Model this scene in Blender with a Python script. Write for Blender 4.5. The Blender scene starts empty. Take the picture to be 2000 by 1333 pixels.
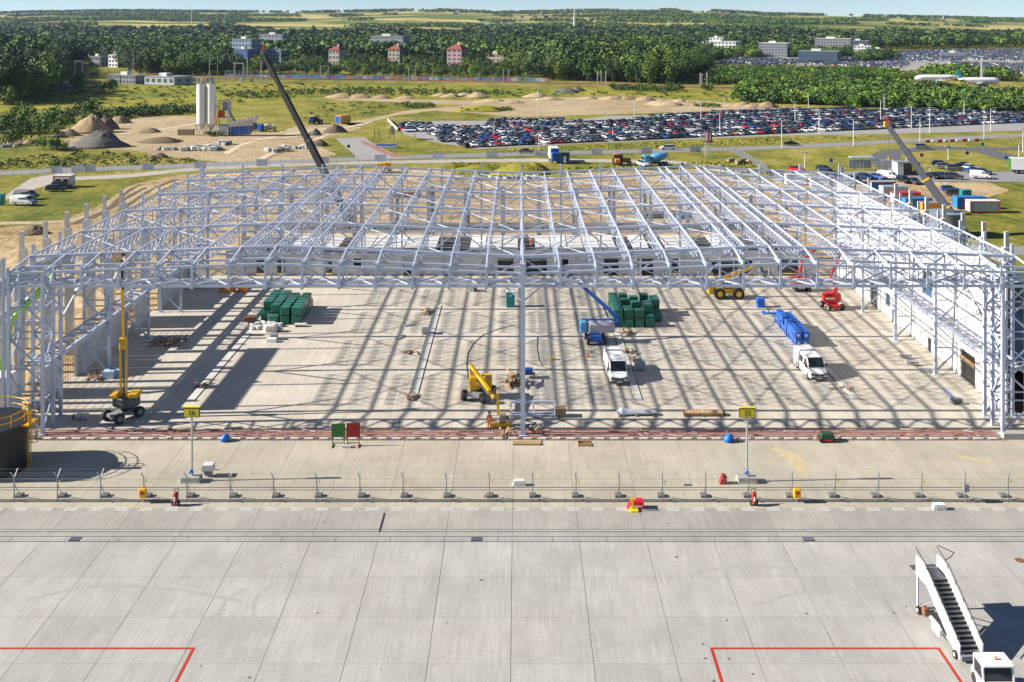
import bpy, math, random
import numpy as np
from mathutils import Vector, Matrix
R = math.radians
random.seed(7); rng = np.random.default_rng(7)
scene = bpy.context.scene
COL = scene.collection

# ---------------- camera, sky, sun, exposure ----------------
H, F, CX, YH = 38.77, 2080.0, 1013.0, 39.0       # eye height (m), focal length and vanishing point in photograph pixels
cam = bpy.data.cameras.new("camera"); co = bpy.data.objects.new("camera", cam); COL.objects.link(co)
co.location = (0, 0, H); co.rotation_euler = (R(90), 0, 0)
cam.sensor_width = 36; cam.lens = 36 * F / 2000
cam.shift_x = -13 / 2000; cam.shift_y = -(666.5 - YH) / 2000
cam.clip_start = 1; cam.clip_end = 30000
scene.camera = co
SUN_EL, SUN_AZ = 28.0, 183.0                      # direction towards the sun, degrees from +X
wd = bpy.data.worlds.new("World"); scene.world = wd; wd.use_nodes = True
wn = wd.node_tree; bg = wn.nodes["Background"]
sky = wn.nodes.new("ShaderNodeTexSky"); sky.sky_type = 'NISHITA'; sky.sun_disc = False
sky.sun_elevation = R(SUN_EL); sky.sun_rotation = R(90 - SUN_AZ)
sky.air_density = 0.5; sky.dust_density = 0.0; sky.ozone_density = 2.3
wn.links.new(sky.outputs[0], bg.inputs[0]); bg.inputs[1].default_value = 0.062
sl = bpy.data.lights.new("sun", 'SUN'); sl.energy = 5.0; sl.angle = R(0.5); sl.color = (1, 0.935, 0.83)
so = bpy.data.objects.new("sun", sl); COL.objects.link(so)
sd = Vector((math.cos(R(SUN_EL)) * math.cos(R(SUN_AZ)), math.cos(R(SUN_EL)) * math.sin(R(SUN_AZ)), math.sin(R(SUN_EL))))
so.rotation_euler = sd.to_track_quat('Z', 'Y').to_euler(); so.location = (-200, 0, 150)
scene.view_settings.view_transform = 'Standard'; scene.view_settings.look = 'None'
scene.view_settings.exposure = 0.95; scene.view_settings.gamma = 1
scene.render.engine = 'CYCLES'
cy = scene.cycles; cy.max_bounces = 5; cy.diffuse_bounces = 2; cy.glossy_bounces = 2; cy.transmission_bounces = 3
cy.volume_bounces = 0; cy.transparent_max_bounces = 6; cy.use_denoising = True; cy.caustics_reflective = False; cy.caustics_refractive = False

# ---------------- pixel <-> place ----------------
def G(x, y, z=0.0):
    D = (H - z) * F / (y - YH); return ((x - CX) * D / F, D)
def at(x, y, D):
    return Vector(((x - CX) * D / F, D, H - (y - YH) * D / F))
def px(X, Y, Z=0.0):
    return (CX + X * F / Y, YH + (H - Z) * F / Y)

# ---------------- materials ----------------
MATS = {}
def nodes(m):
    m.use_nodes = True; nt = m.node_tree; return nt, nt.nodes["Principled BSDF"]
def N(nt, t, **k):
    n = nt.nodes.new(t)
    for a, b in k.items(): setattr(n, a, b)
    return n
def mat(name, col, rough=0.6, metal=0.0, var=0.12, scale=1.5, rnd=0.0, bump=0.0, bscale=20.0, objcol=False, stretch=None, dirt=0.0, dirtcol=(.12, .1, .08)):
    if name in MATS: return MATS[name]
    m = bpy.data.materials.new(name); nt, b = nodes(m); L = nt.links.new
    b.inputs["Roughness"].default_value = rough; b.inputs["Metallic"].default_value = metal
    geo = N(nt, "ShaderNodeNewGeometry"); pos = geo.outputs["Position"]
    if stretch:
        mp = N(nt, "ShaderNodeMapping"); mp.inputs["Scale"].default_value = stretch; L(pos, mp.inputs[0]); spos = mp.outputs[0]
    else: spos = pos
    no = N(nt, "ShaderNodeTexNoise"); no.inputs["Scale"].default_value = scale; no.inputs["Detail"].default_value = 6; no.inputs["Roughness"].default_value = .65; L(spos, no.inputs["Vector"])
    mr = N(nt, "ShaderNodeMapRange"); mr.inputs[1].default_value = .25; mr.inputs[2].default_value = .75
    mr.inputs[3].default_value = 1 - var; mr.inputs[4].default_value = 1 + var; L(no.outputs[0], mr.inputs[0])
    fac = mr.outputs[0]
    if rnd:
        oi = N(nt, "ShaderNodeObjectInfo"); m2 = N(nt, "ShaderNodeMapRange"); m2.inputs[3].default_value = 1 - rnd; m2.inputs[4].default_value = 1 + rnd
        L(oi.outputs["Random"], m2.inputs[0]); mm = N(nt, "ShaderNodeMath", operation='MULTIPLY'); L(fac, mm.inputs[0]); L(m2.outputs[0], mm.inputs[1]); fac = mm.outputs[0]
    vm = N(nt, "ShaderNodeVectorMath", operation='SCALE')
    if objcol:
        oi = N(nt, "ShaderNodeObjectInfo"); L(oi.outputs["Color"], vm.inputs[0])
    else: vm.inputs[0].default_value = col[:3]
    L(fac, vm.inputs["Scale"]); out = vm.outputs[0]
    if dirt:
        n2 = N(nt, "ShaderNodeTexNoise"); n2.inputs["Scale"].default_value = .35; n2.inputs["Detail"].default_value = 8; L(pos, n2.inputs["Vector"])
        m3 = N(nt, "ShaderNodeMapRange"); m3.inputs[1].default_value = .5; m3.inputs[2].default_value = .72; m3.inputs[4].default_value = dirt; L(n2.outputs[0], m3.inputs[0])
        mx = N(nt, "ShaderNodeMix", data_type='RGBA'); L(m3.outputs[0], mx.inputs["Factor"]); L(out, mx.inputs["A"]); mx.inputs["B"].default_value = (*dirtcol, 1); out = mx.outputs["Result"]
    L(out, b.inputs["Base Color"])
    if bump:
        nb = N(nt, "ShaderNodeTexNoise"); nb.inputs["Scale"].default_value = bscale; nb.inputs["Detail"].default_value = 5; L(pos, nb.inputs["Vector"])
        bp = N(nt, "ShaderNodeBump"); bp.inputs["Strength"].default_value = bump; bp.inputs["Distance"].default_value = .05; L(nb.outputs[0], bp.inputs["Height"]); L(bp.outputs[0], b.inputs["Normal"])
    MATS[name] = m; return m
def ramp_mat(name, stops, scales, rough=.9, stretch=(1, 1, 1), weights=None, bump=0.0, bscale=2.0, contrast=(.3, .7)):
    """blend several octaves of world-space noise into a colour ramp (soil, grass, sand)"""
    m = bpy.data.materials.new(name); nt, b = nodes(m); L = nt.links.new; b.inputs["Roughness"].default_value = rough
    b.inputs["Specular IOR Level"].default_value = .15
    geo = N(nt, "ShaderNodeNewGeometry"); mp = N(nt, "ShaderNodeMapping"); mp.inputs["Scale"].default_value = stretch; L(geo.outputs["Position"], mp.inputs[0])
    acc = None; weights = weights or [1 / len(scales)] * len(scales)
    for s, w in zip(scales, weights):
        no = N(nt, "ShaderNodeTexNoise"); no.inputs["Scale"].default_value = s; no.inputs["Detail"].default_value = 5; no.inputs["Roughness"].default_value = .6; L(mp.outputs[0], no.inputs["Vector"])
        ma = N(nt, "ShaderNodeMath", operation='MULTIPLY'); ma.inputs[1].default_value = w; L(no.outputs[0], ma.inputs[0])
        if acc is None: acc = ma.outputs[0]
        else:
            ad = N(nt, "ShaderNodeMath", operation='ADD'); L(acc, ad.inputs[0]); L(ma.outputs[0], ad.inputs[1]); acc = ad.outputs[0]
    mr = N(nt, "ShaderNodeMapRange"); mr.inputs[1].default_value = contrast[0]; mr.inputs[2].default_value = contrast[1]; L(acc, mr.inputs[0])
    cr = N(nt, "ShaderNodeValToRGB"); el = cr.color_ramp.elements
    while len(el) < len(stops): el.new(.5)
    for e, (p, c) in zip(el, stops): e.position = p; e.color = (*c, 1)
    L(mr.outputs[0], cr.inputs[0]); L(cr.outputs[0], b.inputs["Base Color"])
    if bump:
        nb = N(nt, "ShaderNodeTexNoise"); nb.inputs["Scale"].default_value = bscale; nb.inputs["Detail"].default_value = 6; L(geo.outputs["Position"], nb.inputs["Vector"])
        bp = N(nt, "ShaderNodeBump"); bp.inputs["Strength"].default_value = bump; bp.inputs["Distance"].default_value = .4; L(nb.outputs[0], bp.inputs["Height"]); L(bp.outputs[0], b.inputs["Normal"])
    MATS[name] = m; return m
def slab_mat(name, col, tint, streak=(9, .25, 1)):
    """broom-finished concrete: streaks along Y, large stains, each slab slightly different"""
    m = bpy.data.materials.new(name); nt, b = nodes(m); L = nt.links.new; b.inputs["Roughness"].default_value = .85; b.inputs["Specular IOR Level"].default_value = .2
    geo = N(nt, "ShaderNodeNewGeometry"); oi = N(nt, "ShaderNodeObjectInfo")
    def noise(sc, st, lo, hi, det=5):
        mp = N(nt, "ShaderNodeMapping"); mp.inputs["Scale"].default_value = st; L(geo.outputs["Position"], mp.inputs[0])
        no = N(nt, "ShaderNodeTexNoise"); no.inputs["Scale"].default_value = sc; no.inputs["Detail"].default_value = det; no.inputs["Roughness"].default_value = .7; L(mp.outputs[0], no.inputs["Vector"])
        r = N(nt, "ShaderNodeMapRange"); r.inputs[1].default_value = .3; r.inputs[2].default_value = .7; r.inputs[3].default_value = lo; r.inputs[4].default_value = hi; L(no.outputs[0], r.inputs[0]); return r.outputs[0]
    def mul(a, c):
        x = N(nt, "ShaderNodeMath", operation='MULTIPLY'); L(a, x.inputs[0]); L(c, x.inputs[1]); return x.outputs[0]
    f = mul(noise(1, streak, .84, 1.1), noise(.16, (1, 1, 1), .86, 1.1))
    f = mul(f, noise(3.0, (1, 1, 1), .95, 1.05, 8)); f = mul(f, noise(.5, (1.6, .35, 1), .9, 1.06))
    r = N(nt, "ShaderNodeMapRange"); r.inputs[3].default_value = .95; r.inputs[4].default_value = 1.05; L(oi.outputs["Random"], r.inputs[0]); f = mul(f, r.outputs[0])
    mx = N(nt, "ShaderNodeMix", data_type='RGBA'); mx.inputs["A"].default_value = (*col, 1); mx.inputs["B"].default_value = (*tint, 1); L(noise(.07, (1, 1, 1), 0, 1), mx.inputs["Factor"])
    vm = N(nt, "ShaderNodeVectorMath", operation='SCALE'); L(mx.outputs["Result"], vm.inputs[0]); L(f, vm.inputs["Scale"]); L(vm.outputs[0], b.inputs["Base Color"])
    MATS[name] = m; return m

# ---------------- mesh building ----------------
class MB:
    def __init__(s): s.v = []; s.f = []; s.m = []
    def add(s, vs, fs, m=0):
        o = len(s.v); s.v += [tuple(v) for v in vs]; s.f += [tuple(i + o for i in f) for f in fs]; s.m += [m] * len(fs); return s
    def bx(s, x0, x1, y0, y1, z0, z1, m=0):
        return s.add([(x0, y0, z0), (x1, y0, z0), (x1, y1, z0), (x0, y1, z0), (x0, y0, z1), (x1, y0, z1), (x1, y1, z1), (x0, y1, z1)],
                     [(0, 3, 2, 1), (4, 5, 6, 7), (0, 1, 5, 4), (1, 2, 6, 5), (2, 3, 7, 6), (3, 0, 4, 7)], m)
    def box(s, c, d, m=0, rz=0.0, rx=0.0):
        M_ = Matrix.Rotation(rz, 3, 'Z') @ Matrix.Rotation(rx, 3, 'X'); c = Vector(c); h = [x / 2 for x in d]
        vs = [c + M_ @ Vector((a * h[0], b * h[1], e * h[2])) for e in (-1, 1) for a, b in ((-1, -1), (1, -1), (1, 1), (-1, 1))]
        return s.add(vs, [(0, 3, 2, 1), (4, 5, 6, 7), (0, 1, 5, 4), (1, 2, 6, 5), (2, 3, 7, 6), (3, 0, 4, 7)], m)
    def cbox(s, x0, x1, y0, y1, z0, z1, c=.05, m=0):
        """box with chamfered vertical and top edges"""
        def ring(d, z): return [(x0 + d + k, y0 + d, z) for k in (c,)] + [(x1 - d - c, y0 + d, z), (x1 - d, y0 + d + c, z), (x1 - d, y1 - d - c, z), (x1 - d - c, y1 - d, z), (x0 + d + c, y1 - d, z), (x0 + d, y1 - d - c, z), (x0 + d, y0 + d + c, z)]
        return s.loft([ring(0, z0), ring(0, z1 - c), ring(c * .8, z1)], m)
    def loft(s, rings, m=0, cap=True, close=True):
        o = len(s.v); n = len(rings[0])
        for r in rings: s.v += [tuple(p) for p in r]
        for i in range(len(rings) - 1):
            for j in range(n if close else n - 1):
                k = (j + 1) % n; s.f.append((o + i * n + j, o + i * n + k, o + (i + 1) * n + k, o + (i + 1) * n + j)); s.m.append(m)
        if cap:
            s.f.append(tuple(o + j for j in range(n))[::-1]); s.f.append(tuple(o + (len(rings) - 1) * n + j for j in range(n))); s.m += [m, m]
        return s
    def frame(s, a, b):
        a, b = Vector(a), Vector(b); d = (b - a)
        if d.length < 1e-6: d = Vector((0, 0, 1))
        d.normalize(); up = Vector((0, 0, 1)) if abs(d.z) < .95 else Vector((0, 1, 0))
        x = d.cross(up).normalized(); return a, b, x, x.cross(d).normalized()
    def bar(s, a, b, w, h=None, m=0):
        h = h or w; a, b, x, y = s.frame(a, b)
        r = lambda p: [p - x * w / 2 - y * h / 2, p + x * w / 2 - y * h / 2, p + x * w / 2 + y * h / 2, p - x * w / 2 + y * h / 2]
        return s.loft([r(a), r(b)], m)
    def tube(s, a, b, r, n=8, r2=None, m=0):
        r2 = r if r2 is None else r2; a, b, x, y = s.frame(a, b)
        c = lambda p, q: [p + (x * math.cos(t) + y * math.sin(t)) * q for t in [2 * math.pi * i / n for i in range(n)]]
        return s.loft([c(a, r), c(b, r2)], m)
    def path(s, pts, r, n=6, m=0):
        for a, b in zip(pts[:-1], pts[1:]): s.tube(a, b, r, n, m=m)
        return s
    def prism(s, poly, axis, t0, t1, m=0):
        """2D polygon extruded along axis: 'x' poly=(y,z), 'y' poly=(x,z), 'z' poly=(x,y)"""
        P = {'x': lambda p, t: (t, p[0], p[1]), 'y': lambda p, t: (p[0], t, p[1]), 'z': lambda p, t: (p[0], p[1], t)}[axis]
        n = len(poly); return s.add([P(p, t0) for p in poly] + [P(p, t1) for p in poly],
                                    [tuple(range(n))[::-1], tuple(range(n, 2 * n))] + [(i, (i + 1) % n, n + (i + 1) % n, n + i) for i in range(n)], m)
    def xf(s, M_):
        s.v = [tuple(M_ @ Vector(v)) for v in s.v]; return s
    def merge(s, o):
        k = len(s.v); s.v += o.v; s.f += [tuple(i + k for i in f) for f in o.f]; s.m += o.m; return s
    def mesh(s, name, mats, smooth=False):
        me = bpy.data.meshes.new(name); me.from_pydata(s.v, [], s.f)
        for mm in (mats if isinstance(mats, (list, tuple)) else [mats]): me.materials.append(mm)
        if any(s.m): me.polygons.foreach_set("material_index", s.m)
        if smooth: me.polygons.foreach_set("use_smooth", [True] * len(s.f))
        me.update(); return me
    def build(s, name, mats, parent=None, loc=None, smooth=False, label=None):
        o = link(name, s.mesh(name, mats, smooth), parent, loc)
        if label: o['label'] = label
        return o
def link(name, me, parent=None, loc=None, rz=None):
    o = bpy.data.objects.new(name, me); COL.objects.link(o)
    if parent: o.parent = parent
    if loc is not None: o.location = loc
    if rz is not None: o.rotation_euler = (0, 0, rz)
    return o
def tag(o, label, cat, group=None):
    o['label'] = label; o['category'] = cat
    if group: o['group'] = group
    return o
def thing(name, label, cat, loc=(0, 0, 0), rz=0.0, group=None):
    o = link(name, None, None, loc, rz); o.empty_display_size = .5; return tag(o, label, cat, group)
KIDS = {}
def copy_tree(o, loc=None, rz=None, parent=None, label=None, color=None):
    c = o.copy(); COL.objects.link(c)
    if parent: c.parent = parent
    if loc is not None: c.location = loc
    if rz is not None: c.rotation_euler = (0, 0, rz)
    if label: c['label'] = label
    if color: c.color = color
    for ch in list(o.children): copy_tree(ch, parent=c, color=color)
    return c
def structure(o): o['kind'] = 'structure'; return o
def stuff(o): o['kind'] = 'stuff'; return o
ONES = "zeroth first second third fourth fifth sixth seventh eighth ninth tenth eleventh twelfth thirteenth fourteenth fifteenth sixteenth seventeenth eighteenth nineteenth".split()
TENS = {2: "twent", 3: "thirt", 4: "fort", 5: "fift", 6: "sixt", 7: "sevent", 8: "eight", 9: "ninet"}
def nth(n):
    if n < 20: return ONES[n]
    if n >= 100: return "hundredth" if n == 100 else "hundred-and-" + nth(n - 100)
    t, u = divmod(n, 10); return TENS[t] + ("ieth" if u == 0 else "y-" + ONES[u])
def inpoly(poly, X, Y):
    ins = np.zeros(X.shape, bool); n = len(poly)
    for i in range(n):
        x1, y1 = poly[i]; x2, y2 = poly[(i + 1) % n]
        if y1 == y2: continue
        ins ^= ((y1 > Y) != (y2 > Y)) & (X < (x2 - x1) * (Y - y1) / (y2 - y1) + x1)
    return ins
# ---------------- palette ----------------
steel = mat("galvanised_steel", (.47, .52, .645), .45, .0, .08, 3, rnd=.05)
steel_d = mat("steel_dark", (.22, .24, .27), .5, .0, .12, 3)
zinc = mat("zinc", (.52, .54, .56), .4, .6, .1, 4)
conc = mat("concrete_grey", (.40, .39, .37), .9, 0, .14, 1.2, rnd=.06, dirt=.35, dirtcol=(.22, .2, .17))
conc_l = mat("concrete_light", (.56, .55, .52), .9, 0, .1, 1.2, rnd=.05, dirt=.25, dirtcol=(.35, .32, .28))
white = mat("white_paint", (.80, .80, .79), .35, 0, .05, 2)
whitewall = mat("white_panel", (.80, .79, .76), .8, 0, .06, 1.5, rnd=.03, dirt=.2, dirtcol=(.55, .5, .42))
offwhite = mat("offwhite", (.62, .61, .58), .7, 0, .1, 2, rnd=.06)
black = mat("black_rubber", (.025, .025, .027), .75, 0, .2, 3)
blackp = mat("black_paint", (.02, .021, .024), .35, 0, .15, 2, rnd=.1)
dkgrey = mat("dark_grey", (.09, .095, .105), .5, 0, .15, 3)
midgrey = mat("mid_grey", (.25, .26, .28), .5, 0, .12, 3, rnd=.1)
yellow = mat("machine_yellow", (.72, .40, .01), .35, 0, .1, 2, dirt=.25, dirtcol=(.3, .2, .05))
signyel = mat("sign_yellow", (.80, .66, .02), .45, 0, .05, 2)
orange = mat("orange_paint", (.75, .22, .02), .45, 0, .1, 2)
red = mat("red_paint", (.58, .02, .02), .35, 0, .1, 2)
redline = mat("red_marking", (.44, .030, .012), .8, 0, .18, 2.5)
blue = mat("blue_paint", (.02, .11, .46), .35, 0, .1, 2)
blue_l = mat("light_blue", (.10, .35, .62), .4, 0, .12, 2)
bluewrap = mat("blue_film", (.02, .14, .62), .25, 0, .22, 5, rnd=.15, bump=.6, bscale=9)
greenwrap = mat("green_film", (.012, .13, .085), .3, 0, .3, 5, rnd=.25, bump=.7, bscale=9)
teal = mat("teal_plastic", (.0, .22, .22), .4, 0, .08, 2)
green = mat("green_board", (.03, .15, .02), .6, 0, .2, 3)
redboard = mat("red_board", (.32, .008, .012), .6, 0, .2, 3)
wood = mat("timber", (.50, .33, .17), .8, 0, .25, 3, rnd=.2)
wood_d = mat("timber_weathered", (.26, .2, .13), .9, 0, .25, 3, rnd=.2)
rust = mat("rust", (.22, .09, .045), .85, 0, .3, 4)
glass = mat("dark_glass", (.015, .022, .03), .06, 0, .1, 2)
bluglass = mat("blue_glass", (.05, .12, .24), .12, 0, .15, 1)
carpaint = mat("car_paint", (1, 1, 1), .28, 0, .03, 2, objcol=True)
solidcol = mat("solid_colour", (1, 1, 1), .55, 0, .08, 2, objcol=True, rnd=.04)
tile = mat("red_roof", (.26, .07, .05), .85, 0, .2, .6)
hivis = mat("hivis_orange", (.9, .17, .02), .6, 0, .1, 6)
skin = mat("skin", (.45, .27, .19), .6)
tarp = mat("blue_tarp", (.01, .16, .60), .45, 0, .2, 5)
ins = mat("pale_blue_insulation", (.45, .60, .80), .7, 0, .1, 4)
foil = mat("clear_film", (.62, .65, .72), .2, .3, .2, 6, bump=.8, bscale=8)
curb = mat("kerb_stone", (.5, .49, .46), .9)
asphalt = mat("asphalt", (.115, .115, .12), .9, 0, .14, .25)
asphalt_l = mat("asphalt_worn", (.25, .25, .255), .9, 0, .12, .25)
asphalt_g = mat("paving_grey", (.32, .31, .30), .9, 0, .1, .4)
redpave = mat("red_paving", (.36, .15, .11), .9, 0, .12, .6)
gravel = mat("gravel_track", (.42, .38, .33), .95, 0, .2, .35)
linew = mat("white_marking", (.72, .72, .70), .8, 0, .15, 3)
lineb = mat("black_marking", (.035, .035, .037), .8, 0, .2, 3)
leafmats = [mat("leaf_dark", (.030, .066, .012), .75, 0, .45, .12, rnd=.25), mat("leaf_mid", (.055, .12, .012), .75, 0, .45, .12, rnd=.25),
            mat("leaf_pale", (.12, .185, .016), .75, 0, .4, .12, rnd=.25), mat("leaf_pine", (.024, .048, .016), .75, 0, .45, .12, rnd=.25)]
bark = mat("bark", (.10, .075, .055), .9, 0, .3, 2)
pgrass = ramp_mat("grass", [(0, (.065, .095, .018)), (.3, (.15, .16, .024)), (.6, (.26, .235, .042)), (1, (.43, .34, .12))], [.012, .09, .6], stretch=(1, .6, 1), weights=[.35, .35, .3], contrast=(.38, .62), bump=.5, bscale=.8)
pmead = ramp_mat("meadow", [(0, (.05, .09, .014)), (.25, (.13, .16, .018)), (.55, (.26, .245, .03)), (.8, (.34, .30, .055)), (1, (.47, .38, .17))], [.02, .12, .9], stretch=(1, .5, 1), weights=[.35, .35, .3], contrast=(.37, .63), bump=.5, bscale=.8)
psand = ramp_mat("sand", [(0, (.19, .13, .075)), (.3, (.34, .25, .14)), (.6, (.47, .37, .23)), (1, (.58, .49, .34))], [.03, .18, 1.1], weights=[.35, .35, .3], bump=.8, bscale=.7)
pyard = ramp_mat("yard_soil", [(0, (.09, .12, .02)), (.22, (.17, .14, .05)), (.32, (.30, .21, .10)), (.55, (.48, .36, .20)), (1, (.60, .49, .32))], [.05, .25, 1.3], weights=[.4, .35, .25], bump=1, bscale=.6)
phill = ramp_mat("hill_fields", [(0, (.05, .095, .02)), (.3, (.12, .16, .03)), (.5, (.23, .24, .045)), (.62, (.42, .36, .12)), (1, (.54, .44, .19))], [1, 2.6], stretch=(.0016, .0045, 0), weights=[.7, .3], contrast=(.40, .60))
pdark = ramp_mat("gravel_heap", [(0, (.10, .095, .09)), (1, (.22, .2, .185))], [.5, 2.5], bump=.8, bscale=2)
pheap = ramp_mat("sand_heap", [(0, (.26, .18, .10)), (1, (.46, .36, .23))], [.4, 2.5], bump=.8, bscale=2)
pbrown = ramp_mat("earth_heap", [(0, (.12, .09, .065)), (1, (.25, .19, .13))], [.4, 2.5], bump=.8, bscale=2)
pballast = ramp_mat("ballast", [(0, (.14, .09, .075)), (1, (.26, .17, .14))], [.2, 2])
pslab = slab_mat("apron_concrete", (.44, .432, .415), (.445, .425, .39))
pslab2 = slab_mat("apron_concrete_warm", (.48, .445, .36), (.46, .415, .33))
pslab3 = slab_mat("apron_concrete_worn", (.40, .385, .35), (.36, .345, .315))
pfloor = slab_mat("hall_floor_concrete", (.53, .475, .385), (.54, .50, .44), (3, .12, 1))
pjoint = mat("joint_fill", (.10, .098, .093), .95)
pjoint2 = mat("joint_fill_pale", (.20, .195, .185), .95)

# ---------------- ground, fields, roads ----------------
def sheet(name, poly, m, z, kind='structure', ragged=0.0, step=3.0):
    """flat polygon lying on the ground (world x,y points), with an optional ragged edge"""
    pts = []
    n = len(poly)
    for i in range(n):
        a, b = Vector(poly[i]), Vector(poly[(i + 1) % n]); k = max(1, int((b - a).length / step)) if ragged else 1
        for j in range(min(k, 60)):
            p = a.lerp(b, j / min(k, 60))
            if ragged: p = p + Vector((random.uniform(-1, 1), random.uniform(-1, 1))) * ragged
            pts.append((p.x, p.y, z))
    me = bpy.data.meshes.new(name); me.from_pydata(pts, [], [tuple(range(len(pts)))]); me.materials.append(m); me.update()
    # tessellate concave outlines properly
    import bmesh
    bm = bmesh.new(); bm.from_mesh(me); bmesh.ops.triangulate(bm, faces=bm.faces[:], ngon_method='EAR_CLIP')
    for f in bm.faces:
        if f.normal.z < 0: f.normal_flip()
    bm.to_mesh(me); bm.free()
    o = link(name, me)
    if kind: o['kind'] = kind
    return o
def zone(name, pp, m, z, ragged=0.0): return sheet(name, [G(*p) for p in pp], m, z, ragged=ragged)
def smooth_line(pts, n=6):
    out = []
    P = [Vector(p) for p in pts]; P = [P[0] * 2 - P[1]] + P + [P[-1] * 2 - P[-2]]
    for i in range(1, len(P) - 2):
        for j in range(n):
            t = j / n; a, b, c, d = P[i - 1:i + 3]
            out.append(.5 * ((2 * b) + (c - a) * t + (2 * a - 5 * b + 4 * c - d) * t * t + (3 * b - a - 3 * c + d) * t ** 3))
    out.append(P[-2]); return out
def ribbon(name, wp, w, m, z, wob=0.0):
    L = smooth_line(wp); mb = MB(); vs = []
    for i, p in enumerate(L):
        d = (L[min(i + 1, len(L) - 1)] - L[max(i - 1, 0)]).normalized(); nrm = Vector((-d.y, d.x)) * (w / 2 * (1 + random.uniform(-wob, wob)))
        vs += [(p.x + nrm.x, p.y + nrm.y, z), (p.x - nrm.x, p.y - nrm.y, z)]
    mb.add(vs, [(2 * i, 2 * i + 1, 2 * i + 3, 2 * i + 2) for i in range(len(L) - 1)])
    return structure(mb.build(name, m))
structure(MB().add([(-7600, -150, -.12), (7600, -150, -.12), (7600, 7600, -.12), (-7600, 7600, -.12)], [(0, 1, 2, 3)]).build("ground", pgrass))
zone("yard_soil", [(-900, 846), (-500, 640), (-250, 470), (-40, 447), (110, 436), (190, 404), (255, 362), (335, 343), (480, 336), (640, 330), (860, 327), (900, 345), (1000, 353), (1080, 350), (1150, 336), (1360, 330), (1430, 346), (1500, 352), (1640, 360), (1700, 354), (1930, 356), (1975, 372), (1890, 395), (1870, 425), (1830, 450), (1810, 470), (2080, 640), (2300, 846)], pyard, -.1, .5)
zone("meadow", [(-300, 205), (120, 176), (300, 168), (560, 164), (900, 168), (1010, 176), (1100, 172), (1440, 180), (1440, 200), (1150, 188), (900, 194), (640, 190), (500, 200), (380, 222), (200, 230), (100, 260), (-300, 260)], pmead, -.1, 2)
zone("sandy_ground", [(700, 247), (770, 226), (850, 216), (930, 221), (1000, 229), (1200, 223), (1400, 217), (1500, 215), (1560, 213), (1500, 204), (1380, 198), (1250, 190), (1150, 189), (1050, 192), (900, 196), (760, 193), (660, 190), (640, 194), (760, 199), (850, 203), (905, 206), (860, 210), (800, 215), (720, 232), (660, 240)], psand, -.09, 1.2)
zone("plant_yard", [(110, 288), (140, 262), (215, 234), (290, 228), (385, 227), (440, 256), (540, 258), (580, 246), (690, 241), (705, 250), (640, 270), (610, 276), (655, 300), (640, 314), (540, 320), (420, 316), (330, 306), (250, 293)], psand, -.09, .8)
for i, pts in enumerate([[(470, 272), (560, 268), (640, 255), (720, 240)], [(500, 318), (530, 300), (600, 280), (640, 262)], [(440, 300), (480, 280), (540, 266), (640, 250)], [(230, 262), (330, 250), (390, 240)]]): ribbon("yard_track", [G(*p) for p in pts], 1.6, mat("track_soil", (.62, .52, .38), .95, 0, .25, .5), -.084 + .001 * i, .4)
for i, pts in enumerate([[(474, 275), (564, 271), (644, 258)], [(510, 319), (541, 301), (611, 281)]]): ribbon("yard_track", [G(*p) for p in pts], 1.0, mat("track_dark", (.24, .18, .12), .95, 0, .3, .5), -.079 + .001 * i, .5)
zone("hardstanding", [(-260, 420), (0, 388), (60, 348), (110, 338), (140, 336), (150, 348), (120, 352), (60, 372), (-20, 402), (-260, 445)], gravel, -.088, .3)
ribbon("sand_track", [G(*p) for p in [(105, 350), (250, 343), (400, 329), (700, 318), (1000, 313), (1200, 314), (1330, 318), (1450, 336)]], 6.5, gravel, -.085, .12)
ribbon("sand_path", [G(*p) for p in [(-300, 450), (0, 436), (90, 434), (170, 424), (240, 392), (290, 362)]], 3.4, psand, -.085, .15)
ribbon("road", [G(*p) for p in [(-420, 352), (0, 338), (150, 331), (400, 322), (700, 310), (1000, 301), (1300, 294), (1450, 290), (1600, 284), (1750, 276), (2000, 264), (2300, 254)]], 8.0, asphalt_l, -.08)
zone("lot_surface", [(935, 291), (862, 280), (790, 263), (775, 245), (850, 236), (1100, 236), (1200, 226), (1480, 226), (1520, 215), (1700, 214), (2150, 221), (2150, 251), (1850, 259), (1500, 266), (1150, 280)], asphalt_g, -.082)
zone("entry_road", [(655, 270), (712, 268), (735, 285), (775, 302), (790, 309), (700, 312), (692, 302)], asphalt_g, -.078)
zone("cycle_path", [(702, 276), (712, 275), (738, 288), (765, 299), (800, 305), (770, 307), (738, 295)], redpave, -.075)
zone("visitor_parking", [(1540, 336), (1700, 334), (1790, 335), (1985, 335), (2150, 341), (2150, 354), (1980, 355), (1700, 353), (1540, 349)], asphalt_l, -.082)
ribbon("loop_road", [G(*p) for p in [(1760, 336), (1728, 314), (1740, 298), (1795, 291), (1870, 289), (1930, 297), (1985, 312), (2080, 335)]], 8.0, asphalt, -.077)
ribbon("side_road", [G(*p) for p in [(1830, 290), (1930, 290), (2060, 289)]], 6.0, asphalt, -.074)
ribbon("service_road", [G(*p) for p in [(1800, 500), (1900, 491), (2000, 489), (2300, 486)]], 7.0, asphalt_l, -.08)
ribbon("railway_bed", [G(*p) for p in [(-500, 128), (140, 143), (400, 152), (560, 155), (800, 157), (1000, 161), (1200, 165), (1450, 172), (1750, 168), (2100, 176)]], 14, pballast, -.08)
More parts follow.
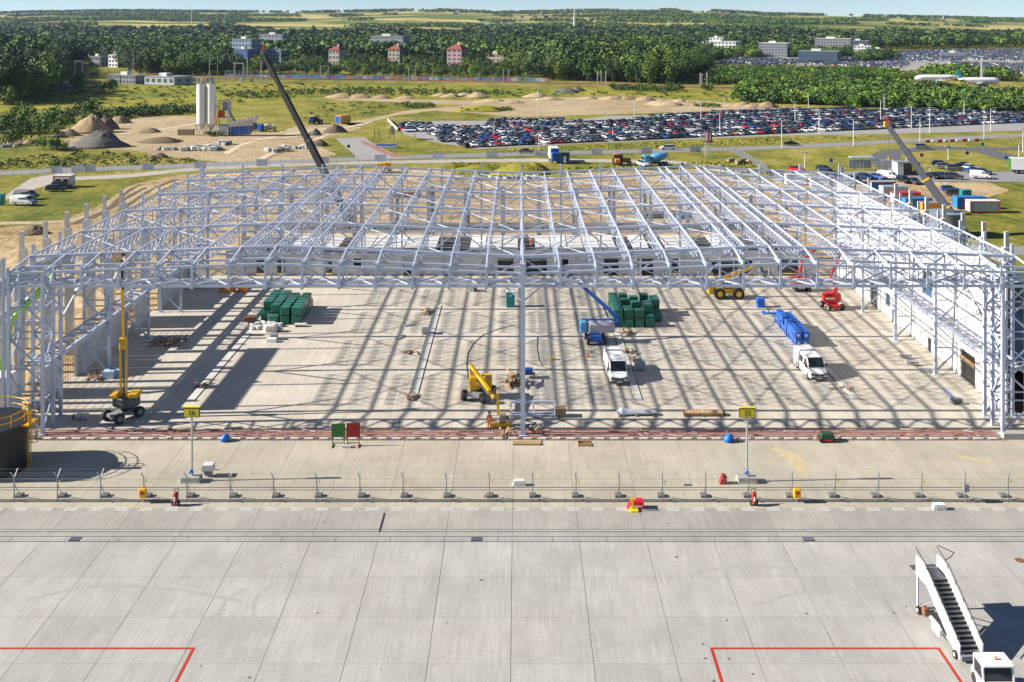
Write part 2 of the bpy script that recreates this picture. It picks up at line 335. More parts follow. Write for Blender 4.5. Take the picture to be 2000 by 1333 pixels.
for i, pts in enumerate([[(228, 420), (262, 392), (300, 368), (345, 350)], [(236, 428), (272, 400), (312, 374), (352, 356)], [(150, 432), (210, 408), (252, 372), (275, 360)], [(140, 438), (200, 416), (258, 380), (285, 366)]]): ribbon("wheel_rut", [G(*p) for p in pts], 1.1, mat("wet_soil", (.13, .09, .05), .9, 0, .35, .8), -.078 + .002 * i, .5)
ribbon("far_road", [G(*p) for p in [(1380, 122), (1600, 118), (1780, 118), (1900, 124), (2060, 134)]], 12, asphalt_g, -.07)
zone("far_lot_surface", [(1395, 128), (1420, 112), (1640, 108), (1690, 113), (1740, 100), (1830, 97), (2120, 95), (2120, 150), (1990, 146), (1850, 133), (1760, 138), (1600, 129)], asphalt_g, -.09)
zone("far_lawn", [(1840, 166), (1990, 165), (2150, 170), (2150, 188), (1960, 182)], pgrass, -.085)
zone("clearing", [(118, 145), (130, 131), (208, 129), (212, 142)], pmead, -.085, 2)

# ---------------- hills on the horizon ----------------
CREST = [(-2500, 24), (-400, 24), (0, 27), (150, 24), (250, 23), (430, 25), (600, 26), (840, 21), (1000, 26), (1130, 23), (1250, 21), (1400, 23), (1500, 29), (1700, 33), (1850, 36), (2000, 40), (2500, 42), (4500, 40)]
def crest(x):
    return np.interp(x, [c[0] for c in CREST], [c[1] for c in CREST])
def hillz(X, D):
    X = np.asarray(X, float); D = np.asarray(D, float)
    zc = H + (YH - crest(CX + X * F / np.maximum(D, 500.))) * 5000 / F
    t = np.clip((D - 1900) / 3100, 0, 1); s = t ** 1.15
    back = np.clip((D - 5000) / 2500, 0, 1)
    w = 5 * np.sin(X / 310 + D / 700) * np.sin(D / 410 + 1.3) + 3 * np.sin(X / 130 - D / 260)
    return zc * s * (1 - back ** 1.5) + w * t * (1 - t) * 2.2 - .4
xs = np.linspace(-7400, 7400, 150); ds = np.concatenate([np.linspace(1900, 5200, 56), np.linspace(5350, 7500, 10)])
XX, DD = np.meshgrid(xs, ds); ZZ = hillz(XX, DD)
hv = np.stack([XX, DD, ZZ], -1).reshape(-1, 3).tolist(); nx = len(xs)
hf = [(i * nx + j, i * nx + j + 1, (i + 1) * nx + j + 1, (i + 1) * nx + j) for i in range(len(ds) - 1) for j in range(nx - 1)]
structure(MB().add(hv, hf).build("hills", phill, smooth=True))

# ---------------- apron slabs, markings, drain ----------------
ap = structure(link("apron", None, None, (0, 0, 0)))
MB().bx(-75, 75, 48, 98.3, -.30, -.06).build("base", pjoint, ap)
XJ = [-.48 + 5 * k for k in range(-13, 14)]
def slab_mesh(w, l, m, gx, gy): return MB().bx(-w / 2 + gx, w / 2 - gx, -l / 2 + gy, l / 2 - gy, -.2, 0).mesh("concrete_slab", m)
near = slab_mesh(5, 5, pslab, .016, .008); far = slab_mesh(5, 4.6, pslab2, .012, .005); worn = slab_mesh(5, 4.6, pslab3, .012, .005)
for x in XJ:
    for r in range(5): link("concrete_slab", near, ap, (x + 2.5, 56.6 + 5 * r, 0))
    for r in range(4): link("concrete_slab", far if r else worn, ap, (x + 2.5, 82.2 + 4.6 * r, 0))
# drain channel between the two fields of slabs
drain = structure(link("drain_channel", None, None, (0, 0, 0)))
cov = MB().bx(-2.0, 2.0, -.30, -.06, -.12, .004).bx(-2.0, 2.0, .0, .30, -.12, .004).mesh("drain_cover", pslab)
for i in range(-17, 18): link("drain_cover", cov, drain, (.5 + i * 4.04, 79.5, 0))
for gx in (147, 931, 1579):
    X = (gx - CX) * 79.5 / F; g = MB().bx(-.42, .42, -.31, .31, .0, .016, 1)
    for k in range(9): g.bx(-.40 + k * .094, -.36 + k * .094, -.28, .28, .016, .03, 0)
    g.build("grate", [steel_d, blackp], drain, (X, 79.5, 0))
marks = structure(link("apron_marking", None, None, (0, 0, 0)))
def stripe(n, x0, x1, y0, y1, z, m): return MB().add([(x0, y0, z), (x1, y0, z), (x1, y1, z), (x0, y1, z)], [(0, 1, 2, 3)]).build(n, m, marks)
stripe("edge_border", -70, 70, 80.66, 81.04, .004, lineb); stripe("edge_line", -70, 70, 80.76, 80.94, .008, mat("worn_white", (.50, .49, .47), .8, 0, .2, 2))
db = MB().add([(-.52, -.30, .004), (.52, -.30, .004), (.52, .30, .004), (-.52, .30, .004)], [(0, 1, 2, 3)], 0)
for s in (-.17, .17): db.add([(-.52, s - .055, .008), (.52, s - .055, .008), (.52, s + .055, .008), (-.52, s + .055, .008)], [(0, 1, 2, 3)], 1)
db = db.mesh("dash", [mat("faded_black", (.33, .32, .30), .9, 0, .2, 3), linew])
for i in range(-26, 27): link("dash", db, marks, (.3 + i * 1.985, 84.35, 0))
for x0, x1 in ((-34.2, -20.05), (11.9, 25.9)):
    w = .10
    stripe("red_line", x0 - w, x1 + w, 65.57, 65.77, .006, redline)
    stripe("red_line", x0 - w, x0 + w, 52, 65.57, .006, redline); stripe("red_line", x1 - w, x1 + w, 52, 65.57, .006, redline)
stripe("tar_patch", -10.62, -10.44, 79.0 + 1.6, 84.6 - .9, .010, lineb)
ocre = mat("rust_stain", (.50, .36, .12), .9, 0, .35, 1.2)
for (x, y) in ((1992, 1095), (953, 970)):
    gx, gy = G(x, y); tag(MB().tube((0, 0, -.02), (0, 0, .02), .34, 20).tube((0, 0, .02), (0, 0, .03), .26, 20).build("manhole_cover", rust, loc=(gx, gy, 0)),
        {1992: "rusty round manhole cover on the pale apron near the right edge", 953: "brown round manhole cover just behind the wire fence, below the boards"}[x], "manhole cover")
for i, pts in enumerate([[(430, 1250), (425, 1215), (440, 1175), (480, 1150)], [(520, 1240), (496, 1205), (500, 1170), (530, 1140)], [(1350, 1120), (1450, 1105), (1560, 1112)], [(1480, 1180), (1600, 1150), (1750, 1160)], [(60, 1170), (180, 1145), (330, 1150), (470, 1175)]]): ribbon("tyre_mark", [G(*p) for p in pts], .32, mat("tyre_rubber", (.375, .37, .36), .9, 0, .2, 3), .003 + .0005 * i, .4)
for i in range(70):
    X, Y = random.uniform(-32, 32), random.uniform(62, 98); q = random.uniform(.03, .11)
    if i % 9 == 0: q *= 1.3
    sp_ = (sheet("oil_spot", [(X + q * random.uniform(.6, 1.4) * math.cos(a), Y + q * random.uniform(.6, 1.4) * math.sin(a)) for a in [k * .7 for k in range(9)]], mat("oil", (.13, .12, .11), .7, 0, .3, 5), .004 + i * 1e-5, None)); sp_.parent = marks
for i, pts in enumerate([[(1508, 876), (1535, 888), (1556, 905), (1570, 930)], [(1520, 880), (1548, 896), (1562, 915)], [(1530, 878), (1552, 886), (1566, 900), (1576, 936)], [(1870, 893), (1905, 898), (1935, 904)]]): ribbon("rust_stain", [G(*p) for p in pts], (.8, 1.2, .3, .7)[i], mat("stain_ochre", (.52, .43, .26), .9, 0, .16, 1.2), .0045 + i * 4e-4, .5)
# hall floor and its front trench
structure(MB().bx(-48.8, 49.4, 101.0, 161.3, -.2, 0).build("hall_floor", pfloor))
structure(MB().bx(-75, 75, 98.3, 101.0, -.2, -.05).build("trench_bed", mat("trench_soil", (.38, .32, .25), .95, 0, .3, 1.5)))
# ---------------- the steel hall ----------------
xc, PN = .4, 3.44
MT = [104.2, 116.5, 128.9, 141.2, 153.5, 160.9]
def zt(X): return 16.6 - 1.0 * abs(abs(X - xc) - 24.08) / 24.08
def zf(X): return 15.95 - .9 * abs(abs(X - xc) - 24.08) / 24.08
ND = [xc + k * PN for k in range(-14, 15)]
hall = thing("steel_hall_frame", "large silver steel roof frame of an unfinished hangar over a concrete floor", "steel frame", (0, 0, 0))
GAB = [ND[0], ND[7], ND[14], ND[21], ND[28]]
def chord(mb, Y, zfun, w, h, dz=0):
    for a, b in zip(GAB[:-1], GAB[1:]): mb.bar((a, Y, zfun(a) + dz), (b, Y, zfun(b) + dz), w, h)
    return mb
for Y in MT:
    tr = chord(MB(), Y, zt, .24, .25).build("roof_truss", steel, hall)
    MB().bar((ND[0], Y, 13.1), (ND[28], Y, 13.1), .19, .19).build("bottom_chord", steel, tr)
    for k, X in enumerate(ND):
        MB().bar((X, Y, 13.22), (X, Y, zt(X) - .15), .10).build("web_post", steel, tr)
        if k < 28:
            X2 = ND[k + 1]; up = (k % 2 == 0)
            a, b = ((X, Y, zt(X) - .15), (X2, Y, 13.2)) if up else ((X, Y, 13.2), (X2, Y, zt(X2) - .15))
            MB().bar(a, b, .12).build("web_diagonal", steel, tr)
# front girder, two planes
for Y, nm in ((99.6, "front"), (101.9, "rear")):
    tr = chord(MB(), Y, zf, .20, .20).build("door_girder", steel, hall)
    MB().bar((ND[0] - .3, Y, 13.87), (ND[28] + .3, Y, 13.87), .24, .25).build("bottom_chord", steel, tr)
    for k, X in enumerate(ND):
        top = zf(X) + (.45 if nm == "front" else -.02)
        MB().bar((X, Y - (.02 if nm == "front" else 0), 13.55 if nm == "front" else 13.9), (X, Y, top), .19 if nm == "front" else .10).build("girder_post", steel, tr)
        if k < 28:
            X2 = ND[k + 1]
            a, b = ((X, Y + .02, zf(X) - .1), (X2, Y + .02, 14.0)) if (k % 2 == (0 if nm == "front" else 1)) else ((X, Y + .02, 14.0), (X2, Y + .02, zf(X2) - .1))
            MB().bar(a, b, .10).build("web_diagonal", steel, tr)
for k in range(28):
    a, b = ND[k], ND[k + 1]; m = MB()
    m.bar((a, 99.7, 13.88), (a, 101.8, 13.88), .12); m.bar((a + .05, 99.75, 13.9), ((a + b) / 2, 101.8, 13.9), .13, .10); m.bar(((a + b) / 2, 101.8, 13.9), (b - .05, 99.75, 13.9), .13, .10)
    m.box(((a + b) / 2, 101.6, 13.95), (.7, .5, .06)); m.build("girder_bracing", steel, hall)
    MB().bx(a - .17, a + .17, 99.44, 99.48, 13.66, 14.12).build("gusset_plate", steel, hall); g = MB().bx(a - .15, a + .15, 99.44, 99.48, zf(a) - .26, zf(a) + .1); g.build("gusset_plate", steel, hall)
    m = MB(); m.bar((a, 99.7, zf(a)), (a, 101.8, zf(a)), .12); m.build("girder_tie", steel, hall)
# purlin trusses running front to back
def purlin_mesh(L, deep):
    m = MB(); m.bar((0, 0, 0), (0, L, 0), .13, .18)
    if deep:
        d = 1.15; a0, a1 = .9, L - .9; n = max(4, int(round((a1 - a0) / 1.25))); st = (a1 - a0) / n
        for s in (-.22, .22):
            m.bar((s, a0 + .5, -d), (s, a1 - .5, -d), .055)
            for i in range(n):
                y = a0 + i * st
                m.bar((0, y, -.1), (s, y + st / 2, -d), .04); m.bar((s, y + st / 2, -d), (0, y + st, -.1), .04)
        for i in range(0, n, 2): m.bar((-.22, a0 + (i + .5) * st, -d), (.22, a0 + (i + .5) * st, -d), .05)
    return m.mesh("purlin_truss", steel)
bays = [(MT[i] + .15, MT[i + 1] - .15) for i in range(5)]
PM = {}
for i, (y0, y1) in enumerate(bays):
    key = round(y1 - y0, 1)
    if key not in PM: PM[key] = purlin_mesh(y1 - y0, True)
    for X in ND + [ND[7] - 2.3, ND[7] + 2.3, ND[21] - 2.3, ND[21] + 2.3]: link("purlin_truss", PM[key], hall, (X, y0, zt(X) + .04))
for X in ND: MB().bar((X, 99.7, zf(X) + .05), (X, 104.1, zt(X) + .03), .14, .18).build("front_rafter", steel, hall)
# thin ties across and flat bracing in the roof plane
for (y0, y1) in bays:
    for q in ((.25, .5, .75) if y1 - y0 > 9 else (.5,)):
        y = y0 + q * (y1 - y0)
        for dz in (-.1, -1.12): chord(MB(), y, zt, .05, .05, dz).build("tie_rod", steel, hall)
    for ks in ((0, 3), (3, 6), (6, 9), (9, 12), (12, 14), (14, 16), (16, 19), (19, 22), (22, 25), (25, 28)):
        a, b = ND[ks[0]], ND[ks[1]]; z = -.22
        MB().bar((a, y0, zt(a) + z), (b, y1, zt(b) + z), .075).build("roof_brace", steel, hall)
        MB().bar((b, y0, zt(b) + z), (a, y1, zt(a) + z), .075).build("roof_brace", steel, hall)
# centre column
cc = MB(); cc.bar((xc, 99.45, 0), (xc, 99.45, 13.6), .42, .42); cc.bx(xc - .4, xc + .4, 99.05, 99.85, 0, .06)
for s in (-1, 1): cc.bar((xc + s * .2, 99.45, 12.6), (xc + s * 1.6, 99.6, 13.75), .12)
cc.bar((xc, 99.43, 13.6), (xc, 99.43, 16.0), .44, .3); cc.build("centre_column", steel, hall)
# lattice columns along both sides
def lattice(side, Y, xa, xb, top, w=.30, dbl=False):
    a, b = xc + side * xa, xc + side * xb; m = MB()
    for X in (a, b):
        m.bar((X, Y, 0), (X, Y, top), w, w); m.bx(X - .35, X + .35, Y - .35, Y + .35, 0, .05)
    if dbl: 
        for X in (a, b): m.bar((X, Y + 2.2, 0), (X, Y + 2.2, top), w, w)
    o = m.build("lattice_column", steel, hall)
    n = 5; hs = (top - .6) / n
    for i in range(n):
        z0, z1 = .3 + i * hs, .3 + (i + 1) * hs
        f = (i % 2 == 0)
        MB().bar((a if f else b, Y, z0), (b if f else a, Y, z1), .16).build("brace", steel, o)
        MB().bar((a, Y, z1), (b, Y, z1), .12).build("strut", steel, o)
        if dbl:
            MB().bar((b if f else a, Y + 2.2, z0), (a if f else b, Y + 2.2, z1), .14).build("brace", steel, o)
            MB().bar((a, Y + 2.2, z1), (b, Y + 2.2, z1), .12).build("strut", steel, o)
            for X in (a, b):
                MB().bar((X, Y, z0 if f else z1), (X, Y + 2.2, z1 if f else z0), .13).build("brace", steel, o)
                MB().bar((X, Y, z1), (X, Y + 2.2, z1), .12).build("strut", steel, o)
for side in (-1, 1):
    lattice(side, 99.6, 44.9, 48.1, 15.0, .30, True)
    for Y in MT[:5]:
        lattice(side, Y, 45.2, 47.9, 13.6)
        a = xc + side * 45.2                                    # spread struts at the column head
        for s in (-1, 1): MB().bar((a, Y, 9.4), (a - side * 1.2, Y + s * 3.4, 13.3), .16).build("knee_brace", steel, hall)
    # side posts standing proud of the eaves
    Y = 99.6
    while Y < 162:
        MB().bar((xc + side * 48.6, Y, 0), (xc + side * 48.6, Y, 16.5), .26).build("side_post", steel, hall); Y += 6.18
    # mid-height lattice girder
    x1, x2 = xc + side * 45.5, xc + side * 47.4; o = MB().bar((x1, 102, 5.85), (x1, 158, 5.85), .24).bar((x2, 102, 5.85), (x2, 158, 5.85), .24).build("side_girder", steel, hall)
    y = 102.0
    while y < 157:
        MB().bar((x1, y, 5.86), (x2, y + 1.0, 5.86), .10).bar((x2, y + 1.0, 5.86), (x1, y + 2.0, 5.86), .10).bar((x1, y + 1, 5.84), (x2, y + 1, 5.84), .07).build("lacing", steel, o); y += 2.0
    MB().bar((xc + side * 46.4, 102, 5.0), (xc + side * 46.4, 158, 5.0), .16).build("lower_rail", steel, o)
# posts in the back wall line
for i in range(-8, 9): MB().bar((xc + i * 6.02, 161.25, 0), (xc + i * 6.02, 161.25, 16.9), .26).build("back_post", steel, hall)

# ---------------- wall building with openings ----------------
def cut(a, b, holes):
    segs = [(a, b)]
    for h0, h1 in holes:
        ns = []
        for s0, s1 in segs:
            if h1 <= s0 or h0 >= s1: ns.append((s0, s1)); continue
            if h0 > s0 + .05: ns.append((s0, h0))
            if h1 < s1 - .05: ns.append((h1, s1))
        segs = ns
    return segs
def panel_wall(parent, name, m, fixed, axis, t0, t1, z0, ch, nc, joints, opens, thick):
    """courses of panels; opens = (a, b, zb, zt) along the wall"""
    for c in range(nc):
        za, zb = z0 + c * ch, z0 + (c + 1) * ch; zm = (za + zb) / 2
        holes = [(o[0], o[1]) for o in opens if o[2] < zm < o[3]]
        for a, b in zip(joints[:-1], joints[1:]):
            for s0, s1 in cut(a, b, holes):
                g = .012; mb = MB(); j = random.uniform(-.008, .008)
                if axis == 'y': mb.bx(fixed + j, fixed + thick + j, s0 + g, s1 - g, za + g, zb - g)
                else: mb.bx(s0 + g, s1 - g, fixed + j, fixed + thick + j, za + g, zb - g)
                mb.build(name, m, parent)
# right annex: white panel wall, concrete frame behind
ra = thing("right_annex", "tall white panelled side wall with doorways along the hangar's right side", "unfinished building", (0, 0, 0))
jr = [104.9 + 6.18 * i for i in range(10)]
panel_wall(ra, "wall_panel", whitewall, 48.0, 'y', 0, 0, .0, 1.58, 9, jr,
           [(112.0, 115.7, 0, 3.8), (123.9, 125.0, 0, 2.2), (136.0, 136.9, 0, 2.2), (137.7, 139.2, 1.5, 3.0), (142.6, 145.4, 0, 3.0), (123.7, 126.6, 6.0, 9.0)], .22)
MB().bx(48.32, 48.42, 104.9, 160.4, .0, 14.1).build("dark_backing", dkgrey, ra)  # dark grey sheet right behind the panels, closing every opening
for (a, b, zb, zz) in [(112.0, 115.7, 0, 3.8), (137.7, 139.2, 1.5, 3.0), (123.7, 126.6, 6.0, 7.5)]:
    MB().bx(48.24, 48.30, a, b, zb, zz).build("doorway_shade" if zb == 0 else "window", blackp if zb == 0 else bluglass, ra)  # black sheet in the doorway paints the dark annex interior
MB().bx(47.9, 48.12, 112.1, 115.6, 2.05, 2.4).build("timber_lintel", wood, ra)
for a, b, z in ((111.7, 116.0, 3.9),): MB().bx(47.93, 47.99, a, b, z, z + .25).build("door_frame", zinc, ra)
for i, Y in enumerate([102.2 + 6.2 * k for k in range(11)]):
    c = MB().bx(57.7, 58.4, Y - .32, Y + .32, -.05, 11.6).build("concrete_column", conc_l, ra)
    MB().bx(57.95, 58.4, Y - .2, Y + .2, 11.6, 13.5).build("column_head", conc_l, c)
    MB().bx(52.4, 52.9, Y - .25, Y + .25, -.05, 9.2).build("inner_column", conc, ra)
    MB().bx(48.9, 57.68, Y - .2, Y + .2, 4.25, 4.75).build("cross_beam", conc, ra)
MB().bx(48.5, 57.6, 101.5, 160, 4.8, 5.0).build("floor_slab", conc, ra)
MB().bx(57.3, 57.6, 101.5, 160, .0, 4.2).build("rear_wall", midgrey, ra)
MB().bx(57.72, 57.9, 102.6, 108.0, 0.2, 10.5).build("blue_shade_wall", mat("blue_sheet", (.03, .07, .17), .4, 0, .2, 2), ra)  # dark blue puts the bluish shade of the open annex into the colour
MB().bx(48.6, 58.4, 99.6, 100.2, -.05, .55).build("plinth", conc, ra)
# left annex: bare concrete frame, low panels, reinforcement mesh
la = thing("left_annex", "bare grey concrete column frame with low wall panels on the hangar's left side", "unfinished building", (0, 0, 0))
for Y in [100.7 + 6.27 * k for k in range(10)]:
    c = MB().bx(-58.9, -58.1, Y - .35, Y + .35, -.05, 11.7).build("concrete_column", conc_l, la)
    MB().bx(-58.9, -58.45, Y - .22, Y + .22, 11.7, 13.8).build("column_head", conc_l, c)
for Y in [105.0 + 6.2 * k for k in range(9)]:
    MB().bx(-52.5, -51.7, Y - .35, Y + .35, -.05, 10.9).build("inner_column", conc, la)
    MB().bx(-58.05, -52.55, Y - .2, Y + .2, 5.1, 5.6).build("cross_beam", conc, la)
MB().bx(-52.45, -51.85, 104.6, 124.6, 10.9, 12.6).build("edge_beam", conc, la)
for z, y0, y1 in ((8.6, 104.6, 124), (6.4, 124.4, 157)): MB().bx(-52.4, -51.8, y0, y1, z, z + .7).build("edge_beam", conc_l, la)
for a, b, z in ((108.6, 111.4, 3.9), (115.6, 121.2, 3.9), (121.2, 125.6, 3.7), (125.6, 129.8, 3.9), (133.6, 138.9, 3.9), (142.4, 148.0, 3.7), (148.0, 153.6, 3.9), (153.6, 159.0, 3.9)):
    n = int((b - a) / 1.3)
    for i in range(n): MB().bx(-48.3, -48.06, a + i * (b - a) / n + .02, a + (i + 1) * (b - a) / n - .02, 0, z + random.uniform(-.1, .05)).build("wall_panel", conc_l, la)
for a, b in ((111.6, 115.4), (105.0, 108.4), (130.2, 133.2)):
    m = MB()
    for i in range(10): m.bar((-48.2, a + i * (b - a) / 9, 0), (-48.2, a + i * (b - a) / 9, 4.2), .035)
    for i in range(9): m.bar((-48.2, a, .3 + i * .45), (-48.2, b, .3 + i * .45), .03)
    stuff(m.build("rebar_mesh", rust, la))
for a, b in ((104.9, 108.4), (129.9, 133.5)): MB().bx(-48.3, -48.05, a, b, 0, .8).build("low_wall", conc, la)
tag(MB().cbox(-53.5, -48.9, 101.0, 103.8, 0, 4.6, .05).build("site_cabin", offwhite), "plain pale cabin behind the black tank at the hangar's left front corner", "cabin")
# back annex: low block with white roof planks
ba = thing("back_annex", "low grey block with window holes and white roof planks along the hangar's back", "unfinished building", (0, 0, 0))
def bxw(p): return (p - CX) * 161.6 / F
ops = [(bxw(a), bxw(b), zb, zz) for a, b, zb, zz in ((500, 516, 0, 2.2), (538, 556, 0, 2.4), (636, 648, 0, 2.4), (690, 709, 1.2, 2.4), (790, 803, .4, 1.8), (836, 857, 1.9, 3.0), (972, 1003, 0, 2.6), (1028, 1068, 0, 2.8), (1098, 1110, 1.2, 2.4), (1180, 1208, 0, 2.6), (1246, 1276, 0, 2.6), (1312, 1326, 0, 2.2), (1390, 1470, 0, 2.9), (1520, 1560, 0, 2.9))]
jb = [-44.5 + 3.0 * i for i in range(31)]
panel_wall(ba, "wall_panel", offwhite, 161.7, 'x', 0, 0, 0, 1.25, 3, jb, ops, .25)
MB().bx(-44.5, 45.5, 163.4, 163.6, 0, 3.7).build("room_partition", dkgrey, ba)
MB().bx(-44.5, 45.5, 172.0, 172.3, 0, 3.7).build("rear_wall", conc, ba)
for i in range(27):
    X = -35 + i * 2.5
    if i in (3, 9, 10, 14, 20, 22, 25): continue
    MB().bx(X + .06, X + 2.36, 161.75, 171.9, 3.78, 4.03).build("roof_plank", (offwhite, whitewall, conc_l, offwhite, offwhite)[i % 5], ba)
for i in range(16):
    X = xc - 45 + i * 6.0
    for Y in (172.8, 181.0):
        MB().bx(X - .3, X + .3, Y - .3, Y + .3, 0, 11.6 if Y < 175 else 10.4).build("concrete_column", conc, ba)
for z, Y in ((5.2, 172.8), (3.0, 181.0)): MB().bx(-45, 45, Y - .24, Y + .24, z, z + .6).build("edge_beam", conc, ba)
MB().bx(-30, -6, 161.3, 161.65, 3.3, 3.7).build("timber_formwork", wood_d, ba)
# ---------------- front trench with red rails ----------------
rails = thing("door_rail_trench", "red steel guide rails with white pads set in a trench across the hangar front", "guide rails", (0, 0, 0))
for y, z, r in ((98.85, .10, .035), (99.35, .12, .045), (99.75, .10, .04), (100.4, .06, .04)): MB().bar((-44.5, y, z), (44.6, y, z), r * 1.6, r * 1.6).build("rail", mat("rail_red", (.50, .17, .18), .7, 0, .25, 3), rails)
pad = MB().bx(-.38, .38, -.17, .17, -.05, .07).mesh("pad", conc_l); blk = MB().bx(-.13, .13, -.16, .16, -.05, .10).mesh("anchor_block", steel_d)
for i in range(66):
    X = -44 + i * 1.346
    link("pad", pad, rails, (X + .35, 98.55, 0)); link("anchor_block", blk, rails, (X + 1.0, 98.62, 0))
m = MB()
for i in range(350): m.bx(-44 + i * .254, -43.97 + i * .254 + .03, 98.12, 98.2, -.05, .16)
stuff(m.build("rebar_comb", rust, rails))
m = MB()
for i in range(260):
    X = random.uniform(-44, 44); Y = random.uniform(99.0, 100.9); a = random.uniform(-.4, .4); l = random.uniform(.3, 1.6)
    m.bar((X, Y, .02 + random.random() * .1), (X + l * math.cos(a), Y + l * math.sin(a), .02 + random.random() * .1), random.uniform(.03, .09), m=random.choice((0, 0, 1, 2)))
stuff(tag(m.build("debris", [wood_d, wood, conc_l]), "loose offcuts of timber and steel strewn along the red rail trench", "debris"))
tag(MB().bx(-47.6, -44.7, 98.3, 98.9, -.05, .45).build("concrete_block", conc), "concrete end block left of the red rails by the yellow ladder", "block")
tag(MB().bx(44.8, 51.5, 98.3, 98.9, -.05, .55).build("concrete_block", conc), "long concrete end block right of the red rails under the right tower", "block")

# ---------------- wire fence along the apron ----------------
fence = thing("wire_fence", "wire mesh security fence with forked posts crossing the apron", "fence", (0, 85.7, 0))
FX = [-40.6 + 3.478 * i for i in range(-4, 29)]
def fpost():
    p = MB().bar((0, 0, 0), (0, 0, 1.95), .075)
    p.bar((0, 0, 1.93), (.10, .42, 2.5), .06).bar((0, 0, 1.93), (-.08, -.42, 2.5), .06)
    return p.mesh("post", mat("fence_steel", (.34, .36, .38), .5, .2, .1, 4))
fp = fpost(); fb = MB().bar((0, 0, 1.45), (0, .95, .12), .05).mesh("brace", zinc)
fw = MB().cbox(-.30, .30, .62, 1.25, 0, .22, .04).mesh("ballast_block", mat("ballast_dark", (.16, .155, .15), .9, 0, .2, 3)); ft = MB().bx(-.05, .05, -.03, .0, 0, .22).mesh("marker_tag", signyel)
fm = MB()
for i in range(22): fm.bar((.07 + i * .155, 0, .16), (.07 + i * .155, 0, 1.85), .007)
for i in range(8): fm.bar((.0, 0, .2 + i * .225), (3.47, 0, .2 + i * .225), .007)
fm = fm.mesh("mesh_panel", zinc)
kb = MB().bx(0.05, 3.43, -.10, .10, 0, .13).mesh("base_rail", mat("base_rail_grey", (.22, .215, .2), .9, 0, .15, 2))
for i, X in enumerate(FX):
    p = link("post", fp, fence, (X, 0, 0)); link("brace", fb, p); link("ballast_block", fw, p)
    if i % 2: link("marker_tag", ft, p, (.22, 0, 1.5))
    if i < len(FX) - 1: link("mesh_panel", fm, fence, (X, 0, 0)); link("base_rail", kb, fence, (X, 0, 0))
for y, z, r in ((.05, 1.12, .035), (.07, .90, .028), (0, 1.86, .014), (-.2, 2.2, .008), (.2, 2.2, .008), (-.38, 2.45, .008), (.38, 2.45, .008)):
    MB().bar((FX[0], y, z), (FX[-1], y, z), r).build("cable_run" if r > .02 else "barbed_wire", dkgrey if r > .02 else zinc, fence)
o = MB().cbox(-.22, .22, -.15, .15, .95, 1.5, .03).bar((0, 0, 0), (0, 0, 1), .06).build("junction_box", midgrey, loc=(G(1884, 980)[0], 85.45, 0)); tag(o, "grey junction box on the wire fence near its right end", "junction box")
for x, w in ((280, "left"), (1556, "right")):
    t = thing("extinguisher_cabinet", f"orange-yellow cabinet hung on the {w} half of the wire fence", "cabinet", (G(x, 981)[0], 85.5, 0))
    MB().cbox(-.28, .28, -.2, .16, .45, 1.15, .05).build("box", mat("amber_plastic", (.85, .42, .01), .45), t); MB().bx(-.16, .16, -.215, -.2, .75, .95).build("label_plate", redline, t); MB().bar((0, .1, 0), (0, .1, .5), .07).build("stand", zinc, t)
for x, w, g in ((344, "left", "near the left signpost"), (1472, "right", "near the right signpost")):
    t = thing("wheeled_extinguisher", f"red wheeled fire extinguisher in front of the fence {g}", "fire extinguisher", (G(x, 986)[0], 84.95, 0))
    MB().tube((0, 0, .2), (0, .1, .95), .2, 12).tube((0, .1, .95), (0, .115, 1.1), .2, 12, .06).build("cylinder", mat("extinguisher_red", (.32, .03, .02), .4), t)
    MB().tube((0, -.2, .45), (0, -.12, .75), .06, 8).build("label_plate", offwhite, t)
    MB().path([(-.18, .1, .3), (-.18, .28, 1.25), (.18, .28, 1.25), (.18, .1, .3)], .025).build("handle", dkgrey, t)
    for s in (-1, 1): MB().tube((s * .22, .1, .2), (s * .30, .1, .2), .2, 12).build("wheel", black, t)
# small things on the apron
X, Y = G(1243, 998)
t = thing("red_barrier_box", "red plastic box barrier standing at the fence in the middle of the dashes", "barrier", (X, Y + .5, 0)); MB().prism([(-.7, 0), (.65, 0), (.6, .62), (-.3, .7)], 'y', -.35, .35).build("shell", mat("red_plastic", (.75, .01, .03), .4), t); MB().bx(-.5, .5, -.37, -.35, .2, .32).build("band", offwhite, t)
t = thing("yellow_stand", "yellow post on a yellow foot in front of the red barrier", "stand", (X - .25, Y - .05, 0)); MB().cbox(-.32, .42, -.28, .28, 0, .16, .05).build("foot", signyel, t); MB().bar((-.05, 0, .15), (-.05, 0, .95), .13).bar((-.25, 0, .95), (.2, 0, .95), .12).build("post", signyel, t)
for i, (x, y, l) in enumerate([(1014, 948, "white plastic block barrier behind the fence at the middle of the apron"), (1834, 995, "white plastic block barrier in front of the fence near the stairs")]):
    X, Y = G(x, y); t = thing("white_barrier", l, "barrier", (X, Y, 0)); MB().prism([(-.55, 0), (.55, 0), (.42, .45), (-.42, .45)], 'y', -.25, .25).build("shell", white, t)
    for k in (-.25, 0, .25): MB().bx(k - .05, k + .05, -.27, -.24, .08, .3).build("rib", offwhite, t)
X, Y = G(407, 930); t = thing("white_crate_cart", "white metal crate beside the concrete foot of the left signpost", "crate", (X, Y, 0)); MB().prism([(-.5, .55), (.5, .55), (.42, 1.05), (-.42, 1.05)], 'y', -.4, .4).build("tub", offwhite, t); MB().prism([(-.2, .1), (.3, .1), (.38, .55), (-.38, .55)], 'y', -.28, .28).build("stand", midgrey, t); MB().bar((.4, 0, .5), (.95, 0, .55), .06).build("handle", zinc, t)
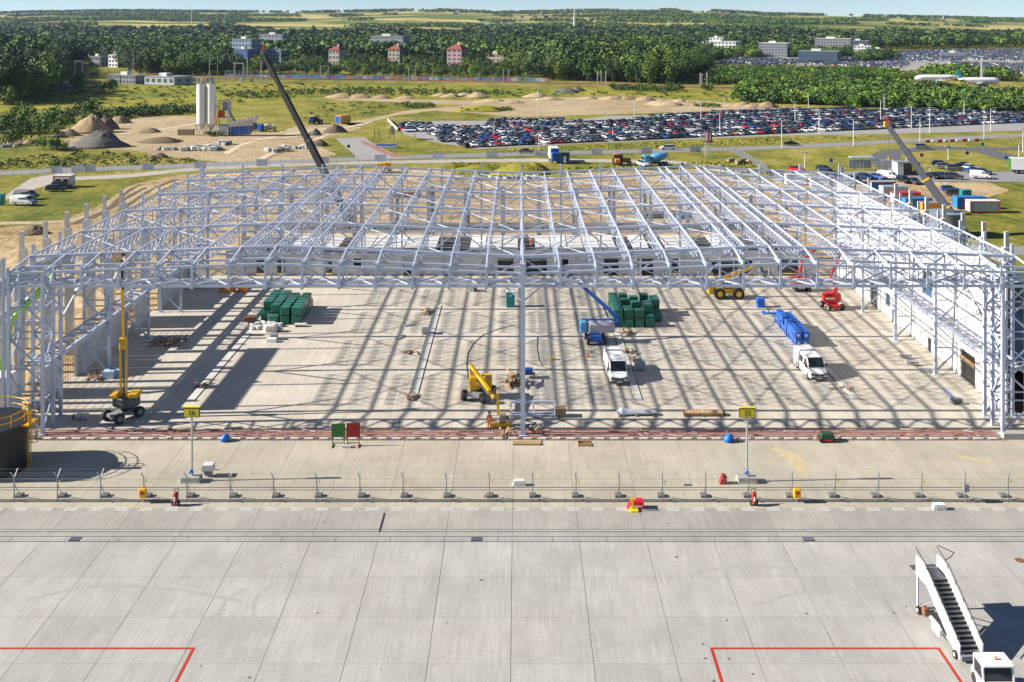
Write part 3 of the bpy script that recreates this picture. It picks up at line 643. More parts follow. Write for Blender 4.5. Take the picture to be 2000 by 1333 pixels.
X, Y = G(1412, 944); tag(MB().prism([(-.3, 0), (.25, 0), (.3, .6), (-.05, .75)], 'y', -.3, .3).build("red_plate", redboard, loc=(X, Y, 0)), "small red plate leaning left of the right signpost foot", "plate")
X, Y = G(1343, 948); tag(MB().bx(-.3, .3, -.2, .2, 0, .03).build("gully_grate", dkgrey, loc=(X, Y, 0)), "small dark gully grate behind the fence left of the right signpost", "grate")
for num, x, yb, X2 in (("36", 375, 940, 0), ("35", 1459, 941, 0)):
    X, Y = G(x, yb); side = "left" if num == "36" else "right"
    t = thing("signpost", f"yellow sign board reading {num} on a tall grey post, {side} of the centre column", "sign", (X, Y, 0))
    MB().cbox(-.85, .75, -.5, .5, 0, .5, .04).build("foot", conc, t); MB().bx(-.86, .76, -.515, .515, .0, .12).build("foot_base", conc_l, t)
    MB().tube((0, 0, .5), (0, 0, 5.45), .10, 10, .085).build("pole", zinc, t)
    b = MB().cbox(-.66, .66, -.14, .14, 5.4, 6.25, .03).build("board", blackp, t); MB().bx(-.61, .61, -.155, -.142, 5.46, 6.10).build("face", signyel, b); MB().bx(-.67, .67, -.16, .16, 6.2, 6.27).build("cap", signyel, b)
    tc = bpy.data.curves.new("sign_number", 'FONT'); tc.body = num; tc.size = .62; tc.align_x = 'CENTER'; tc.align_y = 'CENTER'; tc.extrude = .004; tc.materials.append(blackp)
    tmp = bpy.data.objects.new("tmp", tc); COL.objects.link(tmp); bpy.context.view_layer.update(); tm = bpy.data.meshes.new_from_object(tmp.evaluated_get(bpy.context.evaluated_depsgraph_get())); bpy.data.objects.remove(tmp)
    to = link("sign_number", tm, b, (0, -.162, 5.78)); to.rotation_euler = (R(90), 0, 0)
    MB().tube((-.25, -.12, .7), (.0, -.12, .95), .09, 8).tube((.0, -.12, .95), (.14, -.1, .7), .08, 8).build("blue_wrap", tarp, t)
for x, m_, c, l, dy in ((661, green, "green", "square green board on legs left of the red board", 0), (690, redboard, "red", "square dark red board on legs right of the green board", 0)):
    X, Y = G(x, 872); t = thing("display_board", l, "board", (X, Y, 0))
    MB().bx(-.62, .62, -.03, .03, .82, 2.05 if c == "green" else 2.12).build("panel", m_, t)
    for s in (-1, 1):
        MB().bar((s * .52, -.04, 0), (s * .52, 0, .9), .07).build("leg", m_, t); MB().bar((s * .52, -.45, .04), (s * .52, .45, .04), .08).build("foot", m_, t)
    MB().bar((-.5, 0, .3), (.5, 0, .3), .06).build("crossbar", m_, t)
    for k in range(3): MB().bx(-.6 + k * .4, -.58 + k * .4, -.036, -.03, .84, 2.03).build("seam", m_, t)
X, Y = G(686, 874); tag(MB().bx(-.6, .2, -.15, .15, 0, .22).build("concrete_weight", conc_l, loc=(X - .2, Y - .1, 0)), "concrete weight lying at the feet of the green and red boards", "weight")
def bag(x, y, l, sc=1.0):
    X, Y = G(x, y); m = MB(); r = []
    for k, (z, q) in enumerate(((0, .30), (.15, .42), (.4, .38), (.6, .22), (.68, .05))): r.append([(q * sc * math.cos(a) * (1 + .2 * math.sin(3 * a + k)) + z * .3, q * sc * math.sin(a), z * sc) for a in [i * .785 for i in range(8)]])
    tag(m.loft(r).build("blue_bag", tarp, loc=(X, Y, 0), smooth=True), l, "bag")
bag(437, 862, "blue plastic bag on the apron left of the green board"); bag(1421, 863, "blue plastic bag on the apron just left of sign 35's post", 1.1)
def planks(x, y, n, L, l, rz=0.0, w=.2):
    X, Y = G(x, y); t = thing("plank_pile", l, "planks", (X, Y, 0), rz)
    for i in range(n): MB().box((random.uniform(-.1, .1), (i % 5) * (w + .03) - .3, .05 + .08 * (i // 5)), (L * random.uniform(.85, 1), w, .07), rz=random.uniform(-.03, .03)).build("plank", wood if random.random() < .7 else wood_d, t)
    return t
planks(1030, 867, 6, 2.7, "pale planks lying flat on the apron by the centre column foot", -.03)
t = thing("timber_box", "small open timber tray on the apron right of the pale planks", "tray", (*G(1142, 870), 0)); MB().bx(-.65, .65, -.35, .35, 0, .08).build("base", wood, t); [MB().bx(a, b, c, d, .08, .3).build("side", wood, t) for a, b, c, d in ((-.65, .65, -.35, -.29), (-.65, .65, .29, .35), (-.65, -.59, -.29, .29))]
X, Y = G(1614, 862); t = thing("site_generator", "small dark green generator on a red frame in front of the red rails", "generator", (X, Y, 0)); MB().cbox(-.62, .62, -.4, .4, .3, .82, .12).build("body", mat("engine_green", (.02, .07, .03), .5, 0, .3, 3), t); MB().bar((-.8, -.4, .2), (.9, -.4, .2), .12).bar((-.8, .4, .2), (.9, .4, .2), .12).build("frame", red, t); [MB().tube((s * .55, -.5, .22), (s * .55, .5, .22), .2, 10).build("wheel", black, t) for s in (-1, 1)]
t = thing("timber_stack", "long brown timber bundle on the hall floor left of sign 35", "timber bundle", (*G(1372, 811), 0))
for i in range(12): MB().bx(-1.95, 1.95, -.45 + (i % 6) * .15, -.32 + (i % 6) * .15, .12 + .13 * (i // 6), .24 + .13 * (i // 6)).build("beam", wood, t)
for s in (-1.8, 0, 1.8): MB().bx(s - .06, s + .06, -.5, .5, 0, .12).build("bearer", wood_d, t)
MB().bx(-.03, .03, -.47, .47, .38, .4).build("strap", white, t); MB().bx(1.95, 2.2, -.3, .3, .05, .3).build("end_block", blackp, t)
t = thing("wrapped_sections", "film wrapped bundle of metal sections on bearers on the hall floor", "bundle", (*G(1242, 811), 0)); MB().loft([[(x_, w_ * math.cos(a), .3 + h_ * math.sin(a)) for a in [i * .785 for i in range(8)]] for x_, w_, h_ in ((-1.9, .3, .2), (-1.4, .5, .42), (-.9, .42, .3), (.2, .4, .22), (1.8, .36, .16), (2.0, .2, .1))]).build("wrapped_load", foil, t); [MB().bx(s - .08, s + .08, -.55, .55, 0, .12).build("bearer", wood, t) for s in (-1.7, 0, 1.7)]

# ---------------- black tank with yellow ladder ----------------
t = thing("black_tank", "round black storage tank with yellow railing and ladder at the left edge", "tank", (-45.9, 92.2, 0))
MB().tube((0, 0, 0), (0, 0, 3.95), 3.25, 48).build("shell", mat("tank_black", (.018, .017, .018), .45, 0, .2, 1), t); MB().tube((0, 0, 3.95), (0, 0, 4.02), 3.32, 48).build("rim", blackp, t)
for z in (4.5, 5.05): MB().path([(3.1 * math.cos(a), 3.1 * math.sin(a), z) for a in [i * math.pi / 16 for i in range(33)]], .035, 6).build("handrail", yellow, t)
for i in range(12): a = i * math.pi / 6; MB().bar((3.1 * math.cos(a), 3.1 * math.sin(a), 4), (3.1 * math.cos(a), 3.1 * math.sin(a), 5.05), .07).build("rail_post", yellow, t)
la_ = MB()
for s in (-.28, .28): la_.bar((3.55, s, 0), (3.55, s, 5.0), .06)
for i in range(16): la_.bar((3.55, -.28, .3 + i * .3), (3.55, .28, .3 + i * .3), .04)
la_.build("ladder", yellow, t); m = MB()
for z in (2.3, 3.1, 3.9, 4.8): m.path([(3.55 + .75 * math.sin(a), .42 * math.cos(a), z) for a in [k * math.pi / 6 for k in range(7)]], .035, 4)
for a in (.5, 1.57, 2.6): m.bar((3.55 + .75 * math.sin(a), .42 * math.cos(a), 2.3), (3.55 + .75 * math.sin(a), .42 * math.cos(a), 4.9), .05)
m.build("ladder_cage", yellow, t); MB().bx(2.9, 3.9, -.8, .8, 3.85, 3.95).bx(3.85, 3.9, -.8, -.4, 3.95, 5).build("landing", yellow, t)

# ---------------- passenger stairs and tug ----------------
t = thing("passenger_stairs", "white mobile aircraft boarding stairs with black handrails on the near apron", "boarding stairs", (27.35, 64.6, 0), R(5))
W2 = .64; NS = 15; run, rise = 4.0, 2.3
stp = MB().bx(-W2, W2, 0, .19, -.04, 0).mesh("step", zinc); tread_gap = MB().bx(-W2, W2, .22, .24, -.05, .14).mesh("gap_shade", blackp)  # black strips paint the shade in the open gaps between treads
for i in range(NS): s = link("step", stp, t, (0, i * run / NS, .45 + i * rise / NS)); link("gap_shade", tread_gap, s)
MB().bx(-W2 - .02, W2 + .02, run, run + 1.55, 2.62, 2.72).build("platform", midgrey, t)
MB().bx(-W2 - .35, W2 + .1, run + 1.5, run + 1.95, 2.6, 2.7).build("platform_lip", dkgrey, t)
for s in (-1, 1):
    x0, x1 = (s * (W2 + .03), s * (W2 + .12)); x0, x1 = min(x0, x1), max(x0, x1)
    MB().prism([(-.25, .10), (.1, .10), (run, 2.35), (run + 1.5, 2.35), (run + 1.5, 3.55), (run + .5, 3.55), (run - .3, 3.15), (-.25, .95)], 'x', x0, x1).build("side_panel", white, t)
    xm = s * (W2 + .075)
    MB().path([(xm, -.2, 1.25), (xm, run - .1, 3.60), (xm, run + 1.3, 3.95), (xm, run + 1.6, 4.05)], .03, 6).build("handrail", black, t)
    for k in range(5): y = .1 + k * 1.0; MB().bar((xm, y, .95 + y * .55), (xm, y, 1.32 + y * .575), .03).build("rail_post", black, t)
MB().path([(W2 + .1, run + .6, 3.6), (W2 + .5, run + .5, 3.9), (W2 + .55, run + .2, 4.3), (W2 + .1, run + 1.5, 4.15)], .03, 6).build("side_hoop", black, t)
for s in (-1, 1):
    MB().bar((s * .7, run + 1.35, .3), (s * .7, run + 1.35, 2.6), .11).build("support_leg", white, t); MB().bar((s * .7, run + 1.2, .35), (s * .55, run - .9, 1.9), .06).build("stay", zinc, t)
    for y in (.15, run + 1.0): w = MB().tube((s * .72, y, .24), (s * .9, y, .24), .24, 14).build("wheel", black, t); MB().tube((s * .9, y, .24), (s * .91, y, .24), .12, 10).build("hub", offwhite, w)
    MB().bar((s * .45, -.4, .28), (s * .45, run + 1.4, .32), .14).build("chassis_beam", white, t)
MB().bar((-.7, run + 1.0, .35), (.7, run + 1.0, .35), .12).bar((-.7, .15, .3), (.7, .15, .3), .12).build("axle", steel_d, t)
MB().tube((-.45, 1.2, .45), (-.35, run - .6, 1.7), .07, 8).build("lift_ram", zinc, t); MB().cbox(-.85, -.5, run + .1, run + .55, .3, .8, .05).build("pump_box", rust, t)
MB().cbox(-1.0, -.7, 1.9, 2.9, .3, .7, .05).build("battery_box", white, t); MB().bar((0, -.3, .3), (.05, -1.6, .35), .09).build("tow_bar", steel_d, t)
MB().bx(-.72, .72, -.45, -.2, .16, .42).build("bumper", steel_d, t)
t = thing("tow_tractor", "white airport tow tractor cab with orange beacon at the lower right corner", "tow tractor", (27.45, 61.5, 0))
MB().cbox(-.84, .84, -2.4, 1.2, .28, .82, .07).build("chassis", white, t)
MB().prism([(-.58, .82), (.62, .82), (.62, 1.72), (-.42, 1.72)], 'x', -.84, .84).build("cab_core", dkgrey, t)
MB().cbox(-.92, .92, -.62, .74, 1.72, 1.83, .04).build("roof", white, t)
MB().add([(-.74, -.60, .92), (.74, -.60, .92), (.72, -.46, 1.66), (-.72, -.46, 1.66)], [(0, 1, 2, 3)]).build("windscreen", glass, t)
for s in (-1, 1):
    MB().bar((s * .87, -.62, .82), (s * .87, -.46, 1.74), .09).bar((s * .87, .64, .82), (s * .87, .64, 1.74), .09).build("pillar", white, t); MB().bx(s * .845 - .004, s * .845 + .004, -.40, .56, .98, 1.64).build("side_window", glass, t)
    for y in (-1.7, .75): MB().tube((s * .62, y, .32), (s * .86, y, .32), .32, 16).build("wheel", black, t)
    MB().cbox(s * .6 - .12, s * .6 + .12, -2.43, -2.38, .5, .68, .02).build("headlight", offwhite, t)
MB().cbox(-.8, .8, -2.3, -.66, .82, .98, .06).build("bonnet", white, t)
MB().tube((.1, .0, 1.83), (.1, 0, 1.98), .07, 10).build("beacon", orange, t); MB().bar((.1, 0, 1.86), (.28, -.05, 1.86), .03).build("beacon_stalk", redline, t)
# ---------------- floor strips and pallets inside the hall ----------------
for i, (X, y0, y1, w, l) in enumerate([(-33.4, 108.5, 131.5, .8, "light grey floor channel strip on the left, behind sign 36"), (-10.85, 108.5, 144.5, .8, "light grey floor channel strip left of the yellow lift"), (12.2, 108.5, 133, .78, "light grey floor channel strip beside the middle white van"), (34.4, 108.8, 125.5, .78, "light grey floor channel strip beside the right white van")]):
    t = thing("floor_channel", l, "floor channel", (X, y0, 0)); n = int((y1 - y0) / 2.9)
    MB().bx(-w / 2 - .1, w / 2 + .12, 0, y1 - y0, .0, .012).build("joint_gap", pjoint, t)
    pm_ = MB().bx(-w / 2, w / 2, .02, (y1 - y0) / n - .02, .012, .07).mesh("cover_plate", conc_l)
    for k in range(n): link("cover_plate", pm_, t, (0, k * (y1 - y0) / n, 0))
def pallet_mesh(w, d, h):
    m = MB(); m.loft([[(a * w * s, b * d * s, z) for a, b in ((-.5, -.46), (-.46, -.5), (.46, -.5), (.5, -.46), (.5, .46), (.46, .5), (-.46, .5), (-.5, .46))] for s, z in ((.98, .12), (1, h * .5), (.985, h - .05), (.93, h))]); return m.mesh("wrapped_load", greenwrap)
pl_b = MB()
for s in (-.5, 0, .5): pl_b.bx(s * .95 - .06, s * .95 + .06, -.55, .55, 0, .12)
pl_b = pl_b.mesh("pallet_base", wood_d); pl_m = pallet_mesh(1.14, 1.16, 1.08); strap = MB().bx(-.58, .58, -.04, .04, 1.078, 1.095).mesh("strap", mat("strap_pale", (.25, .45, .38), .4)); pl_proto = []
def pallet(loc, label, group, rz=0):
    t = thing("wrapped_pallet", label, "pallet", loc, rz, group); o = link("wrapped_load", pl_m, t); link("strap", strap, o); link("pallet_base", pl_b, t)
Ln = {0: "lower", 1: "upper"}
x0, yf = -32.6, 135.9
for c in range(4):
    for r in range(7 if c != 2 else 6):
        if c == 0 and r == 0: continue
        for z in range(2):
            if z == 1 and (c, r) in ((0, 1), (1, 0), (3, 6)): continue
            pallet((x0 + c * 1.42 + random.uniform(-.06, .06), yf + r * 1.27 + (c == 0) * .3, z * 1.12), f"{Ln[z]} green wrapped pallet, {nth(c+1)} column from left, {nth(r+1)} row back, left stack", "green wrapped pallets in the left stack", random.uniform(-.04, .04))
x0, yf = 12.6, 134.6
top2 = {(0, r) for r in range(7)} | {(1, 0), (2, 0), (1, 4), (2, 3), (1, 1), (3, 2), (3, 3), (4, 4), (4, 5), (3, 6), (2, 5), (1, 6)}
for c in range(5):
    for r in range(7):
        if c == 4 and r < 2: continue
        for z in range(2):
            if z == 1 and (c, r) not in top2: continue
            pallet((x0 + c * 1.28 + random.uniform(-.06, .06) + (.15 if c > 2 else 0), yf + r * 1.27, z * 1.12), f"{Ln[z]} green wrapped pallet, {nth(c+1)} column from left, {nth(r+1)} row back, right stack", "green wrapped pallets in the right stack", random.uniform(-.04, .04))
bp = MB(); bp.loft([[(a * .80 * s, b * .96 * s, z) for a, b in ((-.5, -.45), (-.45, -.5), (.45, -.5), (.5, -.45), (.5, .45), (.45, .5), (-.45, .5), (-.5, .45))] for s, z in ((.97, .05), (1, .45), (.98, .86), (.93, .9))]); bp = bp.mesh("wrapped_load", bluewrap); bpb = MB().bx(-.38, .38, -.4, .4, 0, .05).mesh("pallet_base", wood_d); bps = MB().bx(-.2, .12, -.485, -.478, .3, .6).mesh("paper_label", offwhite)
for c in range(2):
    for r in range(10):
        for z in range(2):
            if z == 1 and (r > 8 or (c == 0 and r == 5) or (c == 1 and r > 7)): continue
            t = thing("blue_bale", f"{Ln[z]} blue wrapped bale, {nth(c+1)} of two columns, {nth(r+1)} row behind the white van", "bale", (33.2 + c * .86 + random.uniform(-.05, .05), 126.6 + r * 1.08, z * .93), random.uniform(-.06, .06), "blue wrapped bales behind the right van")
            o = link("wrapped_load", bp, t); link("paper_label", bps, o); link("pallet_base", bpb, t)
X, Y = G(1485, 600); tag(MB().cbox(-.5, .5, -.5, .5, 0, 1.25, .06).build("blue_bale", bluewrap, loc=(X, Y, 0)), "single tall blue wrapped bale standing alone below the yellow telehandler", "bale")
X, Y = G(1502, 612); t = thing("folded_tarp", "flat blue and white folded sheet on the floor by the lone blue bale", "tarp", (X, Y, 0)); MB().cbox(-.9, .8, -.6, .6, 0, .16, .04).build("blue_sheet", tarp, t); MB().cbox(-.35, .5, -.3, .4, .16, .24, .03).build("white_sheet", white, t)
# portable toilets
def toilet(loc, label, rz=0, roof=white):
    t = thing("portable_toilet", label, "portable toilet", loc, rz); MB().cbox(-.58, .58, -.58, .58, .08, 2.05, .05).build("cabin", teal, t); MB().bx(-.5, .5, -.5, .5, 0, .08).build("skid", dkgrey, t)
    MB().loft([[(a * .6 * s, b * .6 * s, z) for a, b in ((-1, -1), (1, -1), (1, 1), (-1, 1))] for s, z in ((1, 2.06), (.98, 2.12), (.75, 2.24))]).build("roof", roof, t)
    d = MB().bx(-.42, .42, -.60, -.582, .15, 1.9).build("door", teal, t); MB().tube((0, -.602, 1.6), (0, -.612, 1.6), .16, 16).build("emblem", white, d); MB().tube((0, -.613, 1.6), (0, -.62, 1.6), .1, 12).build("emblem_ring", teal, d); MB().bx(.3, .34, -.63, -.6, .95, 1.1).build("handle", dkgrey, d); return t
toilet((*G(997, 599), 0), "teal portable toilet with white roof left of the centre column", roof=white)
X, Y = G(922, 569); t = thing("site_compressor", "small grey and white box machine on the floor at the back of the hall", "machine", (X, Y, 0)); MB().cbox(-.45, .3, -.5, .5, 0, .9, .05).build("casing", offwhite, t); MB().cbox(.32, .7, -.4, .4, 0, .75, .04).build("motor", dkgrey, t)
# timber heaps, cage, crates
def stick_heap(x, y, n, L, W, l, cat="timber heap", mats_=(wood, wood_d), zmax=.6, group=None):
    X, Y = G(x, y); t = thing("timber_heap", l, cat, (X, Y, 0), 0, group)
    for i in range(n):
        a = random.gauss(1.35, .35); MB().box((random.uniform(-W, W), random.uniform(-W, W), .08 + random.random() * zmax), (random.uniform(.5, 1) * L, .16, .07), rz=a, rx=random.uniform(-.12, .12)).build("plank", random.choice(mats_), t)
    return t
stick_heap(1004, 752, 34, 2.4, .8, "heap of broken timber planks left of the centre column", zmax=1.2)
t = thing("tool_crate", "blue tub on a timber trestle right of the centre column", "crate", (*G(1033, 738), 0)); MB().cbox(-.5, .4, -.4, .4, .45, 1.0, .05).build("tub", blue, t); [MB().bar((s * .5, -.4, 0), (s * .45, -.3, .5), .08).bar((s * .5, .4, 0), (s * .45, .3, .5), .08).build("trestle_leg", wood, t) for s in (-1, 1)]; MB().bx(-.7, .7, -.45, .45, .4, .46).build("trestle_top", wood, t)
stick_heap(835, 612, 9, 2.4, .5, "leaning timber boards at the far end of the left floor channel", zmax=.5)
stick_heap(802, 778, 10, 2.0, .35, "timber boards at the near end of the floor channel, left of the lift", zmax=.2)
stick_heap(805, 690, 7, 1.4, .7, "scattered pale sticks left of the second floor channel", zmax=.2)
stick_heap(1228, 690, 12, 1.1, .6, "timber offcuts right of the middle van's roof", zmax=.35); stick_heap(1240, 705, 12, 1.0, .6, "timber offcuts heaped right behind the grey tub", zmax=.35)
stick_heap(1226, 652, 10, 1.3, .7, "timber offcuts in front of the right green stack", zmax=.45); stick_heap(395, 755, 8, 1.3, .7, "timber offcuts beside the leftmost floor channel", zmax=.2)
stick_heap(190, 737, 18, 1.6, .9, "heap of dusty timber beside the pale blue insulation packs", zmax=.3, mats_=(wood_d, rust, wood)); stick_heap(330, 670, 26, 2.6, 1.9, "dark rubble heap of boards and forms in the left shade", zmax=.4, mats_=(wood_d, dkgrey, rust)); stick_heap(980, 848, 8, 1.3, 1.2, "boards dumped at the rail trench beside the orange clad worker", zmax=.2)
stick_heap(1040, 838, 9, 1.5, .7, "steel and timber bits at the centre column's foot, right side", zmax=.3, mats_=(zinc, wood, blackp)); stick_heap(1650, 760, 7, .9, .7, "timber bits on the floor below the right white van", zmax=.15)
t = thing("steel_table_frame", "pale blue-grey steel frame lying on the floor right of the centre column", "steel frame", (*G(1060, 815), 0)); s2 = .13
for a, b in (((-3.2, -.3, .25), (1.2, -.3, .25)), ((-3.2, .3, 1.35), (1.2, .3, 1.35)), ((-.9, -.3, .1), (-.9, .3, 1.35)), ((1.2, -.3, .1), (1.2, .3, 1.35)), ((-3.1, -.3, .1), (-3.1, .3, 1.35)), ((-3.2, .3, .25), (1.2, .3, .25))): MB().bar(a, b, s2, .2).build("member", steel, t)
t = thing("timber_cage", "dark timber crate beside the steel frame right of the centre column", "crate", (*G(1094, 813), 0)); MB().bx(-.5, .5, -.5, .5, .1, .9).build("load", wood_d, t); [MB().bx(-.52 + k * .25, -.45 + k * .25, -.53, -.5, 0, 1.15).build("slat", wood, t) for k in range(5)]
t = thing("stillage_cage", "wire cage box standing on the second floor channel", "cage", (*G(831, 652), 0)); MB().bx(-.48, .48, -.5, .5, .1, .14).build("base", zinc, t); m = MB()
for i in range(7): m.bar((-.48 + i * .16, -.5, .1), (-.48 + i * .16, -.5, 1.1), .03).bar((-.48 + i * .16, .5, .1), (-.48 + i * .16, .5, 1.1), .03).bar((-.48, -.5, .15 + i * .16), (.48, -.5, .15 + i * .16), .03)
m.build("cage_wire", zinc, t); MB().cbox(-.43, .43, -.44, .44, .14, .95, .04).build("load", offwhite, t)
t = thing("water_tub", "grey-green ribbed plastic tub right of the middle white van", "tub", (*G(1250, 722), 0)); MB().cbox(-.55, .55, -.55, .55, .12, .95, .1).build("bottle", mat("tub_plastic", (.30, .38, .40), .4), t); [MB().bx(-.56, .56, s - .02, s + .02, .1, .97).build("rib", zinc, t) for s in (-.5, 0, .5)]
for (x, y, rz, l) in ((800, 636, .6, "grey steel plate pair lying left of the wire cage"), (782, 660, 1.1, "short grey plate pair lying on the floor left of the second channel")):
    t = thing("plate_pair", l, "plates", (*G(x, y), 0), rz); MB().bx(-.8, .8, -.3, -.05, 0, .12).build("plate", midgrey, t); MB().bx(-.8, .8, .0, .25, 0, .1).build("plate", midgrey, t)
for i, (x, y) in enumerate(((1770, 700), (1783, 713), (1805, 727))):
    t = thing("metal_tray_stack", ["upper stack of bent metal trays near the right wall", "middle stack of bent metal trays near the right wall", "lower stack of bent metal trays near the right wall"][i], "metal trays", (*G(x, y), 0), -.5)
    for k in range(5): MB().box((random.uniform(-.1, .1), random.uniform(-.1, .1), .08 + k * .09), (1.3, .4, .05), rz=random.uniform(-.3, .3)).build("tray", zinc, t)
t = thing("floor_scrubber", "dark tub on the floor with a blue handle near the right tower", "barrow", (*G(1867, 789), 0)); MB().cbox(-.5, .5, -.35, .35, .1, .55, .1).build("tub", dkgrey, t); MB().bar((-.1, .1, .5), (-.75, 1.6, 1.0), .1).build("handle", blue, t)
for i, (x, y) in enumerate(((213, 738), (228, 734))):
    X, Y = G(x, y); t = thing("insulation_pack", ["left pale blue insulation pack by the left lattice columns", "right pale blue insulation pack by the left lattice columns"][i], "insulation pack", (X, Y, 0)); [MB().bx(-.6, .6, -.5, .5, .02 + k * .2, .2 + k * .2).build("board", ins, t) for k in range(4)]
t = thing("sack_pallet", "pallet of pale sacks left of the upright yellow boom lift", "sacks", (*G(160, 818), 0)); [MB().cbox(-.6 + (k % 2) * .62, -.02 + (k % 2) * .62, -.4, .4, .1 + .17 * (k // 2), .26 + .17 * (k // 2), .05).build("sack", offwhite, t) for k in range(4)]; MB().cbox(-.95, -.65, -.2, .3, 0, .4, .08).build("bucket", midgrey, t)
# rubbish heap of sacks beside the left green stack
t = thing("waste_heap", "heap of white sacks and sheets left of the left green pallet stack", "heap", (*G(520, 640), 0))
for k in range(46):
    s = random.uniform(.25, .6); MB().box((random.uniform(-1.9, 1.7), random.uniform(-1.0, 2.0), s / 2 * .8), (s, s * .9, s * .8), rz=random.random() * 3).build("sack", random.choice((offwhite, white, midgrey, offwhite)), t)
MB().box((-2.6, 2.2, .5), (1.5, .6, .5), rz=.15).build("rusty_bin", rust, t)
t = thing("big_bag", "large pale bulk bag lying in front of the left green stack", "bulk bag", (*G(529, 648), 0)); MB().loft([[(.85 * a * s, .5 * b * s, z) for a, b in ((-1, -.6), (-.6, -1), (.6, -1), (1, -.6), (1, .6), (.6, 1), (-.6, 1), (-1, .6))] for s, z in ((.9, 0), (1.05, .4), (1, .75), (.7, .9))]).build("bag", offwhite, t); MB().tube((.85, 0, .4), (1.3, 0, .4), .3, 10).build("roll", midgrey, t)
t = thing("block_stack", "white box and grey crate in front of the left green stack", "boxes", (*G(532, 668), 0)); MB().cbox(-.7, .5, -.4, .4, 0, .45, .04).build("white_box", white, t); MB().bx(-.4, .4, .6, 1.3, 0, .7).build("grey_crate", midgrey, t)
t = thing("grey_block_pallet", "pallet of grey blocks in front of the left green stack", "blocks", (*G(534, 628), 0)); [MB().bx(-.7 + (k % 4) * .36, -.37 + (k % 4) * .36, -.4, .4, .05 + .3 * (k // 4), .33 + .3 * (k // 4)).build("block", midgrey, t) for k in range(12)]
t = thing("steel_pallet_rack", "brown pallet with round holes beside the left green stack", "pallet", (*G(587, 638), 0)); MB().bx(-.75, .75, -.35, .35, .25, .35).build("deck", offwhite, t); [MB().tube((s, -.36, .13), (s, .36, .13), .12, 8).build("roll", rust, t) for s in (-.5, 0, .5)]
# hose loops on the floor
def hose(pts, l, r=.035, m=black):
    tag(MB().path([(*G(x, y), r) for x, y in pts], r, 5).build("hose", m), l, "hose")
hose([(x, y) for x, y in ((915, 742), (911, 715), (914, 690), (926, 670), (945, 654), (975, 643), (1005, 636))], "thin black hose curving over the floor behind the yellow lift")
hose([(1050, 657), (1049, 680), (1053, 705), (1060, 715)], "short black hose on the floor right of the centre column")
X, Y = G(1148, 697); tag(MB().tube((0, 0, 0), (0, 0, .6), .18, 10, .03).bx(-.22, .22, -.22, .22, 0, .05).build("traffic_cone", orange, loc=(X, Y, 0)), "small orange cone on the floor left of the middle white van", "cone")
X, Y = G(1080, 703); tag(MB().cbox(-.25, .25, -.2, .2, 0, .3, .03).build("yellow_box", yellow, loc=(X, Y, 0)), "small yellow box alone on the floor between column and van", "box")

# ---------------- people ----------------
def person(loc, label, col_m, rz=0, arm=.35, helmet=None):
    t = thing("person", label, "person", loc, rz)
    def skin_body(name, vs, es, rad, m):
        me = bpy.data.meshes.new(name); me.from_pydata(vs, es, []); me.materials.append(m); o = link(name, me, t); md = o.modifiers.new("skin", 'SKIN'); me.skin_vertices or me.update()
        for i, r in enumerate(rad): me.skin_vertices[0].data[i].radius = (r, r)
        me.skin_vertices[0].data[0].use_root = True; s = o.modifiers.new("sub", 'SUBSURF'); s.levels = 1; s.render_levels = 1; return o
    S = .93
    V = [(0, 0, .88), (0, 0, 1.1), (0, 0, 1.34), (0, .01, 1.45), (0, -.01, 1.58), (0, -.01, 1.68), (.17, 0, 1.34), (.26, -.03, 1.08), (.25, -.03 - arm * .5, .86), (-.17, 0, 1.34), (-.26, -.03, 1.08), (-.25, -.03 - arm * .5, .86), (.10, 0, .84), (.12, -.02, .46), (.13, .02, .08), (.13, -.12, .05), (-.10, 0, .84), (-.12, .03, .46), (-.14, .06, .08), (-.14, -.07, .05)]
    V = [tuple(c * S for c in v) for v in V]
    E = [(0, 1), (1, 2), (2, 3), (3, 4), (4, 5), (2, 6), (6, 7), (7, 8), (2, 9), (9, 10), (10, 11), (0, 12), (12, 13), (13, 14), (14, 15), (0, 16), (16, 17), (17, 18), (18, 19)]
    Rd = [.13, .14, .15, .06, .10, .085, .075, .055, .045, .075, .055, .045, .09, .07, .05, .045, .09, .07, .05, .045]
    skin_body("body", V, E, Rd, skin)
    Vc = V[:3] + [(0, .005, 1.40 * S)] + V[6:8] + [tuple(Vector(V[7]).lerp(Vector(V[8]), .85))] + V[9:11] + [tuple(Vector(V[10]).lerp(Vector(V[11]), .85))] + V[12:14] + [tuple(Vector(V[13]).lerp(Vector(V[14]), .85))] + V[16:18] + [tuple(Vector(V[17]).lerp(Vector(V[18]), .85))]
    Ec = [(0, 1), (1, 2), (2, 3), (2, 4), (4, 5), (5, 6), (2, 7), (7, 8), (8, 9), (0, 10), (10, 11), (11, 12), (0, 13), (13, 14), (14, 15)]
    skin_body("work_suit", Vc, Ec, [.155, .16, .175, .09, .095, .075, .065, .095, .075, .065, .11, .09, .075, .11, .09, .075], col_m)
    for z in (.98, 1.14): MB().tube((0, 0, z * S), (0, 0, z * S + .05), .20, 12).build("reflective_band", offwhite, t)
    MB().loft([[(q * math.cos(a), q * math.sin(a) - .01, z) for a in [i * .628 for i in range(10)]] for q, z in ((.16, 1.60 * S), (.13, 1.67 * S), (.10, 1.75 * S), (.03, 1.79 * S))]).build("helmet", helmet or blue, t, smooth=True)
    for s in (-1, 1): MB().cbox(s * .12 - .06, s * .12 + .06, -.2, .09, -.01, .09, .03).build("boot", black, t)
    return t
person((*G(956, 838), 0), "worker in orange overalls and dark blue helmet beside the yellow lift basket", hivis, R(200))
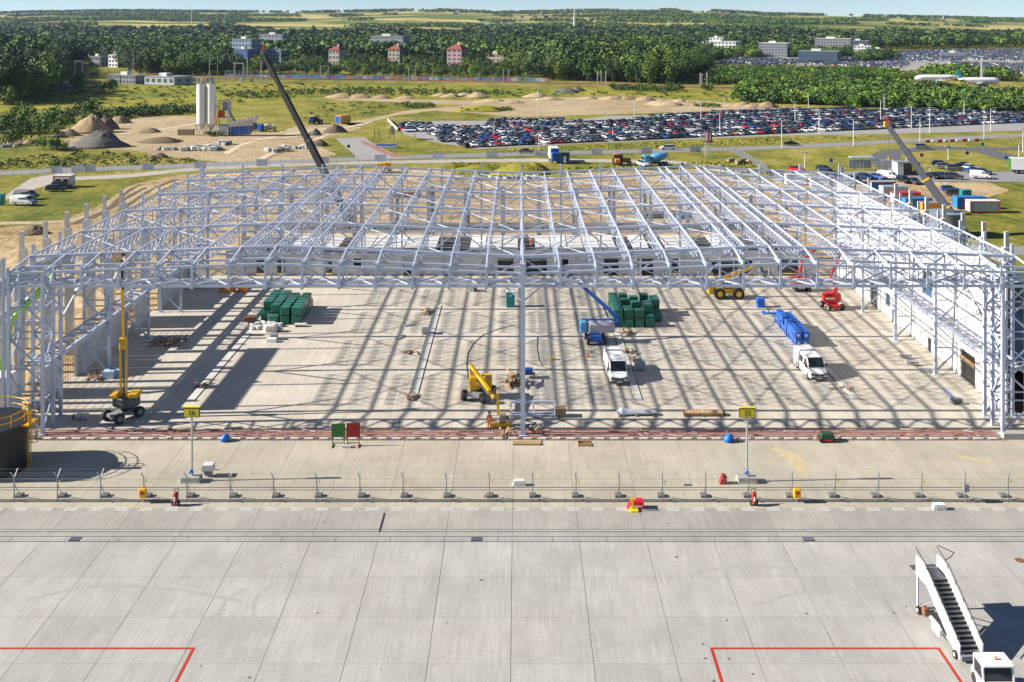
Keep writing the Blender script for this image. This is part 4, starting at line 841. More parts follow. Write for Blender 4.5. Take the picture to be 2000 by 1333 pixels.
# ---------------- access machines ----------------
def wheel(t, a, b, r, m=black, hubm=midgrey, n=14):
    w = MB().tube(a, b, r, n).build("wheel", m, t); a, b = Vector(a), Vector(b); d = (b - a).normalized() * .015
    MB().tube(b, b + d, r * .5, 10).tube(a, a - d, r * .5, 10).build("hub", hubm, w)
def chassis4(t, rz, L, W, r, m, deck=.2):
    Mx = Matrix.Rotation(rz, 3, 'Z'); P = lambda x, y, z: Mx @ Vector((x, y, z))
    MB().box((0, 0, r + .12), (W * .62, L + .5, .32), rz=rz).box((0, L / 2, r), (W, .22, .22), rz=rz).box((0, -L / 2, r), (W, .22, .22), rz=rz).build("chassis", m, t)
    for sx in (-1, 1):
        for sy in (-1, 1): wheel(t, P(sx * (W / 2 - .12), sy * L / 2, r), P(sx * (W / 2 + .2), sy * L / 2, r), r)
def basket(t, c, w, d, h, m, rz=0):
    c = Vector(c); o = MB().box(c + Vector((0, 0, .05)), (w, d, .1), rz=rz).build("platform", m, t); b = MB(); Mx = Matrix.Rotation(rz, 3, 'Z')
    cs = [c + Mx @ Vector((a * w / 2, e * d / 2, 0)) for a, e in ((-1, -1), (1, -1), (1, 1), (-1, 1))]
    for i in range(4):
        p, q = cs[i], cs[(i + 1) % 4]
        for z in (.55, h): b.bar(p + Vector((0, 0, z)), q + Vector((0, 0, z)), .045)
        for k in (0, .5): r_ = p.lerp(q, k); b.bar(r_, r_ + Vector((0, 0, h)), .045)
    b.build("guard_rail", m, o); MB().box(c + Mx @ Vector((w * .3, -d * .4, h * .8)), (.35, .25, .3), rz=rz).build("control_box", dkgrey, o); return o
# upright yellow lift on the left
t = thing("boom_lift", "yellow boom lift on the left standing with its boom straight up", "boom lift", (*G(240, 818), 0)); chassis4(t, R(-32), 2.3, 1.9, .52, midgrey)
MB().tube((.1, .4, .95), (.1, .4, 1.2), .6, 16).build("slew_ring", blackp, t); MB().loft([[(q * 1.35 * math.cos(a) + .2, q * 1.05 * math.sin(a) + .4, z) for a in [i * .524 for i in range(12)]] for q, z in ((.9, 1.15), (1, 1.3), (1, 2.0), (.92, 2.1))]).build("turret", dkgrey, t)
MB().cbox(-1.15, -.35, -.5, 1.2, 2.1, 2.45, .08).cbox(.55, 1.5, -.3, 1.2, 2.1, 2.5, .08).build("cowl", yellow, t)
for s in (-.28, .28): MB().bar((s, .2, 2.1), (s - .08, .3, 7.0), .15, .26).build("lower_arm", yellow, t)
MB().bar((.05, .15, 2.3), (-.05, .2, 6.6), .12).build("ram", dkgrey, t); MB().cbox(-.38, .24, 0, .55, 6.7, 7.8, .06).build("knuckle", yellow, t)
MB().bar((-.08, .3, 7.8), (-.22, .5, 12.4), .25, .25).build("boom_section", yellow, t); MB().bar((-.2, .5, 12.2), (-.32, .6, 15.3), .2, .2).build("boom_section", blackp, t); MB().bar((-.05, .3, 8), (-.15, .4, 11.8), .10).build("cable_tray", blackp, t)
basket(t, (-.6, .9, 15.0), 1.4, .7, 1.0, yellow)
# yellow lift in the middle, boom lowered to its basket at the trench
X, Y = G(935, 778); t = thing("boom_lift", "yellow boom lift in the middle with boom lowered towards the rail trench", "boom lift", (X, Y, 0)); chassis4(t, R(-22), 2.3, 2.1, .55, midgrey)
MB().cbox(-1.0, .15, -.5, 1.0, 1.0, 2.25, .14).build("engine_cowl", yellow, t); MB().cbox(.2, 1.35, -.2, 1.3, 1.0, 2.15, .14).build("battery_cowl", yellow, t); MB().cbox(-.3, .6, -.6, .9, .85, 1.05, .05).build("turntable", blackp, t)
P = lambda x, y, D: at(x, y, D) - Vector((X, Y, 0))
a, b, c_ = P(922, 752, Y + .3), P(921, 716, Y + .4), P(965, 778, Y - 4.2)
MB().bar(a, b, .32).build("mast", yellow, t); MB().bar(b + Vector((-.05, 0, .1)), c_, .30, .36).build("boom", yellow, t); MB().bar(b.lerp(c_, .3) + Vector((-.15, 0, -.4)), c_ + Vector((0, 0, -.3)), .14, .2).build("boom_ram", dkgrey, t); MB().bar(P(938, 758, Y), b.lerp(c_, .35), .24).build("strut", yellow, t)
e = P(971, 772, 102.0); f = P(974, 812, 101.8); MB().bar(c_, e, .22).build("jib_link", dkgrey, t); MB().bar(e + Vector((0, 0, .2)), f, .26, .26).build("jib", yellow, t)
g = Vector(G(979, 835) + (0,)) - Vector((X, Y, 0)); basket(t, g + Vector((0, .3, .08)), 1.95, .85, 1.1, yellow); MB().cbox(g.x - .9, g.x + .9, g.y - .15, g.y - .05, .05, .42, .02).build("toe_board", yellow, t); MB().cbox(g.x - .2, g.x + .45, g.y + .1, g.y + .5, .2, 1.2, .04).build("welding_set", steel_d, t)
# blue lift
X, Y = G(1163, 668); t = thing("boom_lift", "blue boom lift with grey cowl beside the right green pallet stack", "boom lift", (X, Y, 0)); chassis4(t, R(4), 2.2, 2.0, .52, blue); MB().cbox(-.7, .7, -1.5, -.6, .35, 1.15, .05).build("front_box", blue, t)
MB().cbox(-1.0, 2.3, -.8, .6, 1.3, 2.5, .28).build("turret", mat("lift_grey", (.36, .36, .42), .35), t); MB().cbox(-1.9, -1.05, -.7, .8, 1.25, 2.55, .12).build("counterweight", blue_l, t); MB().bx(-1.6, 2.4, .3, .7, 2.4, 2.62).build("engine_deck", blue, t)
P = lambda x, y, D: at(x, y, D) - Vector((X, Y, 0))
k1, k2, k3 = P(1196, 640, Y + .6), P(1208, 622, Y + .9), P(1139, 560, Y + 1.2)
MB().bar(P(1180, 640, Y + .6), P(1206, 634, Y + .6), .3, .5).build("knuckle_arm", blue, t); MB().bar(P(1206, 640, Y + .6), k2, .34, .5).build("knuckle", blue, t); MB().bar(k2, k3, .34, .42).build("boom", blue, t); MB().bar(k3, k3 + (k3 - k2) * .28, .26, .3).build("boom_tip", blue, t); MB().bar(P(1188, 620, Y + .7), k2.lerp(k3, .45) + Vector((0, 0, -.15)), .13).build("ram", blackp, t); MB().bar(k2.lerp(k3, .1) + Vector((-.1, 0, .25)), k2.lerp(k3, .6) + Vector((-.1, 0, .25)), .08).build("hose_carrier", blackp, t)
basket(t, k3 + (k3 - k2) * .28 + Vector((-.9, 0, -.3)), 1.6, .8, 1.1, blue)
# red lift on wheels
X, Y = G(1625, 603); t = thing("boom_lift", "red boom lift on four wheels near the right wall", "boom lift", (X, Y, 0)); chassis4(t, R(12), 2.0, 1.9, .42, red)
MB().loft([[(q * 1.3 * math.cos(a), q * .95 * math.sin(a) + .2, z) for a in [i * .524 for i in range(12)]] for q, z in ((.85, .9), (1, 1.1), (1, 1.85), (.8, 2.1))]).build("turret", red, t); MB().bx(-1.05, .1, -.78, -.74, 1.45, 1.62).build("pale_band", white, t)
P = lambda x, y, D: at(x, y, D) - Vector((X, Y, 0)); pts = [P(1624, 578, Y), P(1634, 562, Y + .5), P(1622, 540, Y + 1), P(1632, 520, Y + 1.4), P(1641, 496, Y + 1.8)]
for i in range(4): MB().bar(pts[i], pts[i + 1], .32 - .03 * i, .4 - .04 * i).build("boom_section", red, t)
basket(t, pts[-1] + Vector((.3, .4, -.2)), 1.5, .8, 1.1, red)
# red tracked lift at the back wall
X, Y = G(1566, 568); t = thing("tracked_lift", "red tracked lift under the roof by the back wall on the right", "tracked lift", (X, Y, 0))
for s in (-.9, .9): MB().prism([(-1.1, .1), (-.9, 0), (.9, 0), (1.1, .1), (1.1, .45), (.9, .6), (-.9, .6), (-1.1, .45)], 'x', s - .2, s + .2).build("track", black, t)
MB().cbox(-1.4, 1.4, -1.0, 1.0, .75, 1.9, .15).build("turret", red, t); MB().bx(-.1, .7, -1.03, -.99, 1.2, 1.5).build("pale_panel", offwhite, t); MB().bar((-.5, 0, 1.9), (.2, .3, 4.2), .3, .4).bar((.2, .3, 4.2), (2.6, .6, 6.2), .28, .34).build("boom", red, t); MB().bar((.6, 0, 1.8), (.4, .2, 3.6), .14).build("ram", dkgrey, t)
# telehandler
X, Y = G(1422, 582); t = thing("telehandler", "yellow telehandler with big wheels and raised boom under the roof edge", "telehandler", (X, Y, 0)); MB().cbox(-2.1, 1.6, -.75, .75, .75, 1.5, .15).build("chassis", yellow, t)
for x in (-1.3, 1.3):
    for y in (-.95, .95): wheel(t, (x, y - .22 * (1 if y > 0 else -1), .78), (x, y + .22 * (1 if y > 0 else -1), .78), .78, hubm=yellow, n=18)
MB().cbox(-2.9, -2.05, -.8, .8, .7, 1.75, .12).build("engine_cover", yellow, t); MB().cbox(-.9, .5, -.8, .1, 1.5, 2.6, .12).build("cab", glass, t); MB().cbox(-.95, .55, -.85, .15, 2.6, 2.72, .04).build("cab_roof", yellow, t); MB().bar((-2.2, .45, 1.9), (2.0, .45, 3.6), .45, .5).bar((2.0, .45, 3.6), (4.6, .45, 4.4), .34, .4).build("boom", yellow, t); MB().bar((4.6, .45, 4.4), (4.9, .45, 3.5), .5, .3).build("fork_carriage", dkgrey, t); MB().bar((4.9, .2, 3.5), (6.0, .2, 3.45), .12).bar((4.9, .7, 3.5), (6.0, .7, 3.45), .12).build("fork", dkgrey, t); MB().bar((1.6, 0, 1.0), (2.3, 0, 1.3), .4).build("hitch", yellow, t)

# ---------------- vans ----------------
def van(loc, label, rz=0, L=6.0, glassside=False, hgt=2.25, group=None, cat="van", bodym=None):
    bodym = bodym or white; t = thing("panel_van", label, cat, loc, rz, group); h = hgt
    # stations from nose (-Y) to tail; ring: half widths / heights
    st = [(-L / 2, .78, .42, .86, .62, .70, .64), (-L / 2 + .12, .92, .36, .96, .72, .82, .88), (-L / 2 + .6, .96, .34, .99, .95, .90, 1.10), (-L / 2 + .85, .97, .34, 1.0, 1.10, .92, 1.24), (-L / 2 + 1.60, .98, .34, 1.0, 1.2, .86, h - .1), (-L / 2 + 2.1, .98, .34, 1.0, 1.32, .89, h), (L / 2 - .25, .98, .36, 1.0, 1.32, .90, h), (L / 2, .95, .40, .97, 1.3, .87, h - .08)]
    rings = [[(-a, y, zb), (a, y, zb), (b, y, zm), (c, y, z2 - .06 if z2 > zm + .1 else z2), (c * .93, y, z2), (-c * .93, y, z2), (-c, y, z2 - .06 if z2 > zm + .1 else z2), (-b, y, zm)] for y, a, zb, b, zm, c, z2 in st]
    MB().loft(rings).build("body", bodym, t)
    y0, y1 = -L / 2 + .87, -L / 2 + 1.58; za, zb = 1.29, h - .09
    MB().add([(-.86, y0 - .015, za), (.86, y0 - .015, za), (.78, y1 - .03, zb), (-.78, y1 - .03, zb)], [(0, 1, 2, 3)]).build("windscreen", glass, t)
    for s in (-1, 1):
        f = MB(); q = [(s * .99, y0 + .25, 1.30), (s * .99, y0 + 1.3, 1.30), (s * .92, y0 + 1.3, h - .28), (s * .92, y0 + .78, h - .28)]; f.add(q, [(0, 1, 2, 3)] if s > 0 else [(3, 2, 1, 0)]); f.v = [(x + s * .02, y, z) for x, y, z in f.v]; f.build("side_window", glass, t)
        if glassside and s < 0:
            f = MB().add([(-1.0, -.4, 1.3), (-1.0, .6, 1.3), (-.93, .6, h - .35), (-.93, -.4, h - .35)], [(3, 2, 1, 0)]); f.v = [(x - .02, y, z) for x, y, z in f.v]; f.build("rear_side_window", glass, t)
        MB().cbox(s * .72 - .18, s * .72 + .18, -L / 2 - .02, -L / 2 + .18, .70, .92, .04).build("headlight", dkgrey, t); MB().cbox(s * 1.1 - .09, s * 1.1 + .09, y0 + .15, y0 + .3, 1.25, 1.6, .03).build("mirror", blackp, t)
        MB().bx(s * 1.0 - .02, s * 1.0 + .02, -L / 2 + 1.6, L / 2 - .3, .62, .70).build("side_trim", blackp, t)
        for y in (-L / 2 + 1.0, L / 2 - 1.3): wheel(t, (s * .74, y, .34), (s * .985, y, .34), .34)
    MB().cbox(-.50, .50, -L / 2 - .035, -L / 2 + .1, .60, .80, .03).build("grille", blackp, t); MB().cbox(-.9, .9, -L / 2 - .06, -L / 2 + .2, .32, .54, .04).build("bumper", dkgrey, t); MB().bx(-.26, .26, -L / 2 - .075, -L / 2 - .06, .36, .46).build("number_plate", white, t); MB().tube((0, -L / 2 - .05, .72), (0, -L / 2 - .03, .72), .07, 12).build("badge", zinc, t)
    for k in range(5): MB().bx(-.55 + k * .27, -.52 + k * .27, -L / 2 + 2.7, L / 2 - .4, h - .005, h + .02).build("roof_rib", bodym, t)
    MB().bx(-.7, .7, L / 2 - .3, L / 2 - .18, h - .01, h + .025).build("roof_seam", midgrey, t)
    return t
X, Y = G(1208, 755); van((X, Y + 3.4, 0), "white panel van in the hall's middle beside the blue boom lift", R(2), 6.6)
X, Y = G(1598, 747); van((X, Y + 3.05, 0), "white panel van with green side window parked in front of the blue bales", R(3), 6.0, True)
X, Y = G(42, 402); van((X, Y + 1.0, 0), "white van with blue front on the left lawn near the edge", R(80), 5.2, True, 1.95)
X, Y = G(47, 390); van((X, Y + 1.0, 0), "grey van parked behind the white one on the left lawn", R(85), 5.0, True, 1.9, bodym=midgrey)
X, Y = G(1740, 352); van((X, Y + 2, 0), "white van among the cars behind the right site containers", R(60), 5.0, False, 1.95)
X, Y = G(1922, 351); van((X, Y + 2, 0), "white van at the near edge of the right car park", R(70), 4.8, False, 1.9)

# ---------------- cars ----------------
def car_parts(kind):
    z = {"hatchback": 1.43, "saloon": 1.40, "SUV": 1.62, "estate": 1.45}[kind]; L = {"hatchback": 4.1, "saloon": 4.6, "SUV": 4.5, "estate": 4.6}[kind]; e = L / 2; g = .12 if kind == "SUV" else 0
    tail = {"hatchback": (e - .55, e - .15), "saloon": (e - 1.35, e - .7), "SUV": (e - .5, e - .12), "estate": (e - .5, e - .12)}[kind]
    S_ = [(-e, .62, .62 + g, .62, .66 + g), (-e + .12, .80, .70 + g, .74, .74 + g), (-e + 1.05, .87, .88 + g, .78, .93 + g), (-e + 1.85, .88, .92 + g, .60, z - .03), (.35, .88, .94 + g, .62, z), (tail[0], .87, .95 + g, .58, z - .06), (tail[1], .85, .95 + g, .72, .98 + g)]
    if kind == "saloon": S_.append((e - .08, .8, .92, .70, .95))
    S_.append((e, .74, .66 + g, .66, .70 + g))
    body, gl = MB(), MB(); R_ = []
    for y, wb, zb, wr, zr in S_: R_.append([(-wb * .93, y, .26 + g), (wb * .93, y, .26 + g), (wb, y, .5 + g), (wb * .98, y, zb), (wr, y, zr), (-wr, y, zr), (-wb * .98, y, zb), (-wb, y, .5 + g)])
    o = 0; body.v = [p for r in R_ for p in r]
    cabin = range(2, 6)
    for i in range(len(R_) - 1):
        for j in range(8):
            k = (j + 1) % 8; f = (i * 8 + j, i * 8 + k, (i + 1) * 8 + k, (i + 1) * 8 + j)
            isg = (j in (3, 5) and i in cabin) or (j == 4 and i in (2, 5))
            (gl if isg else body).f.append(f)
    gl.v = list(body.v); body.m = [0] * len(body.f); gl.m = [0] * len(gl.f)
    n = len(R_) - 1; body.f += [tuple(range(8))[::-1], tuple(n * 8 + j for j in range(8))]; body.m += [0, 0]
    wl = [((s * .68, y, .31), (s * .86, y, .31)) for s in (-1, 1) for y in (-e + .8, e - .8)]
    return body, gl, wl, e, g
CARK = {}
for k in ("hatchback", "saloon", "SUV", "estate"):
    b, gl, wl, e, g = car_parts(k)
    one = MB(); one.merge(b); gm = MB(); gm.v = gl.v; gm.f = gl.f; gm.m = [1] * len(gl.f); one.merge(gm)
    for a, c in wl: one.tube(a, c, .31, 8, m=2)
    for s in (-1, 1): one.bx(s * .56 - .14, s * .56 + .14, -e - .015, -e + .08, .58 + g, .68 + g, 3); one.bx(s * .6 - .12, s * .6 + .12, e - .05, e + .012, .68 + g, .8 + g, 4)
    CARK[k] = dict(body=b.mesh("body", carpaint), glass=gl.mesh("windows", glass), wheel=MB().tube((-.09, 0, 0), (.09, 0, 0), .31, 12).mesh("wheel", black), hub=MB().tube((-.1, 0, 0), (.1, 0, 0), .17, 8).mesh("hub", zinc), wl=wl, e=e, g=g, one=one.mesh("parked_car", [carpaint, glass, black, offwhite, redline]),
                   hl=MB().cbox(-.15, .15, -.02, .1, -.06, .06, .02).mesh("headlight", offwhite), tl=MB().cbox(-.12, .12, -.06, .015, -.08, .08, .02).mesh("tail_light", redline))
CC = {"black": (.012, .012, .014), "dark grey": (.05, .052, .058), "grey": (.16, .165, .175), "silver": (.45, .46, .48), "white": (.78, .78, .77), "dark blue": (.012, .03, .10), "blue": (.03, .10, .34), "red": (.45, .015, .02), "dark red": (.16, .01, .015), "orange": (.8, .25, .02), "green": (.02, .10, .05), "beige": (.38, .33, .24), "lime": (.30, .62, .05)}
CW = [("black", 12), ("dark grey", 13), ("grey", 12), ("silver", 20), ("white", 28), ("dark blue", 10), ("blue", 9), ("red", 6), ("dark red", 3), ("green", 1), ("beige", 1), ("orange", .8)]
def pick_col(): return random.choices([c[0] for c in CW], [c[1] for c in CW])[0]
def car(kind, col, loc, rz, label, group=None, name="parked_car"):
    K = CARK[kind]; t = thing(name, label, "car", loc, rz, group); b = link("body", K['body'], t); b.color = (*CC[col], 1); link("windows", K['glass'], t)
    for a, c in K['wl']: w = link("wheel", K['wheel'], t, tuple((Vector(a) + Vector(c)) / 2)); link("hub", K['hub'], w)
    for s in (-1, 1): link("headlight", K['hl'], t, (s * .56, -K['e'], .63 + K['g'])); link("tail_light", K['tl'], t, (s * .6, K['e'], .74 + K['g']))
    return t
for x, y, k, c, rz, l in [
    (1547, 285, "saloon", "black", 82, "black saloon driving on the road under the big car park"), (1305, 293, "estate", "white", -85, "white estate car driving on the road near the red pylon sign"), (1027, 300, "saloon", "grey", 95, "grey saloon driving on the road below the middle of the car park"),
    (1804, 292, "SUV", "grey", 80, "grey SUV driving onto the loop road at the right"), (106, 375, "estate", "black", 85, "black estate car in front of the left site booth"), (116, 369, "SUV", "black", 80, "black SUV tucked behind the black estate at the site booth"),
    (1558, 336, "hatchback", "red", 50, "red hatchback parked beyond the roof's right part"), (1612, 335, "hatchback", "dark blue", 40, "dark blue hatchback parked right of the red hatchback"), (1620, 344, "SUV", "dark grey", 30, "dark grey SUV parked below the dark blue hatchback"), (1518, 344, "saloon", "black", 60, "black saloon half hidden behind the roof's right part"),
    (1672, 358, "SUV", "dark grey", 15, "dark grey SUV left of the site containers"), (1692, 351, "hatchback", "dark blue", 40, "dark blue hatchback behind the site containers, left of the blue saloon"), (1715, 351, "saloon", "blue", 35, "blue saloon behind the first site container"),
    (1768, 358, "SUV", "black", 10, "black SUV parked right of the white van by the containers"), (1788, 360, "saloon", "dark grey", 5, "dark grey saloon parked nearest the grey crane boom"), (1840, 325, "estate", "black", 75, "black estate first in the slanting row by the loop road"), (1847, 330, "hatchback", "grey", 75, "grey hatchback second in the slanting row by the loop road"),
    (1868, 334, "SUV", "grey", 85, "grey SUV third in the slanting row by the loop road"), (1886, 328, "saloon", "black", 65, "black saloon fourth in the slanting row by the loop road"), (1899, 333, "hatchback", "white", 55, "white hatchback fifth in the slanting row by the loop road"), (1906, 338, "saloon", "blue", 60, "blue saloon sixth in the slanting row by the loop road"),
    (1922, 341, "estate", "dark grey", 62, "dark grey estate seventh in the slanting row by the loop road"), (1866, 351, "SUV", "dark grey", 70, "dark grey SUV at the bottom edge of the right car park"), (1842, 349, "hatchback", "dark blue", 20, "dark blue hatchback right of the grey crane boom"), (1824, 349, "saloon", "black", 20, "black saloon just right of the grey crane boom"),
    (1859, 376, "hatchback", "blue", 80, "blue hatchback on the sand above the white and blue container"), (1868, 383, "hatchback", "dark grey", 85, "dark grey hatchback on the sand left of the teal toilets"), (1775, 337, "SUV", "black", 50, "black SUV by the dark glass kiosk"), (1757, 338, "saloon", "grey", 50, "grey saloon in front of the dark glass kiosk")]:
    X, Y = G(x, y); car(k, c, (X, Y + 1, 0), R(rz), l)
# the big car park: rows rotated with the lot
A_ = R(21); dx, dy = Vector((math.cos(A_), math.sin(A_))), Vector((-math.sin(A_), math.cos(A_))); org = Vector(G(945, 287)); slots = []
rowoff = [1.5, 6.8, 18.5, 23.8, 35.0, 40.3, 51.5, 56.8, 68.0, 73.3]
lotpoly = [(935, 290), (865, 280), (845, 262), (785, 257), (780, 240), (840, 240), (850, 246), (930, 252), (960, 236), (1120, 235), (1150, 242), (1230, 238), (1280, 226), (1380, 224), (1400, 218), (1520, 216), (1700, 214), (2150, 221), (2150, 251), (1850, 258), (1500, 265), (1150, 279)]
for ri, off in enumerate(rowoff):
    for i in range(-26, 130):
        p = org + dx * (i * 2.62) + dy * off
        if p.y < 150: continue
        q = px(p.x, p.y)
        if not inpoly(lotpoly, np.array([q[0]]), np.array([q[1] - 1.0]))[0] or q[0] > 2130: continue
        if random.random() < (.02 if ri < 7 else .08): continue
        slots.append((ri, p.x, p.y, q))
slots.sort(key=lambda s: s[2]); vis = [s for s in slots if s[3][0] < 2010]; near_ = vis[:270]; nset = {id(s) for s in near_}
info = []
for s in near_: info.append([s, pick_col(), random.choices(["hatchback", "saloon", "SUV", "estate"], [4, 2, 3, 2])[0]])
info.sort(key=lambda a: (a[0][0], a[0][3][0])); cnt = {}; tot = {}
for s, c, k in info: tot[(s[0], c, k)] = tot.get((s[0], c, k), 0) + 1
for s, c, k in info:
    key = (s[0], c, k); cnt[key] = cnt.get(key, 0) + 1; row = "front row" if s[0] == 0 else nth(s[0] + 1) + " row"
    l = f"{nth(cnt[key])} {c} {k} from the left, {row} of the big car park" if tot[key] > 1 else f"only {c} {k} in the {row} of the big car park"
    rz = A_ + (0 if random.random() < .6 else math.pi) + random.uniform(-.03, .03); loc = (s[1] + random.uniform(-.15, .15), s[2] + random.uniform(-.3, .3), 0)
    if s[0] < 1: car(k, c, loc, rz, l, "cars parked in the big car park")
    else:
        o = link("parked_car", CARK[k]['one'], None, loc, rz); o.color = (*CC[c], 1); tag(o, l, "car", "cars parked in the big car park")
# everything beyond the nearest few hundred, and the far lots, as one mass each
PM_ = [mat("paint_" + c.replace(" ", "_"), CC[c], .3, 0, .03) for c, w in CW]
def mass(name, spots, label, simple, wts=None):
    m = MB()
    for X, Y, rz in spots:
        ci = random.choices(range(len(CW)), wts or [c[1] for c in CW])[0]; hgt = random.uniform(1.38, 1.65); ca, sa = math.cos(rz), math.sin(rz); o = len(m.v); e = random.uniform(2.0, 2.3)
        pr = [(-e, .3, .8), (-e, .66, .8), (-e + 1, .92, .85), (-e + 1.7, hgt, .62), (e - .7, hgt - .03, .62), (e - .1, .95, .82), (e, .3, .8)]
        for y, z, w in pr:
            for s in (-1, 1): m.v.append((X + s * w * ca - y * sa, Y + s * w * sa + y * ca, z))
        n = len(CW)
        for i in range(6): m.f.append((o + 2 * i, o + 2 * i + 1, o + 2 * i + 3, o + 2 * i + 2)); m.m.append(n if i in (2, 4) else ci)
        for s in (0, 1):
            m.f.append(tuple(o + 2 * i + s for i in (0, 1, 2, 5, 6))); m.m.append(ci); m.f.append(tuple(o + 2 * i + s for i in (2, 3, 4, 5))); m.m.append(n)
    o = m.build(name, PM_ + [mat("distant_glass", (.012, .018, .03), .25, 0, .1, 1)]); tag(o, label, "cars"); return stuff(o)
rest = [(s[1], s[2], A_ + random.choice((0, math.pi))) for s in slots if id(s) not in nset]
mass("parked_cars", rest, "dense rows of parked cars at the back of the big car park", True)
fl = []
for pp, lab in (([(1400, 127), (1425, 113), (1560, 117), (1660, 113), (1745, 101), (1830, 98), (2080, 96), (2080, 122), (1900, 118), (1780, 122), (1765, 135), (1600, 127)], 0), ([(1850, 122), (2080, 127), (2080, 148), (1990, 144), (1870, 132)], 1), ([(1500, 134), (1555, 132), (1560, 138), (1500, 140)], 2), ([(1400, 134), (1480, 126), (1530, 128), (1420, 139)], 3)):
    wp = [G(*p) for p in pp]; xs_ = [p[0] for p in wp]; ys_ = [p[1] for p in wp]; y = min(ys_); r_ = 0
    while y < max(ys_):
        x = min(xs_)
        while x < max(xs_):
            if inpoly(wp, np.array([x]), np.array([y]))[0] and random.random() < .74: fl.append((x, y, random.choice((0, math.pi)) - .55))
            x += 2.7
        r_ += 1; y += 5.4 if r_ % 2 else 11.5
random.shuffle(fl); mass("distant_parked_cars", fl[:6500], "vast glittering far car parks in front of the wood on the right", True, [5, 7, 10, 26, 40, 5, 9, 5, 2, 1, 2, 2])
# ---------------- site containers, booth, kiosk, shelter ----------------
def container(loc, rz, label, L, W, Hh, side, end, roof, trim=None, win=None, ribs=True, cat="container"):
    t = thing("site_container", label, cat, loc, rz); trim = trim or side
    MB().bx(-L / 2, L / 2, -W / 2, W / 2, .12, Hh - .06).build("shell", side, t); MB().bx(-L / 2 - .03, L / 2 + .03, -W / 2 - .03, W / 2 + .03, Hh - .06, Hh + .05).build("roof", roof, t)
    for s in (-1, 1):
        MB().bx(s * L / 2 - .012, s * L / 2 + .012, -W / 2 + .1, W / 2 - .1, .22, Hh - .12).build("end_panel", end, t)
        for q in (-1, 1): MB().bx(s * L / 2 - .07, s * L / 2 + .03, q * W / 2 - .07, q * W / 2 + .03, .1, Hh - .06).build("corner_post", trim, t)
    [MB().bx(*q_).build("rail", trim, t) for q_ in ((-L / 2, L / 2, -W / 2 - .04, -W / 2, Hh - .22, Hh - .06), (-L / 2, L / 2, -W / 2 - .04, -W / 2, .1, .24), (-L / 2 - .04, -L / 2, -W / 2, W / 2, Hh - .22, Hh - .06))]
    if ribs:
        rb = MB().bx(-.06, .06, -.04, 0, .26, Hh - .24).mesh("rib", side)
        for i in range(int(L / .45) - 1): link("rib", rb, t, (-L / 2 + .45 + i * .45, -W / 2, 0))
    for w in (win or []):
        MB().bx(w[0], w[1], -W / 2 - .03, -W / 2 - .005, w[2], w[3]).build("window", white, t); MB().bx(w[0] + .08, w[1] - .08, -W / 2 - .04, -W / 2 - .03, w[2] + .08, w[3] - .08).build("pane", glass, t)
    MB().bx(-L / 2 - .03, -L / 2 - .012, -.42, .42, .3, 2.1).build("door", end, t); return t
cgrey = mat("container_grey", (.36, .38, .40), .5, 0, .1); corange = mat("container_orange", (.70, .28, .02), .45, 0, .12, 1); cblue = mat("container_blue", (.03, .20, .52), .4)
for x, y, rz, l, a in [(1925, 416, 0, "white container with blue and red trim standing alone at the right", dict(side=cgrey, end=white, roof=white, trim=red)), (1830, 420, 0, "orange ribbed container at the near end of the container row", dict(side=corange, end=corange, roof=midgrey)), (1795, 411, 3, "blue site container with white windows behind the orange one", dict(side=cblue, end=cblue, roof=cblue, win=[(-2.6, -1.5, 1, 1.9), (-.9, .3, 1, 1.9), (1, 2.1, 1, 1.9)])),
    (1773, 399, 3, "white container with red roof edge in the container row", dict(side=orange, end=white, roof=red, trim=red)), (1750, 386, 3, "white container with grey roof between red and blue ones", dict(side=offwhite, end=white, roof=cgrey, trim=white)), (1726, 376, 3, "white and blue container at the far end of the row", dict(side=cblue, end=white, roof=cgrey, trim=redline)),
    (1560, 362, 3, "white container with red trim seen through the roof's right part", dict(side=white, end=white, roof=offwhite, trim=red)), (1610, 366, 3, "second pale container seen through the roof's right part", dict(side=offwhite, end=white, roof=cgrey, trim=red))]:
    X, Y = G(x, y); container((X + (0 if x > 1900 else 0), Y + 1.3, 0), R(rz), l, 6.06 if x > 1900 else 5.6, 2.44, 2.3, **a)
X, Y = G(1900, 414); container((X + 1.2, Y + 4.4, 0), 0, "blue roofed container directly behind the white one at the right", 6.0, 2.4, 2.35, cblue, cblue, cblue)
for i, (x, y) in enumerate(((1881, 392), (1890, 391))): X, Y = G(x, y); toilet((X, Y, 0), ["left teal toilet by the lone right container", "right teal toilet by the lone right container"][i], R(10), teal)
X, Y = G(3, 400); toilet((X, Y, 0), "teal portable toilet at the left picture edge by the lawn", 0, teal)
X, Y = G(118, 367); container((X, Y + 2, 0), R(-5), "grey site booth with red roof edge by the left gate", 4.0, 2.4, 2.6, offwhite, offwhite, offwhite, redline, win=[(-1.6, -.2, 1.1, 2.0), (.3, 1.6, 1.1, 2.0)], ribs=False, cat="booth")
X, Y = G(1092, 318); t = thing("box_truck", "white and blue truck on the sand track beyond the roof", "truck", (X - 1.2, Y + 1, 0), R(5)); MB().cbox(-1.2, 1.2, -.6, 4.6, 1.0, 3.9, .06).build("cargo_box", white, t); MB().cbox(-1.1, 1.1, -2.6, -.7, .6, 2.9, .2).build("cab", blue, t); MB().add([(-.95, -2.63, 1.8), (.95, -2.63, 1.8), (.9, -2.55, 2.7), (-.9, -2.55, 2.7)], [(0, 1, 2, 3)]).build("windscreen", glass, t); MB().bx(-1.15, 1.15, -.63, -.6, 1.1, 3.7).build("blue_front", blue, t); MB().bx(-.5, .5, -2.4, 4.5, .5, 1).build("frame", dkgrey, t)
